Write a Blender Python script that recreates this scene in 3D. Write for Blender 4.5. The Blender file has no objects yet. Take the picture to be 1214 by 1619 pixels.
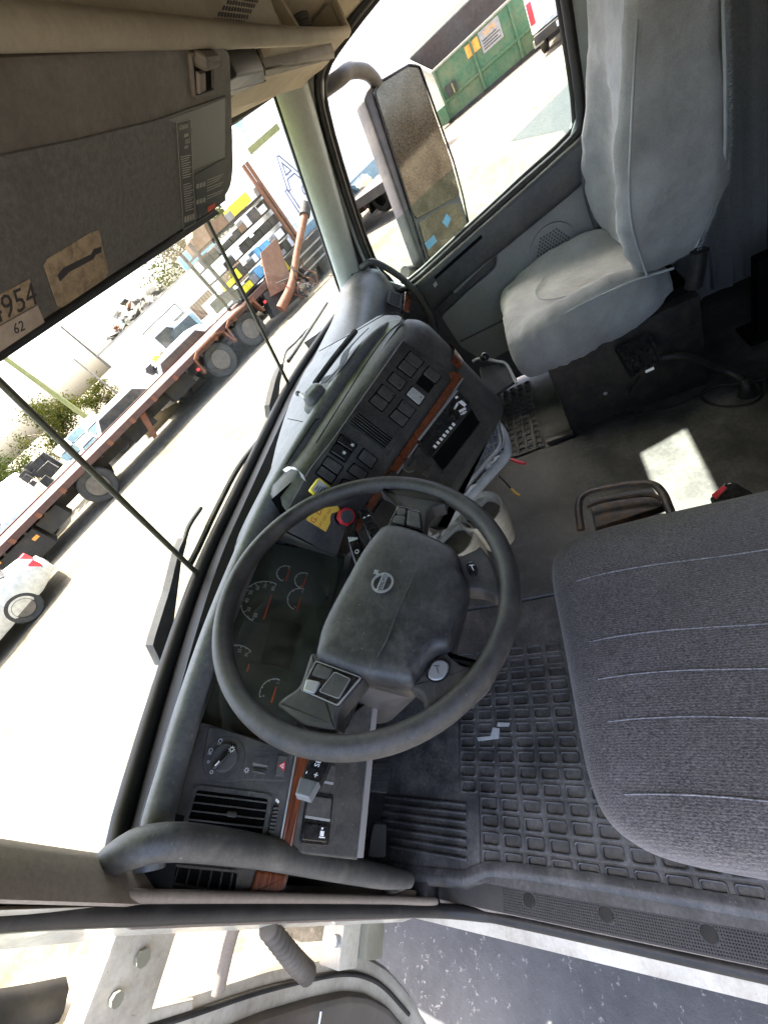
import bpy, bmesh, math, random
from mathutils import Vector, Matrix
random.seed(7)
SC = bpy.context.scene
COL = SC.collection
# ------------------------------------------------------------------ camera
CAM = Vector((-0.81698, -0.35587, 1.12003))
ROW = (Vector((0.115347, -0.824606, -0.553824)), Vector((-0.759493, 0.286129, -0.584210)), Vector((0.640208, 0.488012, -0.593278)))
FPX, CX, CY = 630.0, 607.0, 809.5
cam = bpy.data.cameras.new('camera')
cam.lens = FPX / 1619.0 * 36.0
cam.sensor_width = 36.0
cam.clip_start = 0.02
cam.clip_end = 3000
cobj = bpy.data.objects.new('camera', cam)
COL.objects.link(cobj)
m3 = Matrix((ROW[0], -ROW[1], -ROW[2])).transposed()
cobj.matrix_world = Matrix.Translation(CAM) @ m3.to_4x4()
SC.camera = cobj
# ------------------------------------------------------------------ light
SUN_EL = math.radians(70)
SHX, SHY = -0.80, -0.60            # the way shadows fall on the ground
sun_dir = Vector((-SHX * math.cos(SUN_EL), -SHY * math.cos(SUN_EL), math.sin(SUN_EL)))
world = bpy.data.worlds.new('World')
SC.world = world
world.use_nodes = True
wn = world.node_tree
wn.nodes.clear()
sky = wn.nodes.new('ShaderNodeTexSky')
sky.sky_type = 'NISHITA'
sky.sun_disc = False
sky.sun_elevation = SUN_EL
sky.sun_rotation = math.atan2(sun_dir.x, sun_dir.y)
sky.air_density = 0.8
sky.dust_density = 6.0
sky.ozone_density = 0.3
bg = wn.nodes.new('ShaderNodeBackground')
bg.inputs['Strength'].default_value = 0.15
wo = wn.nodes.new('ShaderNodeOutputWorld')
wn.links.new(sky.outputs[0], bg.inputs[0])
wn.links.new(bg.outputs[0], wo.inputs[0])
sl = bpy.data.lights.new('sun', 'SUN')
sl.energy = 4.5
sl.angle = math.radians(0.5)
sl.color = (1.0, 0.94, 0.84)
so = bpy.data.objects.new('sun', sl)
COL.objects.link(so)
so.rotation_euler = sun_dir.to_track_quat('Z', 'Y').to_euler()
vs = SC.view_settings
vs.view_transform = 'Standard'
vs.look = 'None'
vs.gamma = 1.0
vs.use_curve_mapping = False
vs.exposure = 3.28
SC.cycles.max_bounces = 10
SC.cycles.diffuse_bounces = 6
SC.cycles.glossy_bounces = 4
SC.cycles.transparent_max_bounces = 12
SC.cycles.transmission_bounces = 6
SC.cycles.use_denoising = True
SC.cycles.caustics_reflective = False
SC.cycles.caustics_refractive = False
SC.cycles.sample_clamp_indirect = 8.0

# ------------------------------------------------------------------ materials
def new_mat(name):
    m = bpy.data.materials.new(name)
    m.use_nodes = True
    nt = m.node_tree
    nt.nodes.clear()
    out = nt.nodes.new('ShaderNodeOutputMaterial')
    return m, nt, out
def N(nt, t, **kw):
    n = nt.nodes.new('ShaderNode' + t)
    for k, v in kw.items():
        if k.startswith('i_'):
            key = k[2:].replace('_', ' ')
            n.inputs[key].default_value = v
        else:
            setattr(n, k, v)
    return n
def ramp(nt, src, a, b, ca=(0, 0, 0, 1), cb=(1, 1, 1, 1)):
    r = nt.nodes.new('ShaderNodeValToRGB')
    r.color_ramp.elements[0].position = a
    r.color_ramp.elements[1].position = b
    r.color_ramp.elements[0].color = ca
    r.color_ramp.elements[1].color = cb
    nt.links.new(src, r.inputs[0])
    return r
def c4(c): return (c[0], c[1], c[2], 1.0)
def surf(name, col, rough=0.55, metal=0.0, var=0.25, vscale=9.0, grain=900.0, gstr=0.15, dust=None, damt=0.35, dscale=14.0,
         spec=0.5, coat=0.0, stretch=None, bump2=None, sheen=0.0, micro=0.0, mscale=130.0, specks=0.0):
    """plain surface: base colour with slow mottling, a dust/dirt colour in cloudy patches and a fine grain bump"""
    m, nt, out = new_mat(name)
    L = nt.links
    p = N(nt, 'BsdfPrincipled')
    p.inputs['Metallic'].default_value = metal
    p.inputs['Specular IOR Level'].default_value = spec
    p.inputs['Coat Weight'].default_value = coat
    p.inputs['Sheen Weight'].default_value = sheen
    tc = N(nt, 'TexCoord')
    src = tc.outputs['Object']
    if stretch:
        mp = N(nt, 'Mapping')
        mp.inputs['Scale'].default_value = stretch
        L.new(src, mp.inputs[0]); src = mp.outputs[0]
    n1 = N(nt, 'TexNoise', i_Scale=vscale, i_Detail=6.0, i_Roughness=0.6)
    L.new(src, n1.inputs['Vector'])
    r1 = ramp(nt, n1.outputs[0], 0.3, 0.7, c4([x * (1 - var) for x in col]), c4([min(1, x * (1 + var)) for x in col]))
    last = r1.outputs[0]
    rgh = None
    if dust:
        n2 = N(nt, 'TexNoise', i_Scale=dscale, i_Detail=9.0, i_Roughness=0.72)
        L.new(src, n2.inputs['Vector'])
        r2 = ramp(nt, n2.outputs[0], 0.42, 0.78, (0, 0, 0, 1), (damt, damt, damt, 1))
        mx = N(nt, 'MixRGB')
        L.new(r2.outputs[0], mx.inputs[0]); L.new(last, mx.inputs[1])
        mx.inputs[2].default_value = c4(dust)
        last = mx.outputs[0]
        ma = N(nt, 'MapRange')
        ma.inputs['To Min'].default_value = rough; ma.inputs['To Max'].default_value = min(1.0, rough + 0.5)
        L.new(r2.outputs[0], ma.inputs[0]); rgh = ma.outputs[0]
    if micro:
        n7 = N(nt, 'TexNoise', i_Scale=mscale, i_Detail=5.0, i_Roughness=0.75); L.new(src, n7.inputs['Vector'])
        r7 = ramp(nt, n7.outputs[0], 0.32, 0.68, (1 - micro,) * 3 + (1,), (1 + micro,) * 3 + (1,))
        m7 = N(nt, 'MixRGB', blend_type='MULTIPLY'); m7.inputs[0].default_value = 1.0
        L.new(last, m7.inputs[1]); L.new(r7.outputs[0], m7.inputs[2]); last = m7.outputs[0]
    if specks:
        n8 = N(nt, 'TexNoise', i_Scale=190.0, i_Detail=2.0, i_Roughness=0.5); L.new(src, n8.inputs['Vector'])
        r8 = ramp(nt, n8.outputs[0], 0.70, 0.76, (0, 0, 0, 1), (specks,) * 3 + (1,))
        m8 = N(nt, 'MixRGB'); L.new(r8.outputs[0], m8.inputs[0]); L.new(last, m8.inputs[1]); m8.inputs[2].default_value = c4(dust or (0.4, 0.4, 0.4)); last = m8.outputs[0]
        # fine scratches: a stretched noise
        mpS = N(nt, 'Mapping'); mpS.inputs['Scale'].default_value = (14, 420, 200); mpS.inputs['Rotation'].default_value = (0.4, 0.2, 0.6); L.new(src, mpS.inputs[0])
        n9 = N(nt, 'TexNoise', i_Scale=1.0, i_Detail=2.0); L.new(mpS.outputs[0], n9.inputs['Vector'])
        r9 = ramp(nt, n9.outputs[0], 0.69, 0.74, (0, 0, 0, 1), (specks * 0.6,) * 3 + (1,))
        m9 = N(nt, 'MixRGB'); L.new(r9.outputs[0], m9.inputs[0]); L.new(last, m9.inputs[1]); m9.inputs[2].default_value = c4(dust or (0.4, 0.4, 0.4)); last = m9.outputs[0]
    L.new(last, p.inputs['Base Color'])
    if rgh: L.new(rgh, p.inputs['Roughness'])
    else: p.inputs['Roughness'].default_value = rough
    if gstr > 0:
        n3 = N(nt, 'TexNoise', i_Scale=grain, i_Detail=2.0)
        L.new(src, n3.inputs['Vector'])
        b = N(nt, 'Bump', i_Strength=gstr, i_Distance=0.0008)
        L.new(n3.outputs[0], b.inputs['Height'])
        nb = b
        if bump2:
            n4 = N(nt, 'TexNoise', i_Scale=bump2[0], i_Detail=4.0)
            L.new(src, n4.inputs['Vector'])
            b2 = N(nt, 'Bump', i_Strength=bump2[1], i_Distance=bump2[2])
            L.new(n4.outputs[0], b2.inputs['Height']); L.new(b.outputs[0], b2.inputs['Normal']); nb = b2
        L.new(nb.outputs[0], p.inputs['Normal'])
    L.new(p.outputs[0], out.inputs[0])
    return m
def leather(name, col, dust, damt=0.3):
    m = surf(name, col, 0.5, dust=dust, damt=damt, gstr=0, micro=0.30, mscale=170.0, specks=0.25, var=0.3, vscale=14.0)
    nt = m.node_tree; p = [n for n in nt.nodes if n.type == 'BSDF_PRINCIPLED'][0]
    tc = [n for n in nt.nodes if n.type == 'TEX_COORD'][0]
    v = N(nt, 'TexVoronoi', i_Scale=330.0); v.feature = 'DISTANCE_TO_EDGE'
    n0 = N(nt, 'TexNoise', i_Scale=120.0)
    mp = N(nt, 'MixRGB', blend_type='ADD'); mp.inputs[0].default_value = 0.02
    nt.links.new(tc.outputs['Object'], mp.inputs[1]); nt.links.new(tc.outputs['Object'], n0.inputs['Vector']); nt.links.new(n0.outputs[1], mp.inputs[2])
    nt.links.new(mp.outputs[0], v.inputs['Vector'])
    b = N(nt, 'Bump', i_Strength=0.3, i_Distance=0.0012)
    nt.links.new(v.outputs[0], b.inputs['Height']); nt.links.new(b.outputs[0], p.inputs['Normal'])
    return m
def fabric(name, c1, c2, scale=(900, 260, 900), bstr=0.5, mott=0.35, mscale=6.0, dirt=None, ribs=None):
    m, nt, out = new_mat(name)
    L = nt.links
    p = N(nt, 'BsdfPrincipled'); p.inputs['Roughness'].default_value = 0.95
    p.inputs['Specular IOR Level'].default_value = 0.15; p.inputs['Sheen Weight'].default_value = 0.25
    tc = N(nt, 'TexCoord')
    mp = N(nt, 'Mapping'); mp.inputs['Scale'].default_value = scale
    L.new(tc.outputs['Object'], mp.inputs[0])
    n1 = N(nt, 'TexNoise', i_Scale=1.0, i_Detail=3.0, i_Roughness=0.7); L.new(mp.outputs[0], n1.inputs['Vector'])
    r1 = ramp(nt, n1.outputs[0], 0.38, 0.68, c4(c1), c4(c2))
    n2 = N(nt, 'TexNoise', i_Scale=mscale, i_Detail=7.0, i_Roughness=0.65); L.new(tc.outputs['Object'], n2.inputs['Vector'])
    r2 = ramp(nt, n2.outputs[0], 0.3, 0.72, (1 - mott,) * 3 + (1,), (1 + mott * 0.5,) * 3 + (1,))
    mx = N(nt, 'MixRGB', blend_type='MULTIPLY'); mx.inputs[0].default_value = 1.0
    L.new(r1.outputs[0], mx.inputs[1]); L.new(r2.outputs[0], mx.inputs[2])
    last = mx.outputs[0]
    if dirt:
        n5 = N(nt, 'TexNoise', i_Scale=3.2, i_Detail=8.0, i_Roughness=0.7); L.new(tc.outputs['Object'], n5.inputs['Vector'])
        r5 = ramp(nt, n5.outputs[0], 0.5, 0.75, (0, 0, 0, 1), (0.55,) * 3 + (1,))
        m5 = N(nt, 'MixRGB'); L.new(r5.outputs[0], m5.inputs[0]); L.new(last, m5.inputs[1]); m5.inputs[2].default_value = c4(dirt); last = m5.outputs[0]
    if ribs:
        wv = N(nt, 'TexWave', i_Scale=ribs, i_Distortion=0.6, i_Detail=1.0); wv.bands_direction = 'X'; wv.inputs['Detail Scale'].default_value = 20.0
        L.new(tc.outputs['Object'], wv.inputs['Vector'])
        rw = ramp(nt, wv.outputs[1], 0.15, 0.85, (0.80, 0.80, 0.80, 1), (1.12, 1.12, 1.12, 1))
        mw = N(nt, 'MixRGB', blend_type='MULTIPLY'); mw.inputs[0].default_value = 1.0; L.new(last, mw.inputs[1]); L.new(rw.outputs[0], mw.inputs[2]); last = mw.outputs[0]
    L.new(last, p.inputs['Base Color'])
    b = N(nt, 'Bump', i_Strength=bstr, i_Distance=0.0012); L.new(n1.outputs[0], b.inputs['Height'])
    n6 = N(nt, 'TexNoise', i_Scale=16.0, i_Detail=4.0); L.new(tc.outputs['Object'], n6.inputs['Vector'])
    b2 = N(nt, 'Bump', i_Strength=0.5, i_Distance=0.014); L.new(n6.outputs[0], b2.inputs['Height']); L.new(b.outputs[0], b2.inputs['Normal'])
    L.new(b2.outputs[0], p.inputs['Normal'])
    L.new(p.outputs[0], out.inputs[0])
    return m
def wood(name, axis):
    m, nt, out = new_mat(name); L = nt.links
    p = N(nt, 'BsdfPrincipled'); p.inputs['Roughness'].default_value = 0.22; p.inputs['Coat Weight'].default_value = 0.6
    tc = N(nt, 'TexCoord'); mp = N(nt, 'Mapping'); mp.inputs['Rotation'].default_value = axis; mp.inputs['Scale'].default_value = (9, 240, 240)
    L.new(tc.outputs['Object'], mp.inputs[0])
    n1 = N(nt, 'TexNoise', i_Scale=1.0, i_Detail=7.0, i_Roughness=0.7, i_Distortion=1.2); L.new(mp.outputs[0], n1.inputs['Vector'])
    r = ramp(nt, n1.outputs[0], 0.32, 0.7, (0.035, 0.009, 0.005, 1), (0.25, 0.070, 0.026, 1))
    L.new(r.outputs[0], p.inputs['Base Color']); L.new(p.outputs[0], out.inputs[0])
    return m
def glass(name, tint=(0.92, 0.96, 0.94), gloss=0.07, dirt=0.06, dscale=30.0, dcol=(0.75, 0.7, 0.6)):
    m, nt, out = new_mat(name); L = nt.links
    t = N(nt, 'BsdfTransparent'); t.inputs[0].default_value = c4(tint)
    g = N(nt, 'BsdfGlossy'); g.inputs['Roughness'].default_value = 0.02
    fr = N(nt, 'LayerWeight'); fr.inputs[0].default_value = 0.18
    mr = N(nt, 'MapRange'); mr.inputs['To Min'].default_value = gloss * 0.3; mr.inputs['To Max'].default_value = 0.20
    L.new(fr.outputs['Fresnel'], mr.inputs[0])
    mx = N(nt, 'MixShader'); L.new(mr.outputs[0], mx.inputs[0]); L.new(t.outputs[0], mx.inputs[1]); L.new(g.outputs[0], mx.inputs[2])
    d = N(nt, 'BsdfDiffuse'); d.inputs[0].default_value = c4(dcol)
    tc = N(nt, 'TexCoord')
    n1 = N(nt, 'TexNoise', i_Scale=dscale, i_Detail=10.0, i_Roughness=0.8); L.new(tc.outputs['Object'], n1.inputs['Vector'])
    r = ramp(nt, n1.outputs[0], 0.45, 0.8, (0, 0, 0, 1), (dirt * 3,) * 3 + (1,))
    m2 = N(nt, 'MixShader'); L.new(r.outputs[0], m2.inputs[0]); L.new(mx.outputs[0], m2.inputs[1]); L.new(d.outputs[0], m2.inputs[2])
    L.new(m2.outputs[0], out.inputs[0])
    return m

M = {}
DU = (0.30, 0.27, 0.22)
M['dash'] = surf('dash_plastic', (0.040, 0.040, 0.039), 0.48, dust=DU, damt=0.3, grain=1400, gstr=0.35, micro=0.28, specks=0.35)
M['dashtop'] = surf('dash_top_plastic', (0.078, 0.084, 0.090), 0.42, dust=(0.26, 0.25, 0.23), damt=0.3, dscale=30, grain=1200, gstr=0.35, micro=0.25, specks=0.5)
M['panel'] = surf('switch_panel_plastic', (0.029, 0.0285, 0.0275), 0.46, dust=DU, damt=0.25, grain=1500, gstr=0.3, micro=0.25, specks=0.35)
M['switch'] = surf('switch_cap_plastic', (0.046, 0.046, 0.044), 0.45, dust=DU, damt=0.2, dscale=60, grain=1500, gstr=0.25, micro=0.2, specks=0.3)
M['gloss'] = surf('glossy_black_plastic', (0.010, 0.010, 0.011), 0.18, dust=DU, damt=0.08, dscale=90, gstr=0, specks=0.15)
M['black'] = surf('black_void_plastic', (0.005, 0.005, 0.005), 0.8, gstr=0, spec=0.05)
M['rubber'] = surf('rubber_gasket', (0.012, 0.012, 0.012), 0.45, spec=0.35, dust=(0.14, 0.12, 0.10), damt=0.2, dscale=20, grain=400, gstr=0.1, micro=0.2)
M['mat'] = surf('rubber_floor', (0.034, 0.033, 0.032), 0.45, dust=(0.24, 0.22, 0.20), damt=0.5, dscale=13, grain=700, gstr=0.3, micro=0.35, specks=0.5)
M['floor'] = surf('floor_covering', (0.031, 0.031, 0.029), 0.5, dust=(0.20, 0.19, 0.17), damt=0.45, dscale=9, grain=600, gstr=0.4, micro=0.35, specks=0.55, mscale=90.0)
M['rim'] = surf('wheel_rim_leather', (0.027, 0.026, 0.025), 0.48, dust=(0.17, 0.14, 0.11), damt=0.34, dscale=24, grain=1300, gstr=0.5, micro=0.3, specks=0.4)
M['hub'] = surf('wheel_hub_plastic', (0.022, 0.0215, 0.0215), 0.36, dust=(0.15, 0.14, 0.13), damt=0.34, dscale=26, grain=1300, gstr=0.5, micro=0.35, specks=0.45)
M['beige'] = surf('beige_trim', (0.40, 0.335, 0.235), 0.7, var=0.12, dust=(0.22, 0.17, 0.12), damt=0.4, dscale=7, grain=900, gstr=0.4, micro=0.08, specks=0.2)
M['pillar'] = surf('pillar_trim', (0.43, 0.47, 0.45), 0.65, var=0.1, dust=(0.24, 0.22, 0.18), damt=0.3, dscale=8, grain=900, gstr=0.3, micro=0.07, specks=0.25)
M['tan'] = surf('tan_pillar_trim', (0.25, 0.205, 0.165), 0.65, var=0.15, dust=(0.12, 0.10, 0.08), damt=0.4, dscale=9, grain=900, gstr=0.4, micro=0.15, specks=0.3)
M['visor'] = leather('visor_vinyl', (0.135, 0.124, 0.106), (0.055, 0.05, 0.043), 0.6)
M['visoredge'] = surf('visor_plain', (0.16, 0.138, 0.112), 0.6, dust=(0.06, 0.05, 0.04), damt=0.35, grain=900, gstr=0.3, micro=0.18, specks=0.3)
M['doorgrey'] = surf('door_grey_trim', (0.20, 0.205, 0.205), 0.65, var=0.1, dust=(0.22, 0.2, 0.17), damt=0.3, dscale=6, grain=1200, gstr=0.4, micro=0.1, specks=0.2)
M['doordark'] = surf('door_dark_trim', (0.034, 0.037, 0.042), 0.45, dust=DU, damt=0.15, grain=1200, gstr=0.3, micro=0.2, specks=0.3)
M['velour'] = fabric('grey_velour', (0.255, 0.255, 0.245), (0.365, 0.365, 0.35), scale=(1100, 1100, 380), bstr=0.3, mott=0.32, mscale=7.0, dirt=(0.17, 0.16, 0.145))
M['seat'] = fabric('purple_grey_fabric', (0.046, 0.040, 0.038), (0.215, 0.186, 0.174), scale=(900, 300, 600), bstr=0.9, mott=0.25, mscale=7.0, dirt=(0.13, 0.117, 0.115), ribs=95.0)
M['thread'] = surf('pale_thread', (0.20, 0.188, 0.195), 0.9, var=0.7, vscale=260, gstr=0)
M['steel'] = surf('black_steel', (0.018, 0.018, 0.018), 0.42, metal=0.2, dust=(0.16, 0.12, 0.08), damt=0.3, dscale=22, grain=300, gstr=0.2, micro=0.3, specks=0.4)
M['rustysteel'] = surf('rusty_black_steel', (0.02, 0.02, 0.02), 0.4, metal=0.3, dust=(0.20, 0.10, 0.05), damt=0.8, dscale=38, grain=300, gstr=0.4)
M['chrome'] = surf('chrome', (0.72, 0.72, 0.72), 0.12, metal=1.0, var=0.05, gstr=0)
M['silver'] = surf('silver_plastic', (0.45, 0.46, 0.47), 0.35, metal=0.6, var=0.1, gstr=0)
M['white'] = surf('white_print', (0.82, 0.82, 0.82), 0.6, var=0.03, gstr=0)
M['offwhite'] = surf('pale_grey_strip', (0.21, 0.195, 0.185), 0.6, var=0.06, gstr=0)
M['red'] = surf('red_plastic', (0.55, 0.02, 0.035), 0.35, var=0.1, gstr=0)
M['orange'] = surf('orange_pointer', (0.75, 0.10, 0.04), 0.5, gstr=0)
M['yellow'] = surf('yellow_plastic', (0.72, 0.58, 0.02), 0.45, var=0.08, gstr=0)
M['tag'] = surf('yellow_card', (0.72, 0.45, 0.05), 0.6, var=0.06, gstr=0)
M['tagtext'] = surf('red_ink', (0.40, 0.03, 0.02), 0.7, gstr=0)
M['cup'] = surf('beige_cup_plastic', (0.52, 0.475, 0.365), 0.5, dust=(0.10, 0.08, 0.06), damt=0.5, dscale=20, grain=500, gstr=0.2, micro=0.15, specks=0.4)
M['greypl'] = surf('pale_grey_plastic', (0.38, 0.385, 0.375), 0.5, dust=(0.15, 0.14, 0.12), damt=0.4, dscale=20, grain=600, gstr=0.2, micro=0.15, specks=0.3)
M['bag'] = surf('crumpled_lining', (0.5, 0.5, 0.48), 0.35, dust=(0.12, 0.1, 0.08), damt=0.5, dscale=30, grain=60, gstr=0.6, bump2=(45, 0.8, 0.01))
M['paper'] = surf('brown_sticker', (0.36, 0.27, 0.17), 0.75, var=0.15, dust=(0.07, 0.045, 0.03), damt=0.9, dscale=90, gstr=0)
M['paper2'] = surf('pale_sticker', (0.42, 0.35, 0.28), 0.75, var=0.1, dust=(0.2, 0.13, 0.08), damt=0.6, dscale=80, gstr=0)
M['ink'] = surf('dark_ink', (0.035, 0.03, 0.03), 0.7, gstr=0)
M['inkpurple'] = surf('purple_ink', (0.05, 0.03, 0.10), 0.7, gstr=0)
M['label'] = surf('black_label', (0.03, 0.026, 0.024), 0.4, gstr=0)
M['labelgrey'] = surf('grey_label', (0.17, 0.165, 0.15), 0.4, var=0.1, gstr=0)
M['labeltext'] = surf('label_print', (0.40, 0.37, 0.31), 0.6, gstr=0)
M['whitepaint'] = surf('white_body_paint', (0.50, 0.465, 0.385), 0.4, var=0.1, dust=(0.16, 0.115, 0.07), damt=0.7, dscale=10, gstr=0, coat=0.3, micro=0.1, specks=0.5)
M['wood_x'] = wood('wood_trim', (0, 0, 0))
M['wood_s'] = wood('wood_trim_stack', (0, 0, math.radians(31)))
M['cluster'] = surf('gauge_face', (0.070, 0.074, 0.060), 0.35, var=0.2, gstr=0)
M['screen'] = surf('dead_display', (0.035, 0.037, 0.031), 0.3, gstr=0)
M['lens'] = glass('cluster_lens', (0.86, 0.88, 0.84), 0.16, 0.035, 26, (0.5, 0.5, 0.44))
M['glass'] = glass('windshield_glass', (0.93, 0.97, 0.95), 0.05, 0.014, 130)
M['sideglass'] = glass('door_glass', (0.80, 0.87, 0.85), 0.07, 0.05, 40)
M['visorglass'] = glass('green_visor_glass', (0.60, 0.70, 0.30), 0.06, 0.22, 8, (0.6, 0.62, 0.3))
M['mirror'] = surf('mirror_silver', (0.75, 0.76, 0.74), 0.03, metal=1.0, var=0.04, gstr=0)
M['tip'] = surf('stalk_tip_plastic', (0.13, 0.135, 0.14), 0.25, gstr=0)
M['amber'] = surf('wire_yellow', (0.65, 0.40, 0.04), 0.4, gstr=0)
M['nicotine'] = surf('curtain_cloth', (0.27, 0.27, 0.245), 0.95, var=0.2, vscale=5, dust=(0.07, 0.065, 0.05), damt=0.5, dscale=5, grain=900, gstr=0.4, sheen=0.2, micro=0.2)

# ------------------------------------------------------------------ geometry helpers
def link(o, parent=None):
    COL.objects.link(o)
    if parent is not None:
        o.parent = parent
        o.matrix_parent_inverse = Matrix.Translation(parent.location).inverted()
    return o
def mobj(name, verts, faces, mat, parent=None, smooth=False, angle=None):
    me = bpy.data.meshes.new(name)
    me.from_pydata([tuple(v) for v in verts], [], faces)
    bm = bmesh.new(); bm.from_mesh(me)
    bmesh.ops.recalc_face_normals(bm, faces=bm.faces)
    bm.to_mesh(me); bm.free()
    if smooth:
        for p in me.polygons: p.use_smooth = True
        if angle is not None and hasattr(me, 'set_sharp_from_angle'):
            me.set_sharp_from_angle(angle=math.radians(angle))
    me.materials.append(M[mat] if isinstance(mat, str) else mat)
    return link(bpy.data.objects.new(name, me), parent)
def thing(name, label, cat, loc=(0, 0, 0), group=None):
    o = bpy.data.objects.new(name, None)
    o.empty_display_size = 0.05
    o.location = loc
    COL.objects.link(o)
    o['label'] = label; o['category'] = cat
    if group: o['group'] = group
    return o
def tag(o, label, cat, group=None):
    o['label'] = label; o['category'] = cat
    if group: o['group'] = group
    return o
def struct(o, label=None):
    o['kind'] = 'structure'
    if label: o['label'] = label
    return o
class MB:
    def __init__(s): s.v = []; s.f = []
    def add(s, v, f):
        b = len(s.v); s.v += [Vector(x) for x in v]; s.f += [[i + b for i in q] for q in f]; return s
    def build(s, name, mat, parent=None, smooth=False, angle=None): return mobj(name, s.v, s.f, mat, parent, smooth, angle)
BOXF = [(0, 1, 2, 3), (4, 7, 6, 5), (0, 4, 5, 1), (1, 5, 6, 2), (2, 6, 7, 3), (3, 7, 4, 0)]
def boxv(x0, x1, y0, y1, z0, z1):
    return [(x0, y0, z0), (x1, y0, z0), (x1, y1, z0), (x0, y1, z0), (x0, y0, z1), (x1, y0, z1), (x1, y1, z1), (x0, y1, z1)]
def box(name, x0, x1, y0, y1, z0, z1, mat, parent=None, bev=0.0):
    o = mobj(name, boxv(x0, x1, y0, y1, z0, z1), BOXF, mat, parent)
    if bev: bevel(o, bev)
    return o
def bevel(o, w, seg=2):
    bm = bmesh.new(); bm.from_mesh(o.data)
    bmesh.ops.bevel(bm, geom=list(bm.edges), offset=w, segments=seg, profile=0.6, affect='EDGES', clamp_overlap=True)
    bm.to_mesh(o.data); bm.free()
    for p in o.data.polygons: p.use_smooth = True
    if hasattr(o.data, 'set_sharp_from_angle'): o.data.set_sharp_from_angle(angle=math.radians(35))
    return o
def cr(pts, n=6, closed=False):
    """Catmull-Rom resample"""
    P = [Vector(p) for p in pts]; out = []
    m = len(P); rng = m if closed else m - 1
    for i in range(rng):
        p1, p2 = P[i], P[(i + 1) % m]
        p0 = P[i - 1] if (i > 0 or closed) else p1 * 2 - p2
        p3 = P[(i + 2) % m] if (i + 2 < m or closed) else p2 * 2 - p1
        for k in range(n):
            t = k / n
            out.append(0.5 * ((2 * p1) + (p2 - p0) * t + (2 * p0 - 5 * p1 + 4 * p2 - p3) * t * t + (3 * p1 - p0 - 3 * p2 + p3) * t ** 3))
    if not closed: out.append(P[-1].copy())
    return out
def tubev(pts, r, sides=10, closed=False, squash=1.0, up=None):
    P = [Vector(p) for p in pts]; n = len(P)
    R = r if isinstance(r, (list, tuple)) else [r] * n
    if len(R) != n:
        R = [R[min(len(R) - 1, int(i / (n - 1) * (len(R) - 1)))] + (R[min(len(R) - 1, int(i / (n - 1) * (len(R) - 1)) + 1)] - R[min(len(R) - 1, int(i / (n - 1) * (len(R) - 1)))]) * ((i / (n - 1) * (len(R) - 1)) % 1) for i in range(n)]
    v, f = [], []
    prev = Vector(up) if up else None
    for i in range(n):
        a = P[i - 1] if (i > 0 or closed) else P[i]
        b = P[(i + 1) % n] if (i < n - 1 or closed) else P[i]
        t = (b - a).normalized()
        if prev is None:
            prev = Vector((0, 0, 1)) if abs(t.z) < 0.9 else Vector((1, 0, 0))
        x = (prev - t * prev.dot(t))
        if x.length < 1e-6: x = t.orthogonal()
        x.normalize(); y = t.cross(x)
        if not up: prev = x
        for k in range(sides):
            an = 2 * math.pi * k / sides
            v.append(P[i] + x * math.cos(an) * R[i] * squash + y * math.sin(an) * R[i])
    for i in range(n if closed else n - 1):
        j = (i + 1) % n
        for k in range(sides):
            l = (k + 1) % sides
            f.append((i * sides + k, i * sides + l, j * sides + l, j * sides + k))
    if not closed:
        f.append(tuple(range(sides))[::-1]); f.append(tuple(range((n - 1) * sides, n * sides)))
    return v, f
def tube(name, pts, r, mat, parent=None, sides=10, closed=False, res=6, squash=1.0, up=None):
    P = cr(pts, res, closed) if res else pts
    v, f = tubev(P, r, sides, closed, squash, up)
    return mobj(name, v, f, mat, parent, True, 50)
def loft(name, rings, mat, parent=None, closed=True, caps=True, smooth=True, angle=40):
    n = len(rings[0]); v = []; f = []
    for r in rings: v += [Vector(p) for p in r]
    for i in range(len(rings) - 1):
        for k in range(n if closed else n - 1):
            l = (k + 1) % n
            f.append((i * n + k, i * n + l, (i + 1) * n + l, (i + 1) * n + k))
    if caps and closed:
        f.append(tuple(range(n))[::-1]); f.append(tuple(range((len(rings) - 1) * n, len(rings) * n)))
    return mobj(name, v, f, mat, parent, smooth, angle)
def pix(px, py, p0, n):
    """the point of the plane (p0, n) seen at photograph position px, py: used to read true positions off the photo"""
    d = ROW[0] * ((px - CX) / FPX) + ROW[1] * ((py - CY) / FPX) + ROW[2]
    n = Vector(n); t = n.dot(Vector(p0) - CAM) / n.dot(d)
    return CAM + d * t
def pz(px, py, z): return pix(px, py, (0, 0, z), (0, 0, 1))
def pxx(px, py, x): return pix(px, py, (x, 0, 0), (1, 0, 0))
def pyy(px, py, y): return pix(px, py, (0, y, 0), (0, 1, 0))
def rnd(poly, r, seg=3):
    """round the corners of a 2-D polygon"""
    out = []; n = len(poly)
    for i in range(n):
        p = Vector(poly[i]); a = Vector(poly[i - 1]); b = Vector(poly[(i + 1) % n])
        da, db = (a - p), (b - p)
        rr = min(r, da.length * 0.45, db.length * 0.45)
        s, e = p + da.normalized() * rr, p + db.normalized() * rr
        for k in range(seg + 1):
            t = k / seg
            out.append((1 - t) ** 2 * s + 2 * t * (1 - t) * p + t * t * e)
    return out
def area2(poly): return 0.5 * sum(poly[i - 1][0] * poly[i][1] - poly[i][0] * poly[i - 1][1] for i in range(len(poly)))
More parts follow.
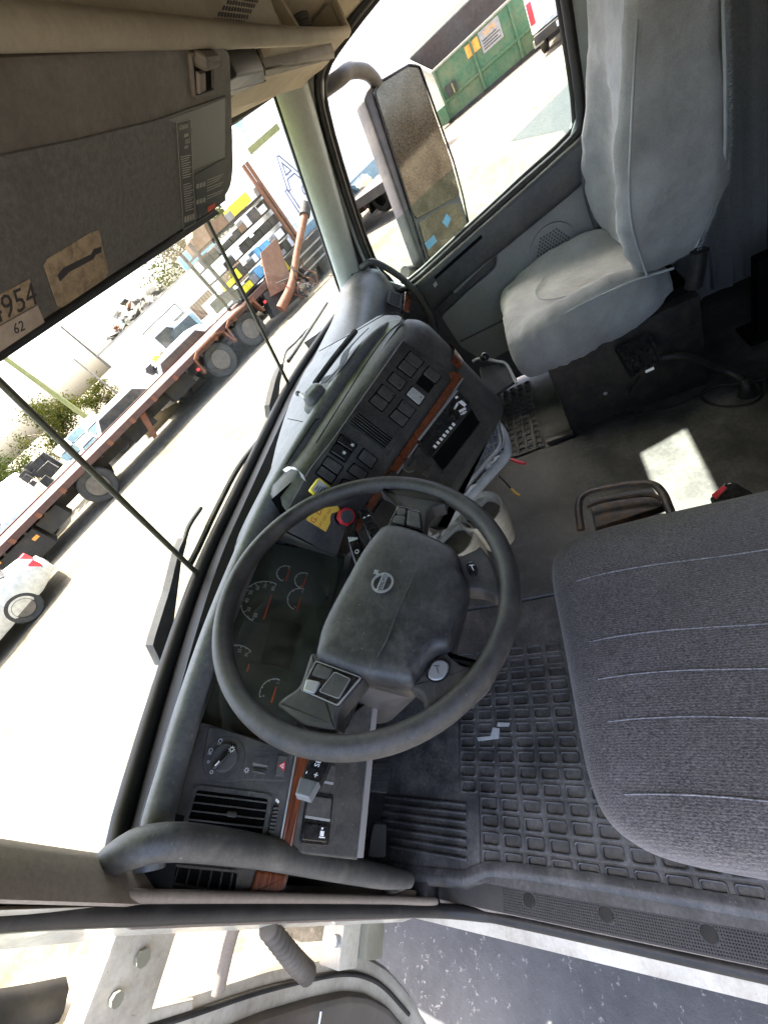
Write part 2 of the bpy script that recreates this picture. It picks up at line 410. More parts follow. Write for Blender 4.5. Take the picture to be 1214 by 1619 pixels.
def offset(poly, d):
    """shrink a 2-D polygon by d"""
    s = 1 if area2(poly) > 0 else -1; n = len(poly); out = []
    for i in range(n):
        p = Vector(poly[i]); a = Vector(poly[i - 1]); b = Vector(poly[(i + 1) % n])
        e1 = (p - a); e2 = (b - p)
        if e1.length < 1e-7: e1 = e2
        if e2.length < 1e-7: e2 = e1
        n1 = Vector((-e1.y, e1.x)).normalized() * s; n2 = Vector((-e2.y, e2.x)).normalized() * s
        m = (n1 + n2)
        if m.length < 1e-6: m = n1
        m.normalize()
        out.append(p + m * (d / max(0.35, m.dot(n1))))
    return out
class Frame:
    def __init__(s, p0, n, u):
        s.o = Vector(p0); s.n = Vector(n).normalized(); u = Vector(u); s.u = (u - s.n * u.dot(s.n)).normalized(); s.v = s.n.cross(s.u)
    def at(s, u, v, w=0.0): return s.o + s.u * u + s.v * v + s.n * w
    def uv(s, px, py, w=0.0):
        p = pix(px, py, s.o + s.n * w, s.n) - s.o
        return Vector((p.dot(s.u), p.dot(s.v)))
    def q(s, *pts, w=0.0): return [s.uv(a, b, w) for a, b in pts]
def slabv(fr, poly, w0, w1, b=0.0):
    """solid plate on a frame from height w0 to w1 with a chamfered upper rim"""
    n = len(poly)
    rings = [(poly, w0), (poly, w1 - b)]
    if b: rings += [(offset(poly, b * 0.35), w1 - b * 0.3), (offset(poly, b), w1), (offset(poly, b * 1.15), w1)]
    v = []; f = []
    for pl, w in rings: v += [fr.at(p[0], p[1], w) for p in pl]
    for i in range(len(rings) - 1):
        for k in range(n):
            l = (k + 1) % n
            f.append((i * n + k, i * n + l, (i + 1) * n + l, (i + 1) * n + k))
    f.append(tuple(range(n))[::-1]); f.append(tuple(range((len(rings) - 1) * n, len(rings) * n)))
    return v, f
def slab(name, fr, poly, w0, w1, mat, parent=None, b=0.0, r=0.0, seg=3):
    if r: poly = rnd(poly, r, seg)
    v, f = slabv(fr, poly, w0, w1, b)
    return mobj(name, v, f, mat, parent, True, 32)
def ringv(fr, outer, inner, w0, w1):
    n = len(outer); v = []; f = []
    for pl, w in ((outer, w0), (outer, w1), (inner, w1), (inner, w0)): v += [fr.at(p[0], p[1], w) for p in pl]
    for i in range(4):
        j = (i + 1) % 4
        for k in range(n):
            l = (k + 1) % n
            f.append((i * n + k, i * n + l, j * n + l, j * n + k))
    return v, f
def ring(name, fr, poly, width, w0, w1, mat, parent=None, r=0.0):
    if r: poly = rnd(poly, r)
    v, f = ringv(fr, poly, offset(poly, width), w0, w1)
    return mobj(name, v, f, mat, parent, True, 30)
def circ(cx, cy, r, n=24, ry=None): return [Vector((cx + r * math.cos(2 * math.pi * k / n), cy + (ry or r) * math.sin(2 * math.pi * k / n))) for k in range(n)]
def lerp(a, b, t): return a + (b - a) * t
def text(name, s, fr, u, v, w, size, rot, mat, parent=None, ex=0.0003, sx=1.0, align='CENTER'):
    cu = bpy.data.curves.new(name, 'FONT'); cu.body = s; cu.size = size; cu.extrude = ex; cu.align_x = align; cu.align_y = 'CENTER'
    cu.resolution_u = 2
    o = bpy.data.objects.new(name + '_tmp', cu); COL.objects.link(o)
    dg = bpy.context.evaluated_depsgraph_get()
    me = bpy.data.meshes.new_from_object(o.evaluated_get(dg))
    bpy.data.objects.remove(o); bpy.data.curves.remove(cu)
    c, sn = math.cos(rot), math.sin(rot)
    for vt in me.vertices:
        x, y, z = vt.co.x * sx, vt.co.y, vt.co.z
        vt.co = fr.at(u + x * c - y * sn, v + x * sn + y * c, w + z)
    me.name = name; me.materials.clear(); me.materials.append(M[mat])
    return link(bpy.data.objects.new(name, me), parent)

from mathutils import noise as _nz
def crumple(o, amp, scale, seed=0.0, ridge=0.5):
    """push the vertices of a soft cover in and out along their normals: sags, dents and folds"""
    me = o.data
    me.update()
    nr = [v.normal.copy() for v in me.vertices]
    for v, n in zip(me.vertices, nr):
        p = v.co * scale + Vector((seed, seed * 1.7, 0))
        a = _nz.noise(p) * (1 - ridge)
        b = (0.45 - abs(_nz.noise(p * 1.9 + Vector((5, 3, 1))))) * ridge
        v.co += n * amp * (a + b)
    me.update()
    return o
# ================================================================== THE CAB SHELL
def trans(name, col, tr=0.6):
    m, nt, out = new_mat(name)
    d = N(nt, 'BsdfDiffuse'); d.inputs[0].default_value = c4(col)
    t = N(nt, 'BsdfTranslucent'); t.inputs[0].default_value = c4(col)
    x = N(nt, 'MixShader'); x.inputs[0].default_value = tr
    nt.links.new(d.outputs[0], x.inputs[1]); nt.links.new(t.outputs[0], x.inputs[2]); nt.links.new(x.outputs[0], out.inputs[0])
    return m
M['extvisor'] = trans('green_sun_visor', (0.34, 0.42, 0.16), 0.55)
def S(o): o['kind'] = 'structure'; return o
# floor and lower walls
S(box('cab_floor', -0.845, 0.99, -1.62, 0.62, -0.06, 0.0, 'floor'))
S(box('toe_board', -0.9, 0.95, 0.505, 0.56, -0.4, 0.655, 'floor'))
S(box('sill_front_cap', -0.912, -0.845, 0.262, 0.56, -0.10, 0.008, 'mat'))
S(box('rear_wall', -0.98, 0.99, -1.66, -1.62, -0.06, 2.1, 'nicotine'))
S(box('left_rear_wall', -0.97, -0.90, -1.62, -0.74, -0.06, 2.1, 'pillar'))
S(box('left_upper_wall', -0.97, -0.88, -0.74, 0.10, 1.38, 2.1, 'beige'))
S(box('right_upper_wall', 0.94, 0.97, -0.72, 0.12, 1.36, 2.1, 'beige'))
# high roof with an added opening, shaped to drop a sun patch on the floor
def sky_at(x, y): return Vector((x, y, 0)) - Vector((SHX, SHY, 0)) * (2.03 / math.tan(SUN_EL))
hole = [sky_at(*q) for q in ((-0.10, -0.445), (0.255, -0.458), (0.300, -0.590), (0.285, -0.600), (-0.10, -0.585))]
n_ = 4; big = [(-0.97, 0.2), (0.97, 0.2), (0.97, -1.0), (0.97, -1.66), (-0.97, -1.66)]
v = [Vector((x, y, z)) for z in (2.03, 2.08) for x, y in big] + [Vector((h.x, h.y, z)) for z in (2.03, 2.08) for h in hole]
f = []
for k in range(5):
    l = (k + 1) % 5
    f += [(k, l, 10 + l, 10 + k), (5 + k, 15 + k, 15 + l, 5 + l), (k, 5 + k, 5 + l, l), (10 + k, 10 + l, 15 + l, 15 + k)]
S(mobj('cab_roof', v, f, 'beige'))
hxs = [h.x for h in hole]; hys = [h.y for h in hole]
S(box('added_sun_opening_glass', min(hxs) - 0.03, max(hxs) + 0.03, min(hys) - 0.03, max(hys) + 0.03, 2.085, 2.089, 'glass'))
S(box('right_shade_ledge', 0.97, 1.15, -1.66, 0.40, 1.40, 1.50, 'whitepaint', None, 0.02))  # unseen overhang, added and widened to keep sun off the passenger seat
S(box('left_roof_edge', -1.03, -0.97, -1.66, 0.15, 1.40, 1.50, 'whitepaint', None, 0.02))
S(box('cab_underbody', -0.93, 0.93, -1.66, 0.66, -0.80, -0.13, 'steel'))
S(mobj('shade_block', [(-0.95, 0.70, -0.95), (0.95, 0.70, -0.95), (0.95, 2.2, -0.95), (-0.95, 2.2, -0.95), (-0.95, 0.70, 0.28), (0.95, 0.70, 0.28), (0.95, 2.2, -0.30), (-0.95, 2.2, -0.30)], BOXF, 'steel'))  # unseen block ahead of the cab, added to shade the ground by the door
S(box('front_upper_wall', -0.97, 0.97, 0.14, 0.2, 1.40, 2.03, 'beige'))

def ws(x, t, off=0.0):
    e = max(0.0, abs(x) - 0.3) ** 1.5
    return Vector((x * (1 - 0.045 * t), 0.497 - 0.33 * e - 0.215 * t + off, 0.725 + 0.61 * t + off * 0.35))
# windshield: three bonded panes with two dark joint strips, in a rubber gasket
M['cowl'] = surf('cowl_rubber', (0.006, 0.006, 0.006), 0.5, spec=0.2, gstr=0)
wsh = thing('windshield', 'large three pane windshield behind the dashboard, looking onto the yard', 'windshield', (0, 0.5, 0.72))
def pane(x0, x1, n):
    v = []; f = []; T = 8
    for j in range(T + 1):
        for i in range(n + 1): v.append(ws(x0 + (x1 - x0) * i / n, j / T))
    for j in range(T):
        for i in range(n): f.append((j * (n + 1) + i, j * (n + 1) + i + 1, (j + 1) * (n + 1) + i + 1, (j + 1) * (n + 1) + i))
    return mobj('pane', v, f, 'glass', wsh, True)
for a, b in ((-0.90, -0.392), (-0.388, 0.388), (0.392, 0.90)): pane(a, b, 10)
for x in (-0.39, 0.39):
    tube('joint_strip', [ws(x, k / 6, -0.004) for k in range(7)], 0.0058, M['rubber'] if False else surf('joint_sealant', (0.045, 0.047, 0.03), 0.5, var=0.4, vscale=40, gstr=0), wsh, 8, res=2)
edge = [ws(-0.90, k / 8) for k in range(8, -1, -1)] + [ws(-0.90 + 1.8 * k / 24, 0) for k in range(1, 24)] + [ws(0.90, k / 8) for k in range(9)]
tube('gasket', [p + Vector((0, -0.004, 0)) for p in edge], 0.017, 'cowl', wsh, 10, res=2)
tube('top_gasket', [ws(-0.90 + 1.8 * k / 16, 1.0) for k in range(17)], 0.017, 'cowl', wsh, 10, res=2)
# black cowl between gasket and dash top
v = []; f = []
for i in range(31):
    x = -0.9 + 1.8 * i / 30
    a = ws(x, 0); v += [a + Vector((0, 0.03, -0.012)), a + Vector((0, -0.024, -0.004)), a + Vector((0, -0.070, 0.002)), a + Vector((0, -0.100, -0.035))]
    if i:
        b = (i - 1) * 4; c = i * 4
        for k in range(3): f.append((b + k, b + k + 1, c + k + 1, c + k))
mobj('lower_trim', v, f, 'cowl', wsh, True, 30)
# exterior visor above the glass
v = []; f = []
for i in range(21):
    x = -1.0 + 2.0 * i / 20
    for k, (dy, z) in enumerate(((-0.09, 1.398), (0.16, 1.402), (0.31, 1.382), (0.42, 1.335), (0.415, 1.327), (0.305, 1.374), (0.16, 1.394), (-0.09, 1.390))):
        v.append(Vector((x, 0.28 + dy - 0.17 * abs(x) ** 2.5, z)))
    if i:
        b = (i - 1) * 8; c = i * 8
        for k in range(8): f.append((b + k, b + (k + 1) % 8, c + (k + 1) % 8, c + k))
f += [tuple(range(8)), tuple(range(160, 168))]
tag(mobj('exterior_visor', v, f, 'extvisor', None, True, 40), 'translucent yellow green outside visor above the windshield', 'visor')

# A pillars
def apillar(name, sgn, mat):
    o_ = 0.004 if sgn < 0 else 0.06
    secs = []
    for k in range(13):
        t = k / 12 * 1.12 - 0.06
        w = ws(sgn * 0.9, t)
        def P(dx, dy): return Vector((w.x + sgn * dx, w.y + dy, w.z))
        secs.append([P(-0.028, -0.012), P(-0.034, -0.030), P(-0.030, -0.060), P(-0.012, -0.090), P(o_ * 0.2, -0.100), P(o_, -0.095), P(o_, -0.02), P(o_ * 0.7, 0.02), P(0.0, 0.012)])
    return S(loft(name, secs, mat, None, True, True, True, 50))
apillar('left_pillar', -1, 'tan'); apillar('right_pillar', 1, 'pillar')
SCR = Frame(pxx(558, 436, 0.871), (-0.9, -0.43, 0.0), (0, 0, 1))
tag(slab('pillar_plug', SCR, circ(0, 0, 0.007, 14), -0.004, 0.003, 'black', None, 0.001), 'small round black plug low on the pale passenger pillar', 'plug')
# kick panels and lower hinge pillars
S(box('left_kick_panel', -0.93, -0.884, 0.29, 0.60, 0.0, 0.70, 'tan'))
S(box('right_kick_panel', 0.872, 0.93, 0.25, 0.60, 0.0, 0.70, 'doordark'))
hp = MB()
hp.add([(-0.905, 0.268, -0.12), (-0.955, 0.40, -0.12), (-0.955, 0.60, -0.12), (-0.905, 0.60, -0.12), (-0.905, 0.268, 0.70), (-0.955, 0.40, 0.70), (-0.955, 0.50, 0.70), (-0.905, 0.50, 0.70)], BOXF)
hp.add([(-0.905, 0.268, 0.70), (-0.955, 0.38, 0.70), (-0.955, 0.43, 0.70), (-0.905, 0.43, 0.70), (-0.885, 0.05, 1.36), (-0.925, 0.14, 1.36), (-0.925, 0.19, 1.36), (-0.885, 0.19, 1.36)], BOXF)
S(hp.build('hinge_pillar', 'whitepaint'))
# header under the roof, beige liner that meets the pillar tops
v = []; f = []
prof = ((-0.13, 1.372), (-0.05, 1.362), (0.02, 1.352), (0.075, 1.345), (0.088, 1.356), (0.088, 1.41), (-0.13, 1.41))
for i in range(19):
    x = -0.95 + 1.9 * i / 18
    k0 = 0.497 - 0.33 * max(0, abs(x) - 0.3) ** 1.5 - 0.215 - 0.282
    for (dy, z) in prof: v.append(Vector((x, (dy + k0 + 0.17) if dy > -0.1 else dy, z - 0.01)))
    if i:
        n = len(prof); b = (i - 1) * n; c = i * n
        for k in range(n): f.append((b + k, b + (k + 1) % n, c + (k + 1) % n, c + k))
S(mobj('header_liner', v, f, 'beige', None, True, 35))
# side header trims over the doors
S(mobj('right_roof_trim', [(0.80, -0.75, 1.36), (0.93, -0.75, 1.315), (0.93, 0.06, 1.315), (0.80, 0.06, 1.36), (0.80, -0.75, 1.46), (0.93, -0.75, 1.46), (0.93, 0.06, 1.46), (0.80, 0.06, 1.46)], BOXF, 'beige'))

# overhead console
oc = thing('overhead_console', 'beige overhead console with slotted grille and open cubby above the visors', 'console', (0.1, -0.1, 1.28))
FC = Frame((0.0, -0.12, 1.30), (0, -0.96, -0.28), (1, 0, 0))
body = [(-0.86, -0.012), (0.22, -0.015), (0.16, 0.42), (-0.86, 0.42)]
slab('fascia', FC, body, -0.05, 0.0, 'beige', oc, 0.008)
lipp = [Vector((-0.86, -0.122, 1.287)), Vector((-0.3, -0.122, 1.283)), Vector((0.1, -0.122, 1.281)), Vector((0.45, -0.122, 1.283)), Vector((0.80, -0.122, 1.292)), Vector((0.825, -0.122, 1.31)), Vector((0.83, -0.122, 1.36)), Vector((0.83, -0.122, 1.5))]
tube('lip', lipp, 0.012, 'beige', oc, 8)
# cubby on the passenger side: back, floor, divider and end wall
box('cubby_floor', 0.20, 0.825, -0.115, 0.05, 1.285, 1.295, 'beige', oc)
box('cubby_back', 0.18, 0.825, 0.03, 0.05, 1.295, 1.72, 'tan', oc)
box('cubby_end', 0.815, 0.83, -0.115, 0.03, 1.295, 1.72, 'beige', oc)
mobj('divider', [(0.22, -0.118, 1.295), (0.235, -0.118, 1.295), (0.235, 0.03, 1.295), (0.22, 0.03, 1.295), (0.16, -0.118, 1.72), (0.175, -0.118, 1.72), (0.175, 0.03, 1.72), (0.16, 0.03, 1.72)], BOXF, 'beige', oc)
mobj('divider', [(0.36, -0.112, 1.295), (0.385, -0.112, 1.295), (0.385, 0.03, 1.295), (0.36, 0.03, 1.295), (0.31, -0.112, 1.45), (0.325, -0.112, 1.45), (0.325, 0.03, 1.45), (0.31, 0.03, 1.45)], BOXF, 'beige', oc)
kb = MB()
for k in range(26):
    cx = 0.68; z = 1.31 + 0.005 * k
    r = 0.11 * math.sqrt(max(0.02, 1 - ((k - 22) / 26) ** 2))
    kb.add(*tubev([Vector((cx + r * math.cos(a), -0.03 + r * 0.5 * math.sin(a), z)) for a in [2 * math.pi * i / 20 for i in range(20)]], 0.003, 5, True))
kb.build('ribbed_speaker', surf('dark_ribbed_cloth', (0.05, 0.043, 0.034), 0.9, gstr=0), oc, True)
gm = MB()
for r in range(9):
    for c in range(11):
        ux0 = -0.105 + r * 0.0245 + c * 0.0105
        uz = -0.011 + r * 0.0058
        P = [FC.at(ux0, uz, 0.0012), FC.at(ux0 + 0.0048, uz, 0.0012), FC.at(ux0 + 0.0148, uz + 0.0038, 0.0012), FC.at(ux0 + 0.010, uz + 0.0038, 0.0012)]
        Q = [p - FC.n * 0.02 for p in P]
        gm.add(P + Q, BOXF)
g = gm.build('grille_slots', surf('slot_shadow_plastic', (0.035, 0.022, 0.025), 0.7, gstr=0), oc)
g['kind'] = 'stuff'

# ------------------------------------------------------------------ driver's sun visor
vis = thing('sun_visor', 'large dark vinyl sun visor with stickers, folded down at the driver side', 'sun visor', (-0.4, -0.04, 1.22))
FV = Frame((-0.05, 0.033, 1.17), (0, -0.588, -0.809), (1, 0, 0))
outl = FV.q((-70, 612), (-90, 92), (340, 70), (366, 80), (371, 265), (366, 300), (345, 332))
slab('board', FV, outl, -0.014, 0.0, 'visoredge', vis, 0.006, 0.012)
pan = FV.q((-75, 268), (0, 243), (120, 219), (240, 190), (357, 150), (357, 305), (338, 328), (-70, 590))
slab('vinyl_panel', FV, pan, 0.0, 0.0022, 'visor', vis, 0.0015, 0.004)
tr = FV.q((-70, 596), (338, 329), (345, 336), (-70, 614))
slab('edge_strip', FV, tr, -0.012, 0.004, 'rubber', vis, 0.002)
slab('corner_plate', FV, FV.q((262, 188), (353, 154), (353, 247), (300, 268), (300, 200)), 0.0022, 0.0027, 'labelgrey', vis)
hr = FV.q((300, 82), (332, 79), (333, 142), (306, 152))
slab('hinge_recess', FV, hr, 0.0, 0.0012, 'black', vis, 0, 0.006)
slab('hinge_clip', FV, FV.q((303, 76), (329, 74), (330, 98), (306, 106)), 0.001, 0.016, 'visoredge', vis, 0.005, 0.006)
slab('hinge_clip', FV, FV.q((308, 112), (318, 110), (319, 140), (309, 146)), 0.001, 0.006, 'tan', vis, 0.002)
ring('hinge_bezel', FV, FV.q((297, 80), (335, 76), (336, 145), (303, 156)), 0.0035, 0.0, 0.004, 'visoredge', vis, 0.006)
W = 0.0024
slab('warning_label', FV, FV.q((275, 191), (298, 186), (306, 351), (287, 362)), W, W + 0.0004, 'label', vis)
ring('label_border', FV, FV.q((275, 191), (298, 186), (306, 351), (287, 362)), 0.0007, W + 0.0004, W + 0.0007, 'labeltext', vis)
W += 0.0005
a = FV.uv(286, 200); b = FV.uv(297, 345); ang = math.atan2((b - a).y, (b - a).x)
tang = FV.uv(290, 198) - FV.uv(277, 202); ta = math.atan2(tang.y, tang.x)
def vt(s, px, py, size, mat='labeltext', sx=1.0, w=None):
    p = FV.uv(px, py); text('label_text', s, FV, p.x, p.y, W if w is None else w, size, ta, mat, vis, 0.0002, sx)
vt('ATTENTION', 287, 199, 0.0056, sx=0.72)
vt('AIRBAG', 291, 212, 0.0045, sx=0.8)
vt('S R S', 293, 222, 0.0062)
vt('VOLVO', 291, 231, 0.004, sx=0.8)
ln = MB()
for k in range(24):
    y = 246 + k * 3.7
    if k in (10, 11): continue
    q = FV.q((282 + k * 0.34, y), (298 + k * 0.27 - (k * 7 % 5), y - 3.4), (298.2 + k * 0.27 - (k * 7 % 5), y - 2.0), (282.2 + k * 0.34, y + 1.4))
    ln.add([FV.at(p.x, p.y, W) for p in q], [(0, 1, 2, 3)])
for k in range(4):
    q = FV.q((289 + k * 4.2, 351 - k * 1.5), (292 + k * 4.2, 349.5 - k * 1.5), (291.5 + k * 4.2, 340 - k * 1.5), (288.5 + k * 4.2, 341.5 - k * 1.5))
    ln.add([FV.at(p.x, p.y, W) for p in q], [(0, 1, 2, 3)])
l = ln.build('label_lines', 'labeltext', vis); l['kind'] = 'stuff'
slab('guide_label', FV, FV.q((303, 276), (352, 249), (354, 316), (311, 346)), W - 0.0004, W, 'label', vis)
gl = MB()
for (x0, y0) in ((307, 297), (307, 322)):
    for k in range(3):
        q = FV.q((x0 + k * 5.2, y0 - k * 1.6), (x0 + 4 + k * 5.2, y0 - 1.2 - k * 1.6), (x0 + 4.4 + k * 5.2, y0 - 8.5 - k * 1.6), (x0 + 0.4 + k * 5.2, y0 - 7.3 - k * 1.6))
        gl.add([FV.at(p.x, p.y, W + 0.0002) for p in q], [(0, 1, 2, 3)])
for k in range(8):
    q = FV.q((324, 287 + k * 4.2 - 4), (350 - k % 3 * 3, 277 + k * 4.2 - 4), (350 - k % 3 * 3, 278.5 + k * 4.2 - 4), (324, 288.5 + k * 4.2 - 4))
    if k in (5,): continue
    gl.add([FV.at(p.x, p.y, W + 0.0002) for p in q], [(0, 1, 2, 3)])
l = gl.build('guide_pictures', 'labeltext', vis); l['kind'] = 'stuff'
slab('orange_mark', FV, FV.q((325, 326), (337, 319), (338, 327), (326, 334)), W, W + 0.0003, 'orange', vis)
p = FV.uv(312, 341); vt('5.0', 313, 340, 0.006)
# paper stickers on the visor
sticker = slab('sticker', FV, FV.q((65, 418), (70, 408), (140, 365), (152, 362), (168, 428), (164, 438), (95, 484), (87, 482)), 0.0022, 0.0027, 'paper')
tag(sticker, 'worn tan sticker with a scribbled out black line on the visor', 'sticker')
stroke = slab('scribble', FV, FV.q((86, 433), (96, 421), (125, 407), (140, 400), (144, 392), (156, 388), (156, 397), (147, 401), (143, 408), (128, 416), (105, 428), (90, 443)), 0.0027, 0.0029, 'ink', None)
stroke.parent = sticker
st2 = slab('sticker', FV, FV.q((-60, 492), (42, 439), (54, 478), (-60, 541)), 0.0022, 0.0027, 'paper')
tag(st2, 'tan sticker printed 4954 at the lower left of the visor', 'sticker')
st3 = slab('sticker', FV, FV.q((-60, 545), (55, 481), (70, 517), (-60, 600)), 0.0022, 0.0027, 'paper2')
tag(st3, 'pale sticker printed 62 below the 4954 sticker', 'sticker')
def tx(o, s, px, py, size, mat, fr=FV, dx=(10, -5)):
    p = fr.uv(px, py); q = fr.uv(px + dx[0], py + dx[1]) - p
    t = text('print', s, fr, p.x, p.y, 0.0028, size, math.atan2(q.y, q.x), mat, None, 0.0001); t.parent = o
tx(st2, '4954', 17, 479, 0.026, 'ink', dx=(10, -4.8)); tx(st3, '62', 25, 516, 0.0125, 'ink', dx=(10, -4.6))

# passenger visor folded up against the header
PV = Frame((0.5, -0.06, 1.278), (0, 0.16, -0.987), (1, 0, 0))
pv = thing('sun_visor', 'small beige passenger visor folded up under the overhead console', 'sun visor', (0.5, 0.0, 1.29))
slab('board', PV, PV.q((300, 175), (372, 137), (418, 118), (529, 88), (500, 121), (440, 150), (372, 184), (300, 220)), -0.004, 0.0, 'beige', pv, 0.002, 0.004)
slab('rim', PV, PV.q((418, 104), (528, 80), (529, 90), (418, 119)), -0.022, 0.004, 'visoredge', pv, 0.004, 0.003)
slab('pivot_end', PV, PV.q((300, 150), (372, 112), (415, 103), (418, 122), (372, 141), (300, 178)), -0.022, 0.006, 'steel', pv, 0.004, 0.004)

# ------------------------------------------------------------------ sill and seals on the driver side
sill = thing('door_sill', 'black ribbed step plate and white painted sill of the open driver doorway', 'sill', (-0.87, -0.1, -0.05))
ys = [0.24, 0.10, -0.1, -0.3, -0.5, -0.74]
def strip(name, xa, xb, za, zb, mat, th=0.02, yy=ys, smooth=True):
    v = []; f = []
    for i, y in enumerate(yy):
        v += [Vector((xa, y, za)), Vector((xb, y, zb)), Vector((xb, y, zb - th)), Vector((xa, y, za - th))]
        if i:
            b = (i - 1) * 4; c = i * 4
            for k in range(4): f.append((b + k, b + (k + 1) % 4, c + (k + 1) % 4, c + k))
    f += [(0, 1, 2, 3), tuple(range(len(v) - 4, len(v)))]
    return mobj(name, v, f, mat, sill)
strip('step_plate', -0.838, -0.892, -0.004, -0.010, 'rubber')
strip('white_sill', -0.905, -0.934, -0.020, -0.032, 'whitepaint', 0.05, [0.6, 0.4, 0.24, 0.1, -0.1, -0.3, -0.74])
strip('sill_flange', -0.890, -0.906, -0.012, -0.022, 'tan', 0.02)
bm_ = MB()
for i in range(12):
    for j in range(150):
        x = -0.8415 - i * 0.0042; y = 0.085 - j * 0.0042
        if y < -0.52: continue
        z = -0.0043 - (x + 0.838) * -0.11
        s = 0.0013
        if min(abs(y - c) for c in (0.03, -0.115, -0.275, -0.43)) < 0.014 and abs(x + 0.865) < 0.014 and math.hypot(min(abs(y - c) for c in (0.03, -0.115, -0.275, -0.43)), x + 0.865) < 0.0145: continue
        bm_.add([(x - s, y - s, z), (x + s, y - s, z), (x + s, y + s, z), (x - s, y + s, z), (x, y, z + 0.0018)], [(0, 1, 4), (1, 2, 4), (2, 3, 4), (3, 0, 4)])
b_ = bm_.build('tread_studs', 'rubber', sill); b_['kind'] = 'stuff'
FS = Frame((-0.865, 0, -0.0065), (0.11, 0, 1), (1, 0, 0))
for c in (0.03, -0.115, -0.275, -0.43):
    slab('round_plug', FS, circ(0, -c * -1, 0.0125, 20, 0.0125), 0.0, 0.0022, 'rubber', sill, 0.001)
# raised lip between mat and step plate
v = []; f = []
yy = [0.50, 0.30, 0.17, 0.11, 0.05, -0.1, -0.25, -0.4, -0.74]
xo = [-0.862, -0.862, -0.855, -0.832, -0.828, -0.826, -0.828, -0.83, -0.83]
for i, y in enumerate(yy):
    x = xo[i]
    v += [Vector((x + 0.02, y, 0.011)), Vector((x + 0.006, y, 0.015)), Vector((x - 0.004, y, 0.013)), Vector((x - 0.012, y, 0.0)), Vector((x - 0.013, y, -0.02)), Vector((x + 0.02, y, -0.02))]
    if i:
        b = (i - 1) * 6; c = i * 6
        for k in range(6): f.append((b + k, b + (k + 1) % 6, c + (k + 1) % 6, c + k))
mobj('mat_lip', v, f, 'mat', sill, True, 50)
seal = [Vector((-0.895, 0.02, 1.33)), Vector((-0.903, 0.13, 1.1)), Vector((-0.908, 0.235, 0.88)), Vector((-0.909, 0.252, 0.7)), Vector((-0.909, 0.255, 0.45)), Vector((-0.909, 0.250, 0.2)), Vector((-0.908, 0.225, 0.03)), Vector((-0.903, 0.15, -0.022)), Vector((-0.90, 0.05, -0.024)), Vector((-0.90, -0.3, -0.024)), Vector((-0.90, -0.72, -0.02))]
tag(tube('door_seal', seal, 0.0125, 'rubber', None, 10, res=8), 'black rubber weatherstrip round the open driver doorway', 'seal')
seal2 = [p + Vector((0.014, -0.004 if p.z > 0.1 else 0, 0.004)) for p in seal[:7]]
tag(tube('edge_trim', seal2, 0.0075, 'tan', None, 8, res=8), 'tan edge trim strip running down the driver door pillar', 'trim')
# grab handle on the left pillar
gh = thing('grab_bar', 'thick dark grey grab handle on the driver door pillar', 'handle', (-0.87, 0.3, 0.6))
hpts = [pyy(150, 1380, 0.300), pyy(172, 1364, 0.270), pyy(212, 1341, 0.235), pyy(268, 1331, 0.205), pyy(340, 1336, 0.190), pyy(430, 1350, 0.186), pyy(530, 1371, 0.192), pyy(605, 1386, 0.205), pyy(645, 1391, 0.225)]
tube('grip', hpts, [0.011, 0.0175, 0.020, 0.0195, 0.019, 0.0185, 0.0185, 0.018, 0.014], 'dash', gh, 16)
tube('lower_foot', [hpts[-1] + Vector((0.0, 0.0, 0.01)), hpts[-1] + Vector((-0.008, 0.04, -0.01)), hpts[-1] + Vector((-0.012, 0.09, -0.015))], [0.014, 0.018, 0.02], 'dash', gh, 12)
tube('upper_foot', [hpts[0], hpts[0] + Vector((-0.004, 0.02, 0.006)), hpts[0] + Vector((-0.01, 0.05, 0.01))], [0.013, 0.016, 0.018], 'dash', gh, 12)

# ------------------------------------------------------------------ floor mats
def pocket_mat(name, x0, nx, y0, ny, dx, dy, label, offs=None, base=(0, 0, 0, 0), mat='mat'):
    v = []; f = []
    zt, zb = 0.0105, 0.0045
    t = thing(name, label, 'floor mat', ((x0 + x0 + nx * dx) / 2, (y0 + y0 - ny * dy) / 2, 0))
    for i in range(nx):
        oy = offs(i) if offs else 0
        for j in range(ny):
            xa = x0 + i * dx; ya = y0 - oy - j * dy
            if ya - dy < base[2]: continue
            cx, cy = xa + dx / 2, ya - dy / 2
            g = 0.0042
            def rr(hx, hy, z, c):
                return [Vector((cx - hx + c, cy - hy, z)), Vector((cx + hx - c, cy - hy, z)), Vector((cx + hx, cy - hy + c, z)), Vector((cx + hx, cy + hy - c, z)), Vector((cx + hx - c, cy + hy, z)), Vector((cx - hx + c, cy + hy, z)), Vector((cx - hx, cy + hy - c, z)), Vector((cx - hx, cy - hy + c, z))]
            b = len(v)
            hx, hy = dx / 2, dy / 2
            v += rr(hx, hy, zt - 0.0015, 0.0) + rr(hx - g * 0.75, hy - g, zt - 0.001, 0.003) + rr(hx - g - 0.0006, hy - g - 0.0015, zt + 0.0016, 0.003) + rr(hx - g - 0.0022, hy - g - 0.0032, zt + 0.0006, 0.003) + rr(hx - g - 0.003, hy - g - 0.004, zb, 0.003)
            for k in range(4):
                for q in range(8):
                    l = (q + 1) % 8
                    f.append((b + k * 8 + q, b + k * 8 + l, b + (k + 1) * 8 + l, b + (k + 1) * 8 + q))
            f.append(tuple(range(b + 32, b + 40)))
    mobj('pocket_grid', v, f, mat, t, True, 30)
    return t
dm = pocket_mat('floor_mat', -0.822, 15, 0.178, 14, 0.0325, 0.0505, 'black rubber mat with rectangular pockets beneath the steering wheel', lambda i: 0.052 if i < 4 else 0, (0, 0, -0.72, 0))
sheet = MB()
def sheetbox(x0, x1, y0, y1): sheet.add(boxv(x0, x1, y0, y1, 0.0012, 0.0085), BOXF)
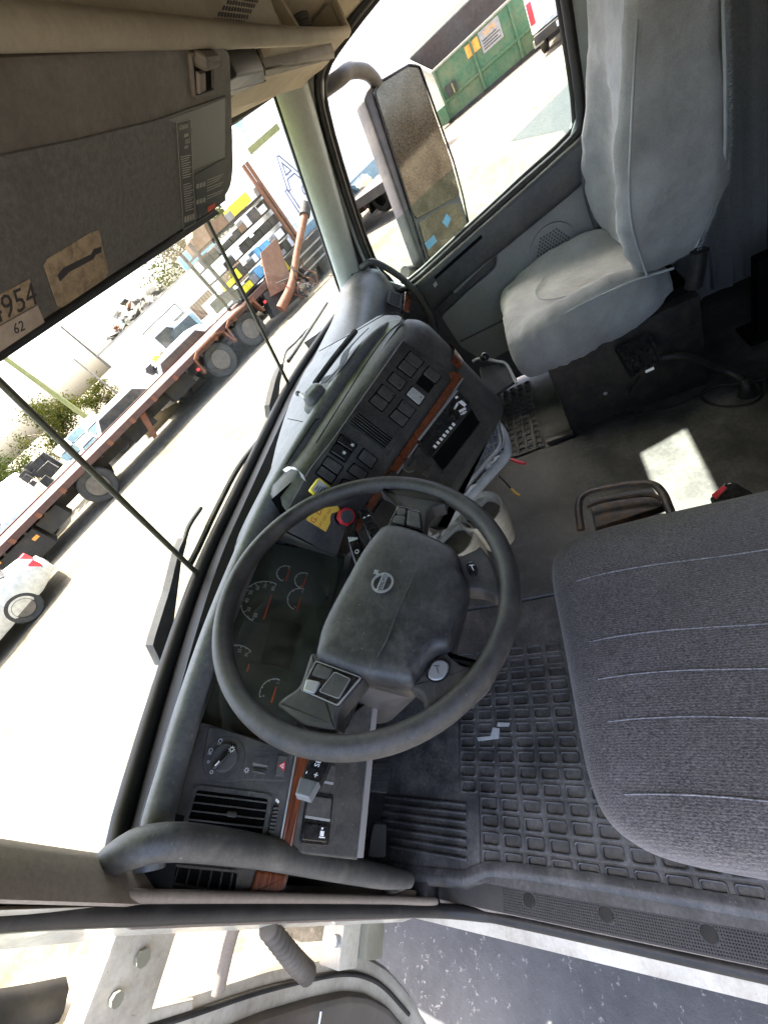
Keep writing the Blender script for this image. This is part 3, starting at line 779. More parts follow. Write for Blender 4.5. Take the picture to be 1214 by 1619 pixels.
sheetbox(-0.85, -0.822, -0.72, 0.50); sheetbox(-0.822, -0.69, 0.128, 0.50); sheetbox(-0.69, -0.335, 0.18, 0.52); sheetbox(-0.3345, -0.20, -0.74, 0.52)
sheet.build('flat_sheet', 'mat', dm)
rb = MB()
for k in range(7):
    x = -0.815 + k * 0.017
    rb.add(*tubev([Vector((x, 0.16, 0.0105)), Vector((x + 0.002, 0.3, 0.0115)), Vector((x + 0.004, 0.40, 0.0105))], 0.0042, 6))
rb.build('rib_block', 'mat', dm, True, 50)
def chip(pts): return slab('worn_patch', Frame((0, 0, 0.0122), (0, 0, 1), (1, 0, 0)), [Vector((p.x, p.y)) for p in pts], 0, 0.0006, 'greypl', dm)
chip([pz(754, 1166, 0.012), pz(775, 1164, 0.012), pz(779, 1150, 0.012), pz(790, 1152, 0.012), pz(788, 1168, 0.012), pz(756, 1172, 0.012)])
chip([pz(787, 1142, 0.012), pz(806, 1143, 0.012), pz(804, 1149, 0.012), pz(786, 1149, 0.012)])
pm = pocket_mat('floor_mat', 0.44, 13, 0.22, 12, 0.036, 0.034, 'dark rubber mat with slotted pockets on the floor ahead of the passenger seat', None, (0, 0, -0.26, 0))
# smooth raised tunnel cover between the seats
S(mobj('floor_cover', [(-0.198, -1.0, 0.0012), (0.43, -1.0, 0.0012), (0.43, 0.5, 0.0012), (-0.198, 0.5, 0.0012), (-0.19, -1.0, 0.010), (0.425, -1.0, 0.010), (0.425, 0.5, 0.010), (-0.19, 0.5, 0.010)], BOXF, 'floor'))
# ================================================================== DASHBOARD
db = thing('dashboard', 'dark plastic dashboard with gauges, switch panels and wood trim below the windshield', 'dashboard', (-0.1, 0.3, 0.5))
DF = Frame((-0.5, 0.25, 0.66), (0, -0.77, 0.64), (1, 0, 0))
CF = Frame((-0.5, 0.30, 0.64), (0, -0.77, 0.64), (1, 0, 0))
_c, _s = math.cos(0.35), math.sin(0.35)
ST = Frame((-0.0700, -0.0608, 0.6173), (-0.51 * _c, -0.86 * _c, _s), (0.86, -0.51, 0))
DL = Frame((-0.75, 0.178, 0.573), (0, -0.93, 0.37), (1, 0, 0))
def rp(px, py, z): return pz(px, py, z)
roll = [Vector((-0.872, 0.262, 0.722)), rp(250, 1295, 0.733), rp(272, 1215, 0.735), rp(305, 1105, 0.738), rp(345, 990, 0.742), rp(388, 885, 0.748), rp(428, 800, 0.764), rp(472, 722, 0.780), rp(530, 624, 0.788), rp(585, 549, 0.788), rp(618, 520, 0.783)]
tail = [Vector((0.135, -0.075, 0.778)), Vector((0.185, -0.02, 0.768)), Vector((0.215, 0.07, 0.752)), Vector((0.235, 0.17, 0.735))]
rr_ = cr(roll, 6) 
full = cr(roll + tail, 6)
tube('front_roll', rr_, [0.018, 0.021, 0.021, 0.022, 0.024, 0.026, 0.027, 0.027, 0.025, 0.024, 0.021], 'dashtop', db, 14, res=0)
v = []; f = []; K = 6
for i, p in enumerate(full):
    fr_ = ws(max(-0.89, min(0.89, p.x)), 0, 0) + Vector((0, -0.088, -0.018))
    top = p + Vector((0, 0.006, 0.0205))
    if fr_.y < top.y + 0.01: fr_.y = top.y + 0.01
    for k in range(K + 1):
        t = k / K
        q = lerp(top, fr_, t); q.z += 0.012 * math.sin(math.pi * t) * (1 if p.x > -0.35 else 0.4)
        v.append(q)
    if i:
        b = (i - 1) * (K + 1); c = i * (K + 1)
        for k in range(K): f.append((b + k, b + k + 1, c + k + 1, c + k))
mobj('top_cover', v, f, 'dashtop', db, True)
# seam lines pressed in the top cover
def on_top(px, py, z): return pz(px, py, z)
tube('seam', [on_top(500, 700, 0.806), on_top(545, 628, 0.812), on_top(585, 565, 0.813), on_top(615, 525, 0.811), on_top(634, 508, 0.806), on_top(633, 497, 0.802), on_top(610, 497, 0.797), on_top(560, 525, 0.788), on_top(505, 555, 0.768)], 0.0011, 'black', db, 5)
tube('seam', [on_top(452, 735, 0.800), on_top(500, 662, 0.806)], 0.0011, 'black', db, 5)
tube('seam', [on_top(455, 662, 0.788), on_top(490, 668, 0.797), on_top(505, 661, 0.803)], 0.0010, 'black', db, 5)
PLF = Frame((0, 0, 0.79), (0.02, 0.10, 1), (1, 0, 0))
slab('tray_plateau', PLF, [PLF.uv(*q) for q in ((436, 790), (470, 730), (528, 636), (585, 560), (622, 522), (640, 512), (634, 499), (602, 498), (560, 524), (505, 557), (482, 588), (463, 626), (450, 662), (438, 702), (428, 745))], -0.12, 0.004, 'dashtop', db, 0.006, 0.02)
# passenger side: shelf, far end pod with vent
S_ = MB(); S_.add(boxv(0.19, 0.88, 0.19, 0.48, 0.36, 0.665), BOXF)
S_.build('passenger_body', 'dash', db)
box('driver_body', -0.874, -0.25, 0.36, 0.47, 0.30, 0.665, 'black', db)
pod = [[Vector((x, y, z)) for (y, z) in pr] for x, pr in (
    (0.16, ((0.48, 0.66), (0.425, 0.722), (0.34, 0.752), (0.22, 0.768), (0.12, 0.766), (0.06, 0.74), (0.06, 0.60))),
    (0.30, ((0.48, 0.66), (0.425, 0.722), (0.34, 0.750), (0.27, 0.758), (0.21, 0.748), (0.17, 0.72), (0.17, 0.60))),
    (0.50, ((0.47, 0.66), (0.405, 0.724), (0.34, 0.756), (0.27, 0.766), (0.21, 0.752), (0.17, 0.72), (0.17, 0.60))),
    (0.68, ((0.44, 0.66), (0.37, 0.726), (0.32, 0.764), (0.26, 0.780), (0.205, 0.768), (0.17, 0.73), (0.17, 0.60))),
    (0.76, ((0.42, 0.66), (0.35, 0.728), (0.31, 0.785), (0.245, 0.806), (0.185, 0.79), (0.155, 0.735), (0.155, 0.60))),
    (0.84, ((0.40, 0.66), (0.33, 0.730), (0.30, 0.79), (0.235, 0.81), (0.17, 0.79), (0.14, 0.735), (0.14, 0.60))),
    (0.885, ((0.38, 0.66), (0.32, 0.730), (0.29, 0.78), (0.225, 0.80), (0.165, 0.78), (0.135, 0.73), (0.135, 0.60))))]
pod = [cr(r, 3) for r in pod]
n_p = len(pod[0]); cols = [cr([r[k] for r in pod], 3) for k in range(n_p)]
pod = [[cols[k][i] for k in range(n_p)] for i in range(len(cols[0]))]
loft('passenger_top', pod, 'dashtop', db, True, True, True, 70)
# vents: recess, frame and slats; every slat its own piece
def vent(name, fr, quad, nsl, along, parent, depth=0.03, nv=0, fw=0.004, slat_t=0.0016, mat='gloss'):
    """quad in frame uv: corners 0-1 along, 0-3 across"""
    q = [Vector(p) for p in quad]
    vp = ring(name, fr, q, -fw, -0.002, 0.004, 'panel', parent, 0.004)
    slab('recess', fr, q, -0.001, 0.0008, 'black', vp)
    for k in range(nsl):
        t = (k + 0.5) / nsl
        if along: a, b = lerp(q[0], q[3], t), lerp(q[1], q[2], t)
        else: a, b = lerp(q[0], q[1], t), lerp(q[3], q[2], t)
        d = (b - a).normalized(); n2 = Vector((-d.y, d.x)) * slat_t
        slab('slat', fr, [a - n2, b - n2, b + n2, a + n2], 0.0006, 0.0052, 'switch', vp, 0.0008)
    for k in range(nv):
        t = (k + 0.5) / nv
        if along: a, b = lerp(q[0], q[1], t), lerp(q[3], q[2], t)
        else: a, b = lerp(q[0], q[3], t), lerp(q[1], q[2], t)
        d = (b - a).normalized(); n2 = Vector((-d.y, d.x)) * 0.0011
        slab('vane', fr, [a - n2, b - n2, b + n2, a + n2], 0.0006, 0.0028, 'black', vp)
    return vp
PE = Frame((0.78, 0.128, 0.68), (-0.25, -0.95, 0.2), (1, -0.25, 0))
def pq(fr, *pts): return fr.q(*pts)
vent('end_vent', PE, pq(PE, (617, 461), (633, 468), (632, 487), (613, 478)), 6, False, db, fw=0.006, slat_t=0.0016)
slab('end_trim', PE, pq(PE, (640, 462), (648, 470), (646, 494), (637, 492)), 0.0, 0.004, 'wood_x', db, 0.001)
# ---- driver face: left panel
slab('left_face', DF, [DF.uv(*p) for p in ((316, 1140), (336, 1146), (472, 1190), (445, 1345), (258, 1328), (284, 1250))], -0.035, 0.0, 'panel', db, 0.003, 0.006)
lp = slab('light_switch_panel', DF, [DF.uv(*p) for p in ((330, 1150), (352, 1152), (466, 1190), (453, 1236), (388, 1234), (356, 1238), (330, 1226), (320, 1205))], 0.0, 0.0025, 'panel', db, 0.0015, 0.004)
c0 = DF.uv(355, 1199)
slab('knob_plate', DF, circ(c0.x, c0.y, 0.030, 28), 0.0025, 0.004, 'panel', lp, 0.001)
kn = slab('light_knob', DF, circ(c0.x, c0.y, 0.0195, 28), 0.004, 0.012, 'switch', lp, 0.002)
ka = DF.uv(344, 1212) - DF.uv(372, 1183); ka.normalize(); kb_ = Vector((-ka.y, ka.x))
slab('knob_grip', DF, rnd([c0 - ka * 0.021 - kb_ * 0.0045, c0 - ka * 0.021 + kb_ * 0.0045, c0 + ka * 0.020 + kb_ * 0.004, c0 + ka * 0.020 - kb_ * 0.004], 0.004), 0.012, 0.022, 'gloss', lp, 0.002)
slab('knob_mark', DF, [c0 + ka * 0.008 - kb_ * 0.001, c0 + ka * 0.016 - kb_ * 0.001, c0 + ka * 0.016 + kb_ * 0.001, c0 + ka * 0.008 + kb_ * 0.001], 0.0220, 0.0224, 'white', lp)
UPX = DF.uv(400, 1182) - DF.uv(380, 1178)
def icon(px, py, kind, r=0.0026, parent=lp, fr=DF, w=0.0045):
    c = fr.uv(px, py); mb = MB()
    P = [fr.at(c.x + r * math.cos(a), c.y + r * math.sin(a), w) for a in [2 * math.pi * i / 12 for i in range(12)]]
    mb.add(*tubev(P, 0.00035, 4, True))
    if kind == 1:
        for k in range(3):
            y = (k - 1) * r * 0.8
            mb.add(*tubev([fr.at(c.x - r * 2.2, c.y + y, w), fr.at(c.x - r * 1.2, c.y + y, w)], 0.0004, 4))
    if kind == 2:
        for k in range(8):
            a = k * math.pi / 4
            mb.add(*tubev([fr.at(c.x + r * 1.3 * math.cos(a), c.y + r * 1.3 * math.sin(a), w), fr.at(c.x + r * 1.9 * math.cos(a), c.y + r * 1.9 * math.sin(a), w)], 0.0004, 4))
    mb.build('symbol', 'white', parent)
icon(349, 1172, 1); icon(334, 1187, 1); icon(330, 1205, 0, 0.0015); icon(335, 1221, 0, 0.002); icon(390, 1218, 2, 0.0022, w=0.0028); icon(367, 1188, 2, 0.0025, w=0.0225)
ring('blank_switch', DF, DF.q((404, 1187), (429, 1191), (427, 1201), (402, 1197)), 0.0007, 0.002, 0.0032, 'switch', lp, 0.002)
slab('dimmer_wheel', DF, DF.q((399, 1214), (422, 1217), (420, 1226), (397, 1223)), 0.002, 0.007, 'switch', lp, 0.003, 0.002)
slab('dimmer_wedge', DF, DF.q((400, 1206), (423, 1211), (423, 1213), (400, 1211)), 0.002, 0.0034, 'offwhite', lp)
hz = slab('hazard_switch', DF, DF.q((440, 1194), (455, 1196), (449, 1228), (434, 1228)), 0.002, 0.006, 'switch', lp, 0.0012, 0.001)
slab('hazard_triangle', DF, DF.q((439, 1211), (451, 1204), (449, 1220)), 0.0058, 0.0065, 'red', lp)
tri = DF.q((439.5, 1211), (450, 1205), (448.3, 1219)); cc = sum(tri, Vector((0, 0))) / 3
ringv_ = ringv(DF, [cc + (p - cc) * 0.62 for p in tri], [cc + (p - cc) * 0.35 for p in tri], 0.0064, 0.0068); mobj('hazard_line', ringv_[0], ringv_[1], 'white', lp)
vl = vent('left_vent', DF, DF.q((312, 1249), (424, 1263), (413, 1329), (293, 1316)), 5, True, db, nv=6, fw=0.006, slat_t=0.0010)
slab('vent_thumb', DF, DF.q((360, 1282), (376, 1284), (374, 1293), (358, 1291)), 0.003, 0.010, 'switch', vl, 0.002, 0.003)
wt = slab('vent_dial', DF, DF.q((433, 1272), (441, 1272), (432, 1324), (423, 1322)), 0.001, 0.006, 'gloss', db, 0.002, 0.004)
for k in range(7):
    t = 0.12 + k * 0.12; a, b = DF.uv(433, 1273) , DF.uv(423, 1322); a2_, b2_ = DF.uv(441, 1272), DF.uv(432, 1324)
    p, q_ = lerp(a, b, t), lerp(a2_, b2_, t); d = (b - a).normalized() * 0.0012
    slab('dial_rib', DF, [p - d, q_ - d, q_ + d, p + d], 0.006, 0.0078, 'switch', wt)
icon(427, 1331, 0, 0.002, wt, DF, 0.001)
slab('leaf_symbol', DF, DF.q((437, 1262), (442, 1267), (440, 1271), (435, 1266)), 0.0005, 0.001, 'white', wt, 0, 0.001)
slab('wood_strip', DF, DF.q((471, 1186), (490, 1192), (461, 1345), (442, 1344)), -0.01, 0.004, 'wood_x', db, 0.003)
slab('wood_edge', DF, DF.q((468, 1186), (471, 1186), (442, 1345), (439, 1345)), -0.01, 0.0035, 'silver', db, 0.001)
# ---- lower knee panel with two rocker switches
slab('knee_panel', DL, DL.q((486, 1188), (592, 1100), (566, 1360), (455, 1348)), -0.03, 0.0, 'panel', db, 0.003)
slab('pale_strip', DL, DL.q((588, 1120), (596, 1120), (573, 1356), (564, 1356)), -0.03, 0.0035, 'offwhite', db, 0.001)
sw = slab('switch_plate', DL, DL.q((485, 1250), (527, 1256), (519, 1338), (472, 1334)), 0.0, 0.002, 'gloss', db, 0.001, 0.004)
slab('rocker', DL, DL.q((486, 1257), (522, 1262), (519, 1297), (480, 1292)), 0.002, 0.0065, 'switch', sw, 0.0015, 0.002)
slab('rocker', DL, DL.q((479, 1300), (518, 1305), (514, 1332), (475, 1328)), 0.002, 0.0055, 'gloss', sw, 0.0015, 0.002)
slab('silver_edge', DL, DL.q((480, 1289), (519, 1295), (518, 1299), (479, 1293)), 0.0055, 0.0072, 'silver', sw)
tk = MB()
for q in (((504, 1313), (510, 1314), (509, 1322), (503, 1321)), ((502, 1322), (511, 1323), (511, 1325), (501, 1324)), ((506, 1308), (509, 1308), (508, 1311), (505, 1311))):
    tk.add([DL.at(p.x, p.y, 0.0058) for p in DL.q(*q)], [(0, 1, 2, 3)])
tk.build('truck_symbol', 'white', sw)
slab('side_switch', DL, DL.q((513, 1208), (530, 1210), (527, 1240), (508, 1237)), 0.0, 0.004, 'switch', db, 0.0015, 0.003)
slab('side_switch_edge', DL, DL.q((509, 1234), (525, 1237), (524, 1241), (508, 1238)), 0.004, 0.0055, 'silver', db)
box('under_dash', -0.87, -0.25, 0.26, 0.40, 0.30, 0.50, 'black', db)
# ---- dash end by the door: side vent and wood cap
EN = Frame((-0.87, 0.272, 0.6), (0.05, -1, 0.1), (1, 0.05, 0))
slab('end_face', EN, EN.q((236, 1372), (300, 1350), (462, 1362), (448, 1422), (380, 1420), (248, 1398)), -0.06, 0.0, 'dash', db, 0.002, 0.006)
vent('side_vent', EN, EN.q((270, 1370), (374, 1380), (368, 1411), (264, 1393)), 6, False, db, nv=1, fw=0.003, slat_t=0.0006)
slab('wood_cap', EN, EN.q((404, 1374), (454, 1381), (444, 1410), (424, 1420), (388, 1416), (398, 1400)), 0.0, 0.006, 'wood_x', db, 0.004, 0.008)
# ---- instrument cluster
cl = thing('instrument_cluster', 'instrument cluster of round white marked gauges behind the steering wheel', 'instruments', (-0.5, 0.3, 0.62))
slab('face', CF, CF.q((314, 1160), (372, 868), (432, 858), (545, 880), (462, 1172)), -0.02, 0.0, 'cluster', cl, 0.002)
slab('binnacle_wall', DF, [DF.uv(*p) for p in ((312, 1150), (326, 1150), (470, 1190), (478, 1194), (470, 1200))], -0.05, 0.001, 'panel', cl)
# lower ledge and right side wall of the recess
def wall(name, pa, pb, mat='panel', parent=None):
    return mobj(name, [pa[0], pa[1], pb[1], pb[0]], [(0, 1, 2, 3)], mat, parent)
def c3(px, py): u = CF.uv(px, py); return CF.at(u.x, u.y, 0.0)
def d3(px, py): u = DF.uv(px, py); return DF.at(u.x, u.y, 0.0)
def s3(px, py, w=0.0): u = ST.uv(px, py); return ST.at(u.x, u.y, w)
wl_ = [c3(545, 880), c3(462, 1172)]
low = [wl_[0] + DF.n * 0.045 + Vector((0, -0.004, -0.012)), wl_[1] + DF.n * 0.045 + Vector((0, -0.004, -0.012))]
mobj('lower_ledge', [wl_[0], wl_[1], low[1], low[0], wl_[0] - DF.v * 0.05, wl_[1] - DF.v * 0.05, low[1] - DF.v * 0.06, low[0] - DF.v * 0.06], BOXF, 'panel', cl)
mobj('right_wall', [c3(432, 852), c3(548, 876), s3(538, 884, -0.001), s3(440, 836, -0.001)], [(0, 1, 2, 3)], M['dash'], cl)
mobj('top_hood', [c3(314, 1160), c3(372, 862), Vector(roll[5]) + Vector((0.03, -0.012, -0.01)), Vector(roll[2]) + Vector((-0.0, -0.012, -0.01))], [(0, 1, 2, 3)], 'panel', cl)
def gauge(px, py, rpx, a0, a1, nt, labels, ptr, big=False):
    """dial centre and rim read off the photo; angles are screen angles"""
    c = CF.uv(px, py); e = CF.uv(px, py - rpx); R = (e - c).length * 1.02
    g = ring('gauge', CF, circ(c.x, c.y, R * 1.04, 36), R * 0.03, 0.0, 0.0006, 'cluster', cl)
    def dirv(a):
        q = CF.uv(px + 10 * math.cos(a), py + 10 * math.sin(a)) - c
        return q.normalized()
    arc = [c + dirv(a0 + (a1 - a0) * k / 30) * R for k in range(31)]
    v, f = tubev([CF.at(p.x, p.y, 0.0008) for p in arc], 0.0009, 4)
    mb = MB(); mb.add(v, f)
    for k in range(nt + 1):
        d = dirv(a0 + (a1 - a0) * k / nt); L = 0.12 if (k % 2 == 0) else 0.07
        mb.add(*tubev([CF.at((c + d * R).x, (c + d * R).y, 0.0009), CF.at((c + d * R * (1 - L)).x, (c + d * R * (1 - L)).y, 0.0009)], 0.0008, 4))
    mb.build('dial_marks', 'white', g)
    for k, s in enumerate(labels):
        d = dirv(a0 + (a1 - a0) * k / max(1, len(labels) - 1)); p = c + d * R * 0.74
        text('dial_number', s, CF, p.x, p.y, 0.0006, R * (0.22 if big else 0.26), 0.0, 'white', g, 0.0001)
    (x0, y0), (x1, y1) = ptr
    pa, pb = CF.uv(x0, y0), CF.uv(x1, y1); d = (pb - pa).normalized(); n2 = Vector((-d.y, d.x))
    slab('pointer', CF, [pa - n2 * 0.0011, pb - n2 * 0.0017, pb + n2 * 0.0017, pa + n2 * 0.0011], 0.002, 0.0032, 'orange', g)
r_ = math.radians
gauge(418, 951, 31, r_(122), r_(305), 12, ['20', '30', '40', '50', '60', '70', '80'], ((430, 941), (417, 979)), True)
gauge(452, 907, 12, r_(115), r_(300), 8, ['L', '', 'H'], ((458, 901), (452, 919)))
gauge(480, 918, 12, r_(115), r_(300), 8, ['0', '', '5'], ((484, 913), (478, 930)))
gauge(474, 948, 17, r_(122), r_(290), 6, ['E', '', 'F'], ((476, 944), (469, 967)))
gauge(370, 1052, 31, r_(150), r_(320), 12, ['0', '5', '10', '15', '20', '25', '30'], ((394, 1050), (391, 1062)), True)
gauge(433, 1096, 22, r_(165), r_(292), 6, ['0', '', '2'], ((437, 1086), (429, 1111)))
slab('display', CF, CF.q((461, 982), (477, 988), (458, 1059), (412, 1047), (430, 976)), 0.0004, 0.001, 'screen', cl)
slab('lens', CF, CF.q((316, 1158), (374, 870), (434, 860), (541, 883), (460, 1168)), 0.012, 0.0135, 'lens', cl)

# ---- centre stack angled towards the driver
cs = thing('centre_stack', 'angled centre dash stack with rocker switches, vent, radio and wood strip', 'dash console', (0, 0.0, 0.5))
def plan(z, inset=0.0):
    s = -0.365 * (z - 0.617)
    nh = Vector((-0.51, -0.86)); u = Vector((0.86, -0.51)); o = Vector((-0.07, -0.0608)) + nh * s
    tl = -0.36 if z > 0.70 else -0.30 if z > 0.66 else -0.24 if z > 0.58 else -0.2
    poly = [o + u * tl, o + u * -0.2, o + u * 0.165, o + u * 0.19 - nh * 0.004, o + u * 0.212 - nh * 0.018, o + u * 0.226 - nh * 0.045, o + u * 0.232 - nh * 0.10, o + u * 0.20 - nh * 0.20, o - nh * 0.20, o + u * tl - nh * 0.10]
    if inset:
        cen = sum(poly, Vector((0, 0))) / len(poly)
        poly = offset(poly, inset)
    return [Vector((p.x, p.y, z)) for p in poly]
rings = [plan(0.475, 0.03), plan(0.49, 0.012), plan(0.515, 0.002), plan(0.58, 0.002), plan(0.585, 0.002), plan(0.655, 0.002), plan(0.665, 0.002), plan(0.70, 0.002), plan(0.755, 0.003), plan(0.775, 0.010), plan(0.787, 0.022), plan(0.793, 0.04)]
loft('body', rings, 'dash', cs, True, True, True, 60)
up = slab('switch_panel', ST, ST.q((490, 741), (528, 692), (636, 539), (716, 590), (600, 757), (546, 838), (532, 880), (455, 840), (442, 830)), -0.003, 0.002, 'panel', cs, 0.001, 0.003)
def z7(*pts): return ST.q(*[(420 + 0.346 * x, 430 + 0.346 * y) for x, y in pts])
def rocker(pts, mat='switch', h=0.0062, name='rocker_switch'):
    q = z7(*pts)
    g = slab('switch_gap', ST, rnd(offset(q, -0.0022), 0.003), 0.001, 0.0024, 'black', up)
    return slab(name, ST, offset(q, 0.0006), 0.002, h, mat, up, 0.0014, 0.0025)
rocker([(657, 367), (718, 412), (691, 446), (629, 401)]); rocker([(627, 404), (688, 449), (660, 484), (599, 438)])
rocker([(742, 434), (799, 478), (772, 513), (714, 468)])
slab('empty_slot', ST, z7((710, 471), (769, 517), (741, 556), (683, 510)), 0.001, 0.0026, 'black', up)
rocker([(581, 459), (640, 506), (611, 544), (553, 497)])
rocker([(666, 526), (724, 573), (697, 611), (639, 562)], M['greypl'])
rocker([(531, 516), (590, 561), (562, 599), (503, 554)]); rocker([(500, 558), (558, 603), (530, 639), (471, 593)])
rocker([(623, 586), (682, 631), (655, 669), (597, 625)]); rocker([(591, 629), (651, 673), (622, 711), (562, 662)])
r1_ = rocker([(342, 743), (414, 792), (390, 824), (321, 780)], 'gloss', 0.009); r2_ = rocker([(318, 783), (387, 829), (360, 869), (292, 824)], 'gloss', 0.009)
rocker([(281, 843), (351, 891), (325, 929), (256, 880)]); rocker([(254, 885), (322, 935), (298, 968), (229, 920)])
rocker([(445, 809), (507, 856), (480, 899), (416, 850)]); rocker([(401, 876), (464, 921), (438, 956), (372, 911)]); rocker([(352, 948), (398, 965), (380, 1000), (330, 988)])
def dot(px, py, fr, r, w, mat, parent, name='indicator'):
    c = fr.uv(px, py); slab(name, fr, circ(c.x, c.y, r, 10), w, w + 0.0005, mat, parent)
for (x, y) in ((608, 521), (576, 568), (627, 604), (702, 576)): dot(420 + .346 * x, 430 + .346 * y, ST, 0.0016, 0.0062, 'black', up)
for (x, y) in ((390, 795), (352, 830)):
    c = z7((x, y))[0]; mb = MB()
    for a in range(3):
        an = a * math.pi / 3; d = Vector((math.cos(an), math.sin(an))) * 0.0042
        mb.add(*tubev([ST.at((c - d).x, (c - d).y, 0.0093), ST.at((c + d).x, (c + d).y, 0.0093)], 0.0005, 4))
    mb.add(*tubev([ST.at(c.x + 0.0024 * math.cos(k), c.y + 0.0024 * math.sin(k), 0.0093) for k in [2 * math.pi * i / 10 for i in range(10)]], 0.0004, 4, True))
    mb.build('switch_symbol', 'white', up)
vent('centre_vent', Frame(ST.o + ST.n * 0.002, ST.n, ST.u), z7((427, 640), (582, 757), (536, 815), (376, 690)), 6, True, cs, fw=0.003, slat_t=0.0006)
ring('vent_bezel', ST, z7((422, 618), (606, 768), (562, 846), (362, 692)), 0.003, 0.001, 0.005, 'panel', cs, 0.004)
slab('vent_dial', ST, z7((580, 762), (592, 773), (560, 815), (548, 803)), 0.002, 0.005, 'switch', cs, 0.0015, 0.002)
# wood strip along the stack
slab('wood_strip', ST, ST.q((721, 588), (729, 598), (612, 768), (560, 851), (551, 845), (600, 762)), 0.0, 0.0065, 'wood_s', cs, 0.002)
slab('wood_hook', ST, ST.q((709, 590), (716, 588), (724, 598), (714, 606)), 0.001, 0.006, 'wood_s', cs, 0.001)
slab('wood_edge', ST, ST.q((729, 598), (731, 600), (614, 770), (611, 768)), 0.0, 0.0055, 'silver', cs, 0.001)
# wood wraps the right end of the stack
def endp(z, k):
    pl = plan(z, -0.004); return pl[k]
wv = []; wf = []
zs = (0.652, 0.672)
path = []
wp_ = cr([endp(0.666, k) for k in (2, 3, 4, 5, 6)], 4)
for i_, p in enumerate(wp_):
    h_ = 0.016 + 0.010 * i_ / len(wp_)
    wv += [p + Vector((0, 0, -h_)) , p + Vector((0, 0, h_)) - Vector((0.004, -0.004, 0))]
for i_ in range(len(wp_) - 1): wf.append((2 * i_, 2 * i_ + 1, 2 * i_ + 3, 2 * i_ + 2))
mobj('wood_end', wv, wf, 'wood_s', cs, True)
# right end badge rings
# lower panel with radio, pocket and heater knob
lowp = slab('radio_panel', ST, ST.q((566, 846), (616, 772), (732, 602), (781, 664), (702, 786), (640, 866), (590, 880)), -0.002, 0.002, 'panel', cs, 0.001, 0.003)
rad = slab('radio', ST, z7((682, 782), (866, 543), (920, 601), (740, 849)), 0.0, 0.010, 'gloss', cs, 0.0015, 0.002)
slab('radio_trim', ST, z7((684, 770), (858, 545), (866, 551), (692, 776)), 0.010, 0.0112, 'silver', rad)
kc = z7((847, 663))[0]
slab('volume_knob', ST, circ(kc.x, kc.y, 0.0125, 22), 0.010, 0.021, 'gloss', rad, 0.002)
for k in range(7):
    t0 = k / 7; A, B = Vector((762, 802)), Vector((846, 702))
    p = lerp(A, B, k / 6); d = Vector((-0.64, 0.77)) * 5.5
    e = Vector((0.77, 0.64)) * 7.5
    slab('preset_button', ST, z7(*[(q.x, q.y) for q in (p - d - e, p - d + e, p + d + e, p + d - e)]), 0.010, 0.0112, 'white', rad)
for (a, b, c, d) in (((866, 600), (882, 593), (905, 612), (896, 622)), ((846, 632), (862, 602), (868, 610), (853, 637)), ((868, 640), (897, 624), (903, 634), (874, 650)), ((876, 655), (903, 640), (906, 646), (880, 660)), ((852, 578), (862, 572), (868, 580), (858, 587)), ((884, 650), (892, 642), (900, 652), (890, 658))):
    slab('radio_button', ST, z7(a, b, c, d), 0.010, 0.0112, 'white', rad)
slab('pocket', ST, z7((757, 850), (938, 628), (972, 690), (803, 908)), 0.001, 0.0026, 'black', cs)
ring('pocket_rim', ST, z7((747, 850), (938, 614), (985, 688), (803, 922)), 0.0035, 0.001, 0.006, 'panel', cs)
kc = z7((651, 882))[0]
ring('knob_ring', ST, circ(kc.x, kc.y, 0.0172, 26), 0.0018, 0.002, 0.0034, 'silver', cs)
slab('fan_knob', ST, circ(kc.x, kc.y, 0.0145, 24), 0.002, 0.014, 'switch', cs, 0.002)
kd = z7((675, 850))[0] - kc; kd.normalize(); kn_ = Vector((-kd.y, kd.x))
slab('knob_ridge', ST, [kc - kd * 0.013 - kn_ * 0.003, kc + kd * 0.013 - kn_ * 0.003, kc + kd * 0.013 + kn_ * 0.003, kc - kd * 0.013 + kn_ * 0.003], 0.014, 0.019, 'switch', cs, 0.0015)
kc2 = z7((573, 941))[0]
slab('temperature_plate', ST, circ(kc2.x, kc2.y, 0.019, 24), 0.002, 0.0034, 'switch', cs, 0.001)
slab('temperature_knob', ST, circ(kc2.x, kc2.y, 0.012, 24), 0.0034, 0.013, 'switch', cs, 0.002)
am = MB(); am.add(*tubev([ST.at(kc2.x + 0.0165 * math.cos(a), kc2.y + 0.0165 * math.sin(a), 0.0036) for a in [0.1 + 0.1 * i for i in range(11)]], 0.0008, 4)); am.build('temperature_arc', 'orange', cs)
slab('small_button', ST, z7((722, 905), (748, 925), (738, 942), (712, 921)), 0.002, 0.0048, 'switch', cs, 0.001, 0.001)
# badge rings on the right end
RE = Frame(pix(748, 602, plan(0.60, -0.002)[4], (0.75, -0.62, 0.22)), (0.75, -0.62, 0.22), (0.62, 0.75, 0))
rg = ring('ring_badge', RE, circ(0.0, 0.0, 0.0125, 20), 0.0024, -0.012, 0.003, 'silver', cs)
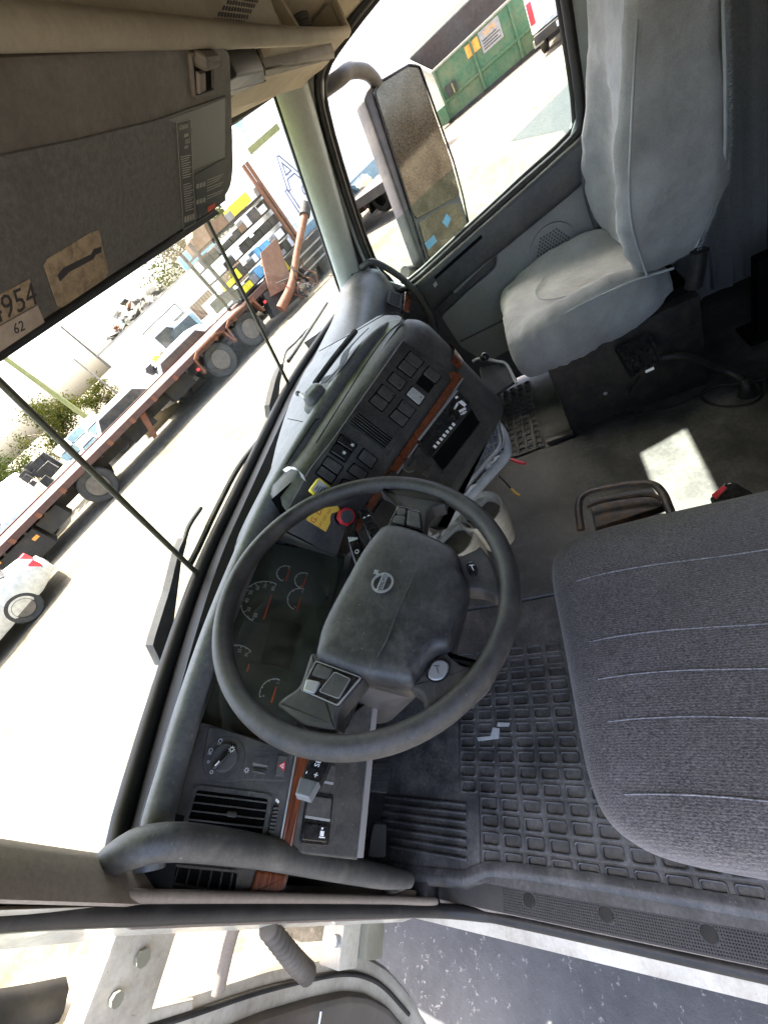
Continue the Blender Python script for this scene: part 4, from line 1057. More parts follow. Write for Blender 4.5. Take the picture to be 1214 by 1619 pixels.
# red and black brake knobs at the left end of the stack
c = ST.uv(540, 818)
tube('knob_stem', [ST.at(c.x, c.y, 0.0), ST.at(c.x, c.y, 0.025)], 0.008, 'offwhite', cs, 12, res=0)
slab('knob_hole', ST, circ(c.x, c.y, 0.016, 20), 0.001, 0.0028, 'black', cs)
kf = Frame(ST.at(c.x, c.y, 0.022), ST.n, ST.u)
rk = slab('red_knob', kf, circ(0, 0, 0.0185, 8), 0.0, 0.012, 'red', cs, 0.003)
slab('knob_face', kf, circ(0, 0, 0.0135, 8), 0.012, 0.0128, 'switch', rk)
c = ST.uv(500, 776)
tube('knob_stem', [ST.at(c.x, c.y, 0.0), ST.at(c.x, c.y, 0.022)], 0.007, 'offwhite', cs, 12, res=0)
yk = Frame(ST.at(c.x, c.y, 0.020), ST.n, ST.u)
y_ = slab('yellow_knob', yk, rnd([Vector((-0.016, -0.016)), Vector((0.016, -0.016)), Vector((0.016, 0.016)), Vector((-0.016, 0.016))], 0.005), 0.0, 0.013, 'yellow', cs, 0.002)
slab('knob_face', yk, rnd([Vector((-0.0125, -0.0125)), Vector((0.0125, -0.0125)), Vector((0.0125, 0.0125)), Vector((-0.0125, 0.0125))], 0.003), 0.013, 0.0136, 'greypl', y_)
for k in range(4): slab('knob_line', yk, [Vector((-0.009, -0.007 + 0.0045 * k)), Vector((0.008 - 0.002 * k, -0.007 + 0.0045 * k)), Vector((0.008 - 0.002 * k, -0.0052 + 0.0045 * k)), Vector((-0.009, -0.0052 + 0.0045 * k))], 0.0136, 0.0139, 'ink', y_)
# yellow paper tag with red print
tagp = slab('paper_tag', ST, ST.q((483, 822), (492, 806), (533, 800), (537, 808), (523, 812), (521, 818), (521, 827), (514, 841)), 0.0045, 0.0052, 'tag')
tag(tagp, 'yellow paper tag with red lettering hanging on the red brake knob', 'tag')
def ttx(s, px, py, size):
    p = ST.uv(px, py); q = ST.uv(px + 8, py - 12) - p
    t = text('print', s, ST, p.x, p.y, 0.0053, size, math.atan2(q.y, q.x), 'tagtext', None, 0.0001); t.parent = tagp
ttx('G. D.', 500, 815, 0.016); ttx('CAT GET ASS', 512, 820, 0.0075)
# cut-away black gap at the left of the stack
slab('gap', Frame(ST.at(*ST.uv(462, 790), -0.02), ST.n, ST.u), [Vector((-0.04, -0.02)), Vector((0.02, -0.05)), Vector((0.03, 0.02)), Vector((-0.02, 0.03))], -0.001, 0.0, 'black', cs)
# grey perforated hinge tab
tp = [pz(450, 745, 0.805), pz(458, 740, 0.806), pz(468, 741, 0.805), pz(476, 748, 0.798), pz(480, 758, 0.785)]
tb = MB()
for i, p in enumerate(tp):
    tb.add([p + Vector((-0.007, -0.007, 0.001)), p + Vector((0.007, 0.007, 0.001))], [])
vv = tb.v
t_ = mobj('hinge_tab', vv + [q - Vector((0, 0, 0.003)) for q in vv], [(2 * i, 2 * i + 1, 2 * i + 3, 2 * i + 2) for i in range(4)] + [(10 + 2 * i, 12 + 2 * i, 13 + 2 * i, 11 + 2 * i) for i in range(4)] + [(0, 2, 12, 10), (2, 4, 14, 12), (4, 6, 16, 14), (6, 8, 18, 16), (1, 11, 13, 3), (3, 13, 15, 5), (5, 15, 17, 7), (7, 17, 19, 9)], 'silver', cs)
# ================================================================== STEERING WHEEL
WC = Vector((-0.52, 0.0, 0.72))
WF = Frame(WC, (0.0306, -0.3437, 0.9386), (1, 0, 0))
sw_ = thing('steering_wheel', 'large dark worn four spoke steering wheel with round badge', 'steering wheel', tuple(WC))
def zz(*pts, w=0.0): return WF.q(*[(300 + 0.453 * x, 740 + 0.453 * y) for x, y in pts], w=w)
# rim: slightly flattened section
v = []; f = []; nA, nB = 96, 14
for i in range(nA):
    t = 2 * math.pi * i / nA
    for k in range(nB):
        p = 2 * math.pi * k / nB
        r = 0.2165 + 0.0150 * math.cos(p) * (1.0 if math.cos(p) > 0 else 0.9)
        v.append(WF.at(r * math.cos(t), r * math.sin(t), 0.0165 * math.sin(p)))
for i in range(nA):
    j = (i + 1) % nA
    for k in range(nB):
        l = (k + 1) % nB
        f.append((i * nB + k, i * nB + l, j * nB + l, j * nB + k))
mobj('rim', v, f, 'rim', sw_, True)
def spoke(pts, w0=-0.022, w1=0.004, name='spoke'): return slab(name, WF, rnd(zz(*pts), 0.008), w0, w1, 'rim', sw_, 0.006)
spoke([(680, 215), (712, 165), (722, 125), (705, 98), (660, 78), (760, 72), (860, 88), (900, 130), (850, 140), (828, 165), (820, 235)])
spoke([(920, 310), (985, 300), (1012, 268), (1052, 320), (1100, 440), (1072, 455), (1030, 430), (960, 425), (950, 370)])
spoke([(830, 690), (905, 625), (918, 650), (955, 680), (1000, 690), (1040, 660), (1075, 690), (1040, 760), (960, 830), (850, 870), (815, 845), (812, 800), (760, 765)])
spoke([(425, 640), (620, 735), (580, 785), (525, 850), (520, 925), (400, 905), (300, 830), (330, 800), (385, 765)])
# back plate and pad
slab('back_plate', WF, rnd(zz((640, 230), (810, 250), (930, 310), (965, 410), (915, 600), (830, 690), (760, 760), (600, 720), (450, 660), (480, 560), (560, 380)), 0.012), -0.05, -0.012, 'hub', sw_, 0.01)
padp = [(690, 197), (790, 217), (880, 255), (925, 283), (940, 312), (943, 350), (972, 408), (955, 480), (930, 570), (908, 628), (870, 640), (835, 670), (790, 730), (770, 756), (690, 745), (600, 726), (500, 690), (442, 663), (445, 620), (460, 560), (500, 475), (555, 375), (600, 295), (640, 240)]
pp = cr([Vector((p.x, p.y, 0)) for p in zz(*padp, w=0.012)], 3, True)
cen = sum(pp, Vector((0, 0, 0))) / len(pp)
rg = []
for sc, w in ((1.0, -0.012), (1.0, 0.006), (0.985, 0.0125), (0.955, 0.0175), (0.91, 0.0205), (0.8, 0.0228), (0.6, 0.0240), (0.35, 0.0246), (0.1, 0.0248)):
    rg.append([WF.at(*((cen + (p - cen) * sc).xy), w) for p in pp])
pd = loft('airbag_pad', rg, 'hub', sw_, True, True, True, 70)
# dip across the lower third of the pad
tube('pad_crease', [WF.at(*p, w_) for p, w_ in zip(zz((822, 285), (795, 350), (755, 440), (720, 520), (690, 600), (655, 660), w=0.023), (0.0222, 0.0238, 0.0247, 0.0248, 0.0246, 0.0236))], 0.0009, 'switch', pd, 5)
# badge
BF = Frame(WF.at(0, 0, 0.0240), WF.n, WF.u)
c = BF.uv(605, 922); e = BF.uv(605, 941); R_ = 0.0165
ring('badge_ring', BF, circ(c.x, c.y, R_, 30), 0.0034, 0.0, 0.0022, 'silver', pd)
ba = math.radians(-12)
def brot(x, y): return Vector((c.x + x * math.cos(ba) - y * math.sin(ba), c.y + x * math.sin(ba) + y * math.cos(ba)))
slab('badge_bar', BF, [brot(-R_ * 0.98, -0.0046), brot(R_ * 0.98, -0.0046), brot(R_ * 0.98, 0.0046), brot(-R_ * 0.98, 0.0046)], 0.0, 0.0024, 'silver', pd, 0.0006)
text('badge_letters', 'VOLVO', BF, *brot(0, -0.0002), 0.0025, 0.0078, ba, 'ink', pd, 0.0002, 1.05)
ar = [brot(R_ * 0.62, R_ * 0.62), brot(R_ * 0.95, R_ * 0.95)]
slab('badge_arrow', BF, [brot(0.0098, 0.0128), brot(0.0128, 0.0098), brot(0.0165, 0.0135), brot(0.0185, 0.0115), brot(0.0190, 0.0190), brot(0.0115, 0.0185), brot(0.0135, 0.0165)], 0.0, 0.0024, 'silver', pd, 0.0004)
# controls on the spokes
def ctl(pts, w0, w1, mat, parent, name='button', b=0.0015, r=0.003): return slab(name, WF, rnd(zz(*pts, w=w1), r), w0, w1, mat, parent, b)
cp = ctl([(440, 672), (600, 730), (515, 830), (388, 775)], 0.0, 0.010, 'gloss', sw_, 'control_pod', 0.002, 0.003)
ring('pod_edge', WF, zz((440, 672), (600, 730), (515, 830), (388, 775), w=0.010), 0.0012, 0.008, 0.0108, 'silver', cp, 0.003)
ctl([(446, 680), (502, 702), (482, 738), (424, 722)], 0.009, 0.0125, 'switch', cp)
ctl([(408, 735), (456, 746), (432, 786), (394, 774)], 0.009, 0.0135, 'silver', cp)
ctl([(505, 710), (562, 735), (520, 806), (450, 780)], 0.009, 0.0130, 'switch', cp)
ring('button_rim', WF, rnd(zz((505, 710), (562, 735), (520, 806), (450, 780), w=0.013), 0.003), 0.0008, 0.0122, 0.0134, 'silver', cp)
cp2 = ctl([(728, 128), (803, 150), (812, 218), (695, 188)], 0.0, 0.010, 'gloss', sw_, 'control_pod', 0.002, 0.003)
ctl([(728, 134), (755, 142), (750, 162), (722, 158)], 0.009, 0.0130, 'switch', cp2); ctl([(715, 164), (752, 166), (748, 196), (705, 184)], 0.009, 0.0130, 'switch', cp2); ctl([(760, 144), (800, 155), (806, 208), (756, 196)], 0.009, 0.0130, 'switch', cp2)
hb = ctl([(832, 705), (850, 672), (880, 666), (905, 682), (900, 712), (880, 738), (850, 742), (830, 730)], 0.0, 0.0085, 'silver', sw_, 'horn_button', 0.002, 0.006)
ring('horn_rim', WF, rnd(zz((826, 707), (848, 666), (882, 659), (912, 680), (905, 716), (882, 745), (848, 749), (824, 732), w=0.006), 0.006), 0.0016, 0.0, 0.007, 'gloss', hb)
hb2 = ctl([(960, 332), (985, 322), (1005, 348), (1000, 372), (978, 372)], 0.0, 0.0085, 'gloss', sw_, 'horn_button', 0.002, 0.004)
def hornsym(px, py, par):
    c = WF.uv(px, py, 0.009); mb = MB()
    mb.add(*tubev([WF.at(c.x - 0.005, c.y - 0.001, 0.0090), WF.at(c.x + 0.004, c.y + 0.002, 0.0090)], 0.0005, 4)); mb.add(*tubev([WF.at(c.x + 0.004, c.y - 0.002, 0.0090), WF.at(c.x + 0.004, c.y + 0.005, 0.0090)], 0.0005, 4))
    mb.build('horn_symbol', 'ink' if par is hb else 'white', par)
hornsym(692, 1058, hb); hornsym(747, 897, hb2)
# column shroud under the wheel
colm = thing('steering_column', 'dark plastic steering column shroud below the wheel', 'column', tuple(WF.at(0, 0, -0.3)))
secs = []
for w, r, da in ((-0.045, 0.052, 0), (-0.06, 0.070, 0), (-0.10, 0.082, 0.0), (-0.17, 0.086, 0.02), (-0.26, 0.078, 0.05), (-0.42, 0.070, 0.12)):
    secs.append([WF.at(-0.01 + r * 1.05 * math.copysign(abs(math.cos(t)) ** 0.7, math.cos(t)), -0.035 + da + r * math.copysign(abs(math.sin(t)) ** 0.7, math.sin(t)), w) for t in [2 * math.pi * k / 28 for k in range(28)]])
M['shroud'] = surf('column_shroud_plastic', (0.055, 0.052, 0.052), 0.45, dust=DU, damt=0.2, dscale=20, grain=1300, gstr=0.3)
loft('shroud', secs, 'shroud', colm, True, True, True, 45)
def stalk(name, tipw, tip, base, wid, th, mat='gloss', roll_=0.0):
    B, T = Vector(base), Vector(tip)
    d = (T - B).normalized(); s_ = d.cross(WF.n).normalized(); n_ = s_.cross(d)
    rg = []
    for t, wf_, tf in ((0, 0.45, 0.5), (0.3, 0.55, 0.6), (0.45, 0.95, 1.0), (0.9, 1.0, 1.0), (1.0, 0.85, 0.8)):
        c_ = lerp(B, T, t); a_, b_ = wid * wf_ / 2, th * tf / 2
        rg.append([c_ + s_ * x * a_ + n_ * y * b_ for x, y in ((-1, -0.6), (-0.7, -1), (0.7, -1), (1, -0.6), (1, 0.6), (0.7, 1), (-0.7, 1), (-1, 0.6))])
    return loft(name, rg, mat, colm, True, True, True, 30), Frame(lerp(B, T, 0.68) + n_ * th * 0.505, n_, d)
def wp(px, py, w): u = WF.uv(px, py, w); return WF.at(u.x, u.y, w)
st_a, fa = stalk('stalk', 0, wp(574, 806, -0.035), wp(640, 950, -0.09), 0.024, 0.016)
st_b, fb = stalk('stalk', 0, wp(553, 834, -0.055), wp(600, 985, -0.10), 0.022, 0.015)
st_c, fc = stalk('stalk', 0, wp(489, 1246, -0.03), wp(570, 1060, -0.09), 0.026, 0.017)
st_d, fd = stalk('stalk', 0, wp(535, 1150, -0.075), wp(575, 1060, -0.10), 0.022, 0.015)
slab('stalk_tip', fc, [Vector((0.050, -0.012)), Vector((0.068, -0.009)), Vector((0.068, 0.009)), Vector((0.050, 0.012))], -0.010, 0.0015, 'tip', st_c, 0.002)
text('stalk_text', 'SET', fc, 0.028, 0.002, 0.0006, 0.0095, math.pi, 'white', st_c, 0.0002)
text('stalk_text', '+', fc, 0.044, 0.005, 0.0006, 0.011, 0, 'white', st_c, 0.0002); text('stalk_text', '-', fc, 0.044, -0.006, 0.0006, 0.011, 0, 'white', st_c, 0.0002)
for k in range(5): slab('fan_mark', fb, [Vector((0.028, -0.0085 + 0.0036 * k)), Vector((0.028 + 0.004 + 0.0016 * k, -0.0085 + 0.0036 * k)), Vector((0.028 + 0.004 + 0.0016 * k, -0.0065 + 0.0036 * k)), Vector((0.028, -0.0065 + 0.0036 * k))], 0.0002, 0.0007, 'white', st_b)
icon(0, 0, 0, 0.0001, st_b) if False else None
mb = MB(); mb.add(*tubev([fb.at(0.004 + 0.0035 * math.cos(a), 0.0035 * math.sin(a), 0.0004) for a in [2 * math.pi * i / 12 for i in range(12)]], 0.0006, 4, True)); mb.build('wiper_symbol', 'white', st_b)
for k, x in enumerate((0.010, 0.024)): ring('stalk_button', fa, rnd([Vector((x - 0.005, -0.007)), Vector((x + 0.005, -0.007)), Vector((x + 0.005, 0.007)), Vector((x - 0.005, 0.007))], 0.002), 0.0006, 0.0, 0.0012, 'switch', st_a)
slab('arrow_mark', fa, [Vector((0.040, 0.001)), Vector((0.040, 0.008)), Vector((0.0425, 0.0045))], 0.0003, 0.0008, 'white', st_a); slab('arrow_mark', fa, [Vector((0.040, -0.001)), Vector((0.040, -0.008)), Vector((0.0425, -0.0045))], 0.0003, 0.0008, 'white', st_a)
# pedal by the kick panel
ped = thing('clutch_pedal', 'black ribbed foot pedal on the floor below the left switches', 'pedal', tuple(pz(598, 1330, 0.05)))
FP = Frame(pz(598, 1330, 0.10), (0, -0.75, 0.66), (1, 0, 0))
slab('pad', FP, FP.q((590, 1300), (612, 1302), (610, 1356), (580, 1356)), -0.012, 0.0, 'rubber', ped, 0.003, 0.008)
tube('arm', [FP.at(0.0, 0.0, -0.012), FP.at(0.0, 0.10, -0.08), FP.at(0.0, 0.30, -0.12)], 0.008, 'steel', ped, 8)
ped2 = thing('brake_pedal', 'square ribbed pedal block under the wheel rim by the pale strip', 'pedal', tuple(pz(600, 1230, 0.05)))
FQ = Frame(pz(600, 1230, 0.09), (0, -0.7, 0.7), (1, 0, 0))
slab('pad', FQ, FQ.q((590, 1205), (618, 1205), (612, 1255), (583, 1252)), -0.012, 0.0, 'rubber', ped2, 0.003, 0.004)
for k in range(4): slab('rib', FQ, FQ.q((588 - k * 1, 1212 + k * 11), (616 - k * 1, 1212 + k * 11), (616 - k, 1215 + k * 11), (588 - k, 1215 + k * 11)), 0.0, 0.002, 'rubber', ped2)
# ================================================================== SEATS
def seat_grid(name, fn, nu, nv, mat, parent, smooth=True):
    v = []; f = []
    for j in range(nv + 1):
        for i in range(nu + 1): v.append(fn(i / nu, j / nv))
    for j in range(nv):
        for i in range(nu): f.append((j * (nu + 1) + i, j * (nu + 1) + i + 1, (j + 1) * (nu + 1) + i + 1, (j + 1) * (nu + 1) + i))
    return mobj(name, v, f, mat, parent, smooth)
def sup(t, p): return math.copysign(abs(t) ** p, t)
# driver seat: squarish cushion with rounded front corners
dsx, dsy = -0.558, -0.55
drv = thing('driver_seat', 'driver seat with purple grey ribbed fabric cushion and pale thread lines', 'seat', (dsx, dsy, 0.0))
def dcush(w, h0=0.0):
    out = []
    n = 96
    for k in range(n):
        t = 2 * math.pi * k / n
        x = sup(math.cos(t), 0.22) * 0.239; y = sup(math.sin(t), 0.24) * 0.335
        x *= 1.0 - 0.05 * max(0, y / 0.335) ** 3
        out.append((x, y))
    return out
base = dcush(0)
rg = []
for sc, z in ((0.90, 0.300), (0.955, 0.310), (0.985, 0.335), (1.0, 0.37), (1.0, 0.405), (0.985, 0.430), (0.955, 0.446), (0.90, 0.457), (0.75, 0.465), (0.5, 0.468), (0.25, 0.469)):
    rg.append([Vector((dsx + x * (sc if sc > 0.9 else sc), dsy + y * (1 - (1 - sc) * 0.8), z + 0.018 * (y * (1 - (1 - sc) * 0.8) / 0.335))) for x, y in base])
crumple(loft('cushion', rg, 'seat', drv, True, True, True, 60), 0.003, 9.0, 2.0, 0.4)
TOPP = [(0.985, 0.430), (0.955, 0.446), (0.90, 0.457), (0.75, 0.465), (0.5, 0.468), (0.0, 0.4695)]
def cush_z(x, y):
    """height of the cushion top at x, y"""
    X, Y = (x - dsx) / 0.239, (y - dsy) / 0.335
    s = max(abs(X), max(0.0, (abs(Y) - 0.2) / 0.8))
    z = TOPP[-1][1]
    for (s1, z1), (s0, z0) in zip(TOPP, TOPP[1:]):
        if s0 <= s <= s1: z = z0 + (z1 - z0) * (s - s0) / (s1 - s0)
    if s > 0.985: z = 0.415
    return z + 0.018 * Y
for x in (-0.735, -0.655, -0.600, -0.545, -0.44):
    pts = [Vector((x + 0.003 * math.sin(k * 0.7), y, cush_z(x, y) + 0.0008)) for k, y in enumerate([-0.262 - 0.60 * k / 17 for k in range(18)])]
    tube('thread_line', pts, 0.0010, 'thread', drv, 5, res=2)
rg = []
for i, z in enumerate((0.44, 0.50, 0.62, 0.78, 0.92, 1.02, 1.06)):
    w = (0.20, 0.235, 0.24, 0.235, 0.22, 0.19, 0.12)[i]; y0 = -0.86 - 0.16 * (z - 0.44)
    rg.append([Vector((dsx + sup(math.cos(t), 0.45) * w, y0 + sup(math.sin(t), 0.6) * (0.07 if i < 6 else 0.04), z)) for t in [2 * math.pi * k / 28 for k in range(28)]])
loft('backrest', rg, 'seat', drv, True, True, True, 60)
box('pedestal', -0.74, -0.38, -0.80, -0.30, 0.011, 0.30, 'steel', drv, 0.01)
# seat slide handle and buckle
hd = [pz(918, 838, 0.30), pz(914, 800, 0.30), pz(922, 783, 0.30), pz(945, 774, 0.30), pz(1000, 764, 0.30), pz(1030, 765, 0.30), pz(1046, 778, 0.30), pz(1056, 800, 0.30), pz(1064, 822, 0.30)]
sh = thing('seat_adjust_bar', 'bent rusty black metal bar sticking out beside the driver cushion', 'bar', tuple(hd[4] - Vector((0, 0, 0.05))))
tube('loop', hd, 0.0085, 'rustysteel', sh, 8, squash=0.6)
tube('inner_loop', [p + Vector((-0.035, -0.004 if i > 4 else 0.0, -0.004)) for i, p in enumerate(hd[2:8])], 0.0045, 'rustysteel', sh, 6)
slab('plate', Frame((0, 0, 0.27), (0, 0, 1), (1, 0, 0)), [Vector((p.x, p.y)) for p in (pz(930, 790, 0.27), pz(1030, 770, 0.27), pz(1050, 800, 0.27), pz(940, 835, 0.27))], -0.02, 0.0, 'rustysteel', sh, 0.003)
bk = thing('seat_belt_buckle', 'black seat belt buckle with red button beside the driver cushion', 'buckle', tuple(pz(1160, 785, 0.30)))
FB = Frame(pz(1160, 783, 0.40), (-0.3, 0.35, 0.88), (0.2, -1, 0))
slab('body', FB, FB.q((1120, 788), (1146, 762), (1160, 762), (1200, 786), (1196, 800), (1126, 800)), -0.03, 0.0, 'gloss', bk, 0.003, 0.004)
slab('release_button', FB, FB.q((1124, 783), (1143, 768), (1150, 771), (1132, 790)), 0.0, 0.003, 'red', bk, 0.001, 0.002)

# passenger seat
ps = thing('passenger_seat', 'grey velour bucket seat on a black box on the passenger side', 'seat', (0.66, -0.5, 0.0))
bx = thing('seat_box', 'black metal box under the grey passenger seat', 'box', (0.65, -0.5, 0.0))
box('case', 0.452, 0.87, -0.712, -0.292, 0.011, 0.330, 'steel', bx, 0.006)
slab('bolt', Frame((0.4515, -0.5, 0.1), (-1, 0, 0), (0, -1, 0)), circ(-0.07, 0.03, 0.006, 8), 0, 0.003, 'silver', bx); slab('bolt', Frame((0.4515, -0.5, 0.1), (-1, 0, 0), (0, -1, 0)), circ(0.03, 0.12, 0.006, 8), 0, 0.003, 'silver', bx)
box('foot_flange', 0.43, 0.462, -0.298, -0.20, 0.011, 0.03, 'steel', bx, 0.003)
box('slide_rail', 0.49, 0.83, -0.70, -0.28, 0.332, 0.355, 'black', bx)
# cushion: loft of cross-sections from front to back (y)
def csec(y, xc, hw, zb, zt, bol, dip):
    pts = []
    prof = [(-1.0, 0.30), (-1.03, 0.55), (-0.99, 0.82), (-0.90, 0.97), (-0.78, 1.0), (-0.66, 0.93), (-0.5, 0.0), (-0.25, 0.0), (0.0, 0.0), (0.25, 0.0), (0.5, 0.0), (0.66, 0.93), (0.78, 1.0), (0.90, 0.97), (0.99, 0.82), (1.03, 0.55), (1.0, 0.30), (0.93, 0.0), (0.5, -0.05), (0.0, -0.06), (-0.5, -0.05), (-0.93, 0.0)]
    out = []
    for i, (a, h) in enumerate(prof):
        x = xc + a * hw
        if 6 <= i <= 10: z = zt - dip * (1 - 0.35 * (abs(a) / 0.5) ** 2)
        elif i in (5, 11): z = zt - dip * 0.30 + bol * 0.4
        elif i in (4, 12): z = zt + bol
        elif i in (3, 13): z = zt + bol * 0.75
        elif i in (2, 14): z = zt - 0.02 + bol * 0.3
        else: z = zb + (zt - zb) * max(0, h) * 0.9
        out.append(Vector((x, y, z)))
    return out
cs_ = []
for (y, hw, zb, zt, bol, dip) in ((-0.205, 0.10, 0.375, 0.385, 0.0, 0.0), (-0.207, 0.16, 0.34, 0.415, 0.0, 0.0), (-0.215, 0.195, 0.315, 0.435, 0.0, 0.0), (-0.235, 0.215, 0.30, 0.452, 0.002, 0.0), (-0.27, 0.226, 0.295, 0.462, 0.006, 0.003), (-0.32, 0.230, 0.295, 0.464, 0.018, 0.008), (-0.40, 0.232, 0.30, 0.458, 0.034, 0.014), (-0.48, 0.230, 0.305, 0.448, 0.044, 0.018), (-0.56, 0.222, 0.315, 0.440, 0.038, 0.018), (-0.62, 0.208, 0.330, 0.428, 0.018, 0.012), (-0.66, 0.18, 0.35, 0.405, 0.0, 0.0)):
    cs_.append(csec(y, 0.672, hw, zb, zt, bol, dip))
def smooth_rings(r, n=3):
    m = len(r[0]); cols = [cr([q[k] for q in r], n) for k in range(m)]
    return [[cols[k][i] for k in range(m)] for i in range(len(cols[0]))]
def sub_ring(r):  # close-loop smoothing of a ring
    return cr(r, 2, True)
cu = crumple(loft('cushion', [sub_ring(q) for q in smooth_rings(cs_, 5)], 'velour', ps, True, True, True, 75), 0.018, 12.0, 4.0, 0.6)
M['piping'] = fabric('pale_piping', (0.30, 0.31, 0.31), (0.38, 0.39, 0.38))
# piping along near edge of cushion and across the insert
tube('piping', [Vector((0.45, -0.66, 0.440)), Vector((0.448, -0.56, 0.462)), Vector((0.447, -0.45, 0.468)), Vector((0.45, -0.36, 0.463)), Vector((0.458, -0.28, 0.452)), Vector((0.485, -0.228, 0.437)), Vector((0.55, -0.212, 0.43)), Vector((0.70, -0.208, 0.43))], 0.0035, 'piping', cu, 6)
tube('piping', [Vector((0.555, -0.64, 0.436)), Vector((0.56, -0.5, 0.446)), Vector((0.575, -0.40, 0.456)), Vector((0.62, -0.345, 0.462)), Vector((0.70, -0.335, 0.463)), Vector((0.77, -0.37, 0.458))], 0.0025, 'piping', cu, 6)
# backrest: cross-sections in z, bolsters towards -y (front is +y)
def bsec(z, hw, yf, yb, bol, dip):
    prof = [(-1.01, 0.45), (-1.02, 0.75), (-0.97, 0.95), (-0.86, 1.0), (-0.72, 0.93), (-0.5, 0), (-0.2, 0), (0.2, 0), (0.5, 0), (0.72, 0.93), (0.86, 1.0), (0.97, 0.95), (1.02, 0.75), (1.01, 0.45), (1.0, 0.1), (0.93, -0.10), (0.4, -0.13), (0, -0.14), (-0.4, -0.13), (-0.93, -0.10), (-1.0, 0.1)]
    out = []
    for i, (a, h) in enumerate(prof):
        x = 0.672 + a * hw
        if 5 <= i <= 8: y = yf - dip
        elif i in (4, 9): y = yf - dip * 0.3 + bol * 0.45
        elif i in (3, 10): y = yf + bol
        elif i in (2, 11): y = yf + bol * 0.72
        else: y = yb + (yf - yb) * h
        out.append(Vector((x, y, z)))
    return out
bs = []
for (z, hw, yf, yb, bol, dip) in ((0.428, 0.10, -0.635, -0.665, 0, 0), (0.433, 0.16, -0.615, -0.680, 0.0, 0.0), (0.452, 0.195, -0.602, -0.705, 0.008, 0.0), (0.50, 0.218, -0.60, -0.738, 0.028, 0.012), (0.58, 0.232, -0.605, -0.762, 0.045, 0.02), (0.66, 0.235, -0.612, -0.768, 0.046, 0.022), (0.74, 0.218, -0.622, -0.772, 0.036, 0.018), (0.82, 0.196, -0.635, -0.775, 0.022, 0.012), (0.90, 0.192, -0.65, -0.782, 0.014, 0.008), (0.98, 0.206, -0.665, -0.792, 0.014, 0.005), (1.06, 0.212, -0.680, -0.80, 0.012, 0.0), (1.12, 0.16, -0.70, -0.80, 0.0, 0.0), (1.14, 0.10, -0.72, -0.79, 0.0, 0.0)):
    bs.append(bsec(z, hw, yf, yb, bol, dip))
br = crumple(loft('backrest', [sub_ring(q) for q in smooth_rings(bs, 5)], 'velour', ps, True, True, True, 75), 0.020, 11.0, 9.0, 0.6)
tube('piping', [Vector((0.448, -0.60, 0.455)), Vector((0.438, -0.592, 0.52)), Vector((0.436, -0.585, 0.6)), Vector((0.438, -0.592, 0.68)), Vector((0.446, -0.61, 0.76)), Vector((0.462, -0.632, 0.84)), Vector((0.472, -0.66, 0.95)), Vector((0.482, -0.685, 1.05))], 0.003, 'piping', br, 6)
tube('piping', [Vector((0.462, -0.715, 0.46)), Vector((0.441, -0.768, 0.6)), Vector((0.446, -0.782, 0.75)), Vector((0.468, -0.792, 0.9)), Vector((0.474, -0.802, 1.02))], 0.004, 'piping', br, 6)
tube('piping', [Vector((0.56, -0.612, 0.47)), Vector((0.565, -0.618, 0.58)), Vector((0.575, -0.632, 0.68)), Vector((0.62, -0.638, 0.705)), Vector((0.70, -0.640, 0.70)), Vector((0.75, -0.636, 0.66))], 0.0025, 'piping', br, 6)
random.seed(31); fz = MB()
edge_ = cr([Vector((0.460, -0.718, 0.45)), Vector((0.437, -0.774, 0.6)), Vector((0.442, -0.786, 0.75)), Vector((0.466, -0.796, 0.9)), Vector((0.468, -0.808, 1.04))], 60)
for p in edge_:
    for k in range(3):
        a = p + Vector((random.uniform(-.002, .002), random.uniform(-.003, .003), random.uniform(-.002, .002)))
        d = Vector((random.gauss(-0.3, 0.6), random.gauss(-1.0, 0.4), random.gauss(0, 0.7))).normalized() * random.uniform(0.003, 0.011)
        w = Vector((0, 0, 0.0005))
        fz.add([a - w, a + w, a + d], [(0, 1, 2)])
fo = fz.build('frayed_edge', 'piping', br); fo['kind'] = 'stuff'
tube('recliner', [Vector((0.455, -0.70, 0.36)), Vector((0.455, -0.72, 0.45))], 0.022, 'steel', ps, 8, res=0)
# phone cradle on a flexible arm by the passenger seat, with a coiled cable
pc = thing('phone_cradle', 'black phone cradle on a flexible arm beside the passenger seat box', 'phone holder', tuple(pz(1180, 595, 0.0)))
CFm = Frame(pxx(1008, 562, 0.415), (-0.75, -0.15, 0.64), (0.1, -0.98, 0.1))
q = CFm.q((972, 552), (1022, 527), (1043, 570), (998, 598))
slab('back', CFm, q, -0.012, 0.0, 'gloss', pc, 0.002, 0.004)
ring('clip_frame', CFm, q, 0.006, 0.0, 0.022, 'gloss', pc, 0.004)
slab('sticker', CFm, CFm.q((1016, 588), (1029, 582), (1030, 586), (1017, 592)), 0.022, 0.0225, 'white', pc)
e0 = CFm.at(*CFm.uv(1035, 566), -0.01)
arm = [e0, pxx(1080, 563, 0.40), pxx(1120, 575, 0.41), pxx(1150, 588, 0.40), pxx(1175, 602, 0.36)]
tube('flexible_arm', arm, [0.010, 0.011, 0.0115, 0.012, 0.012], 'rubber', pc, 10)
tube('arm_foot', [arm[-1], pz(1180, 612, 0.04), pz(1182, 622, 0.012)], [0.014, 0.018, 0.026], 'rubber', pc, 10)
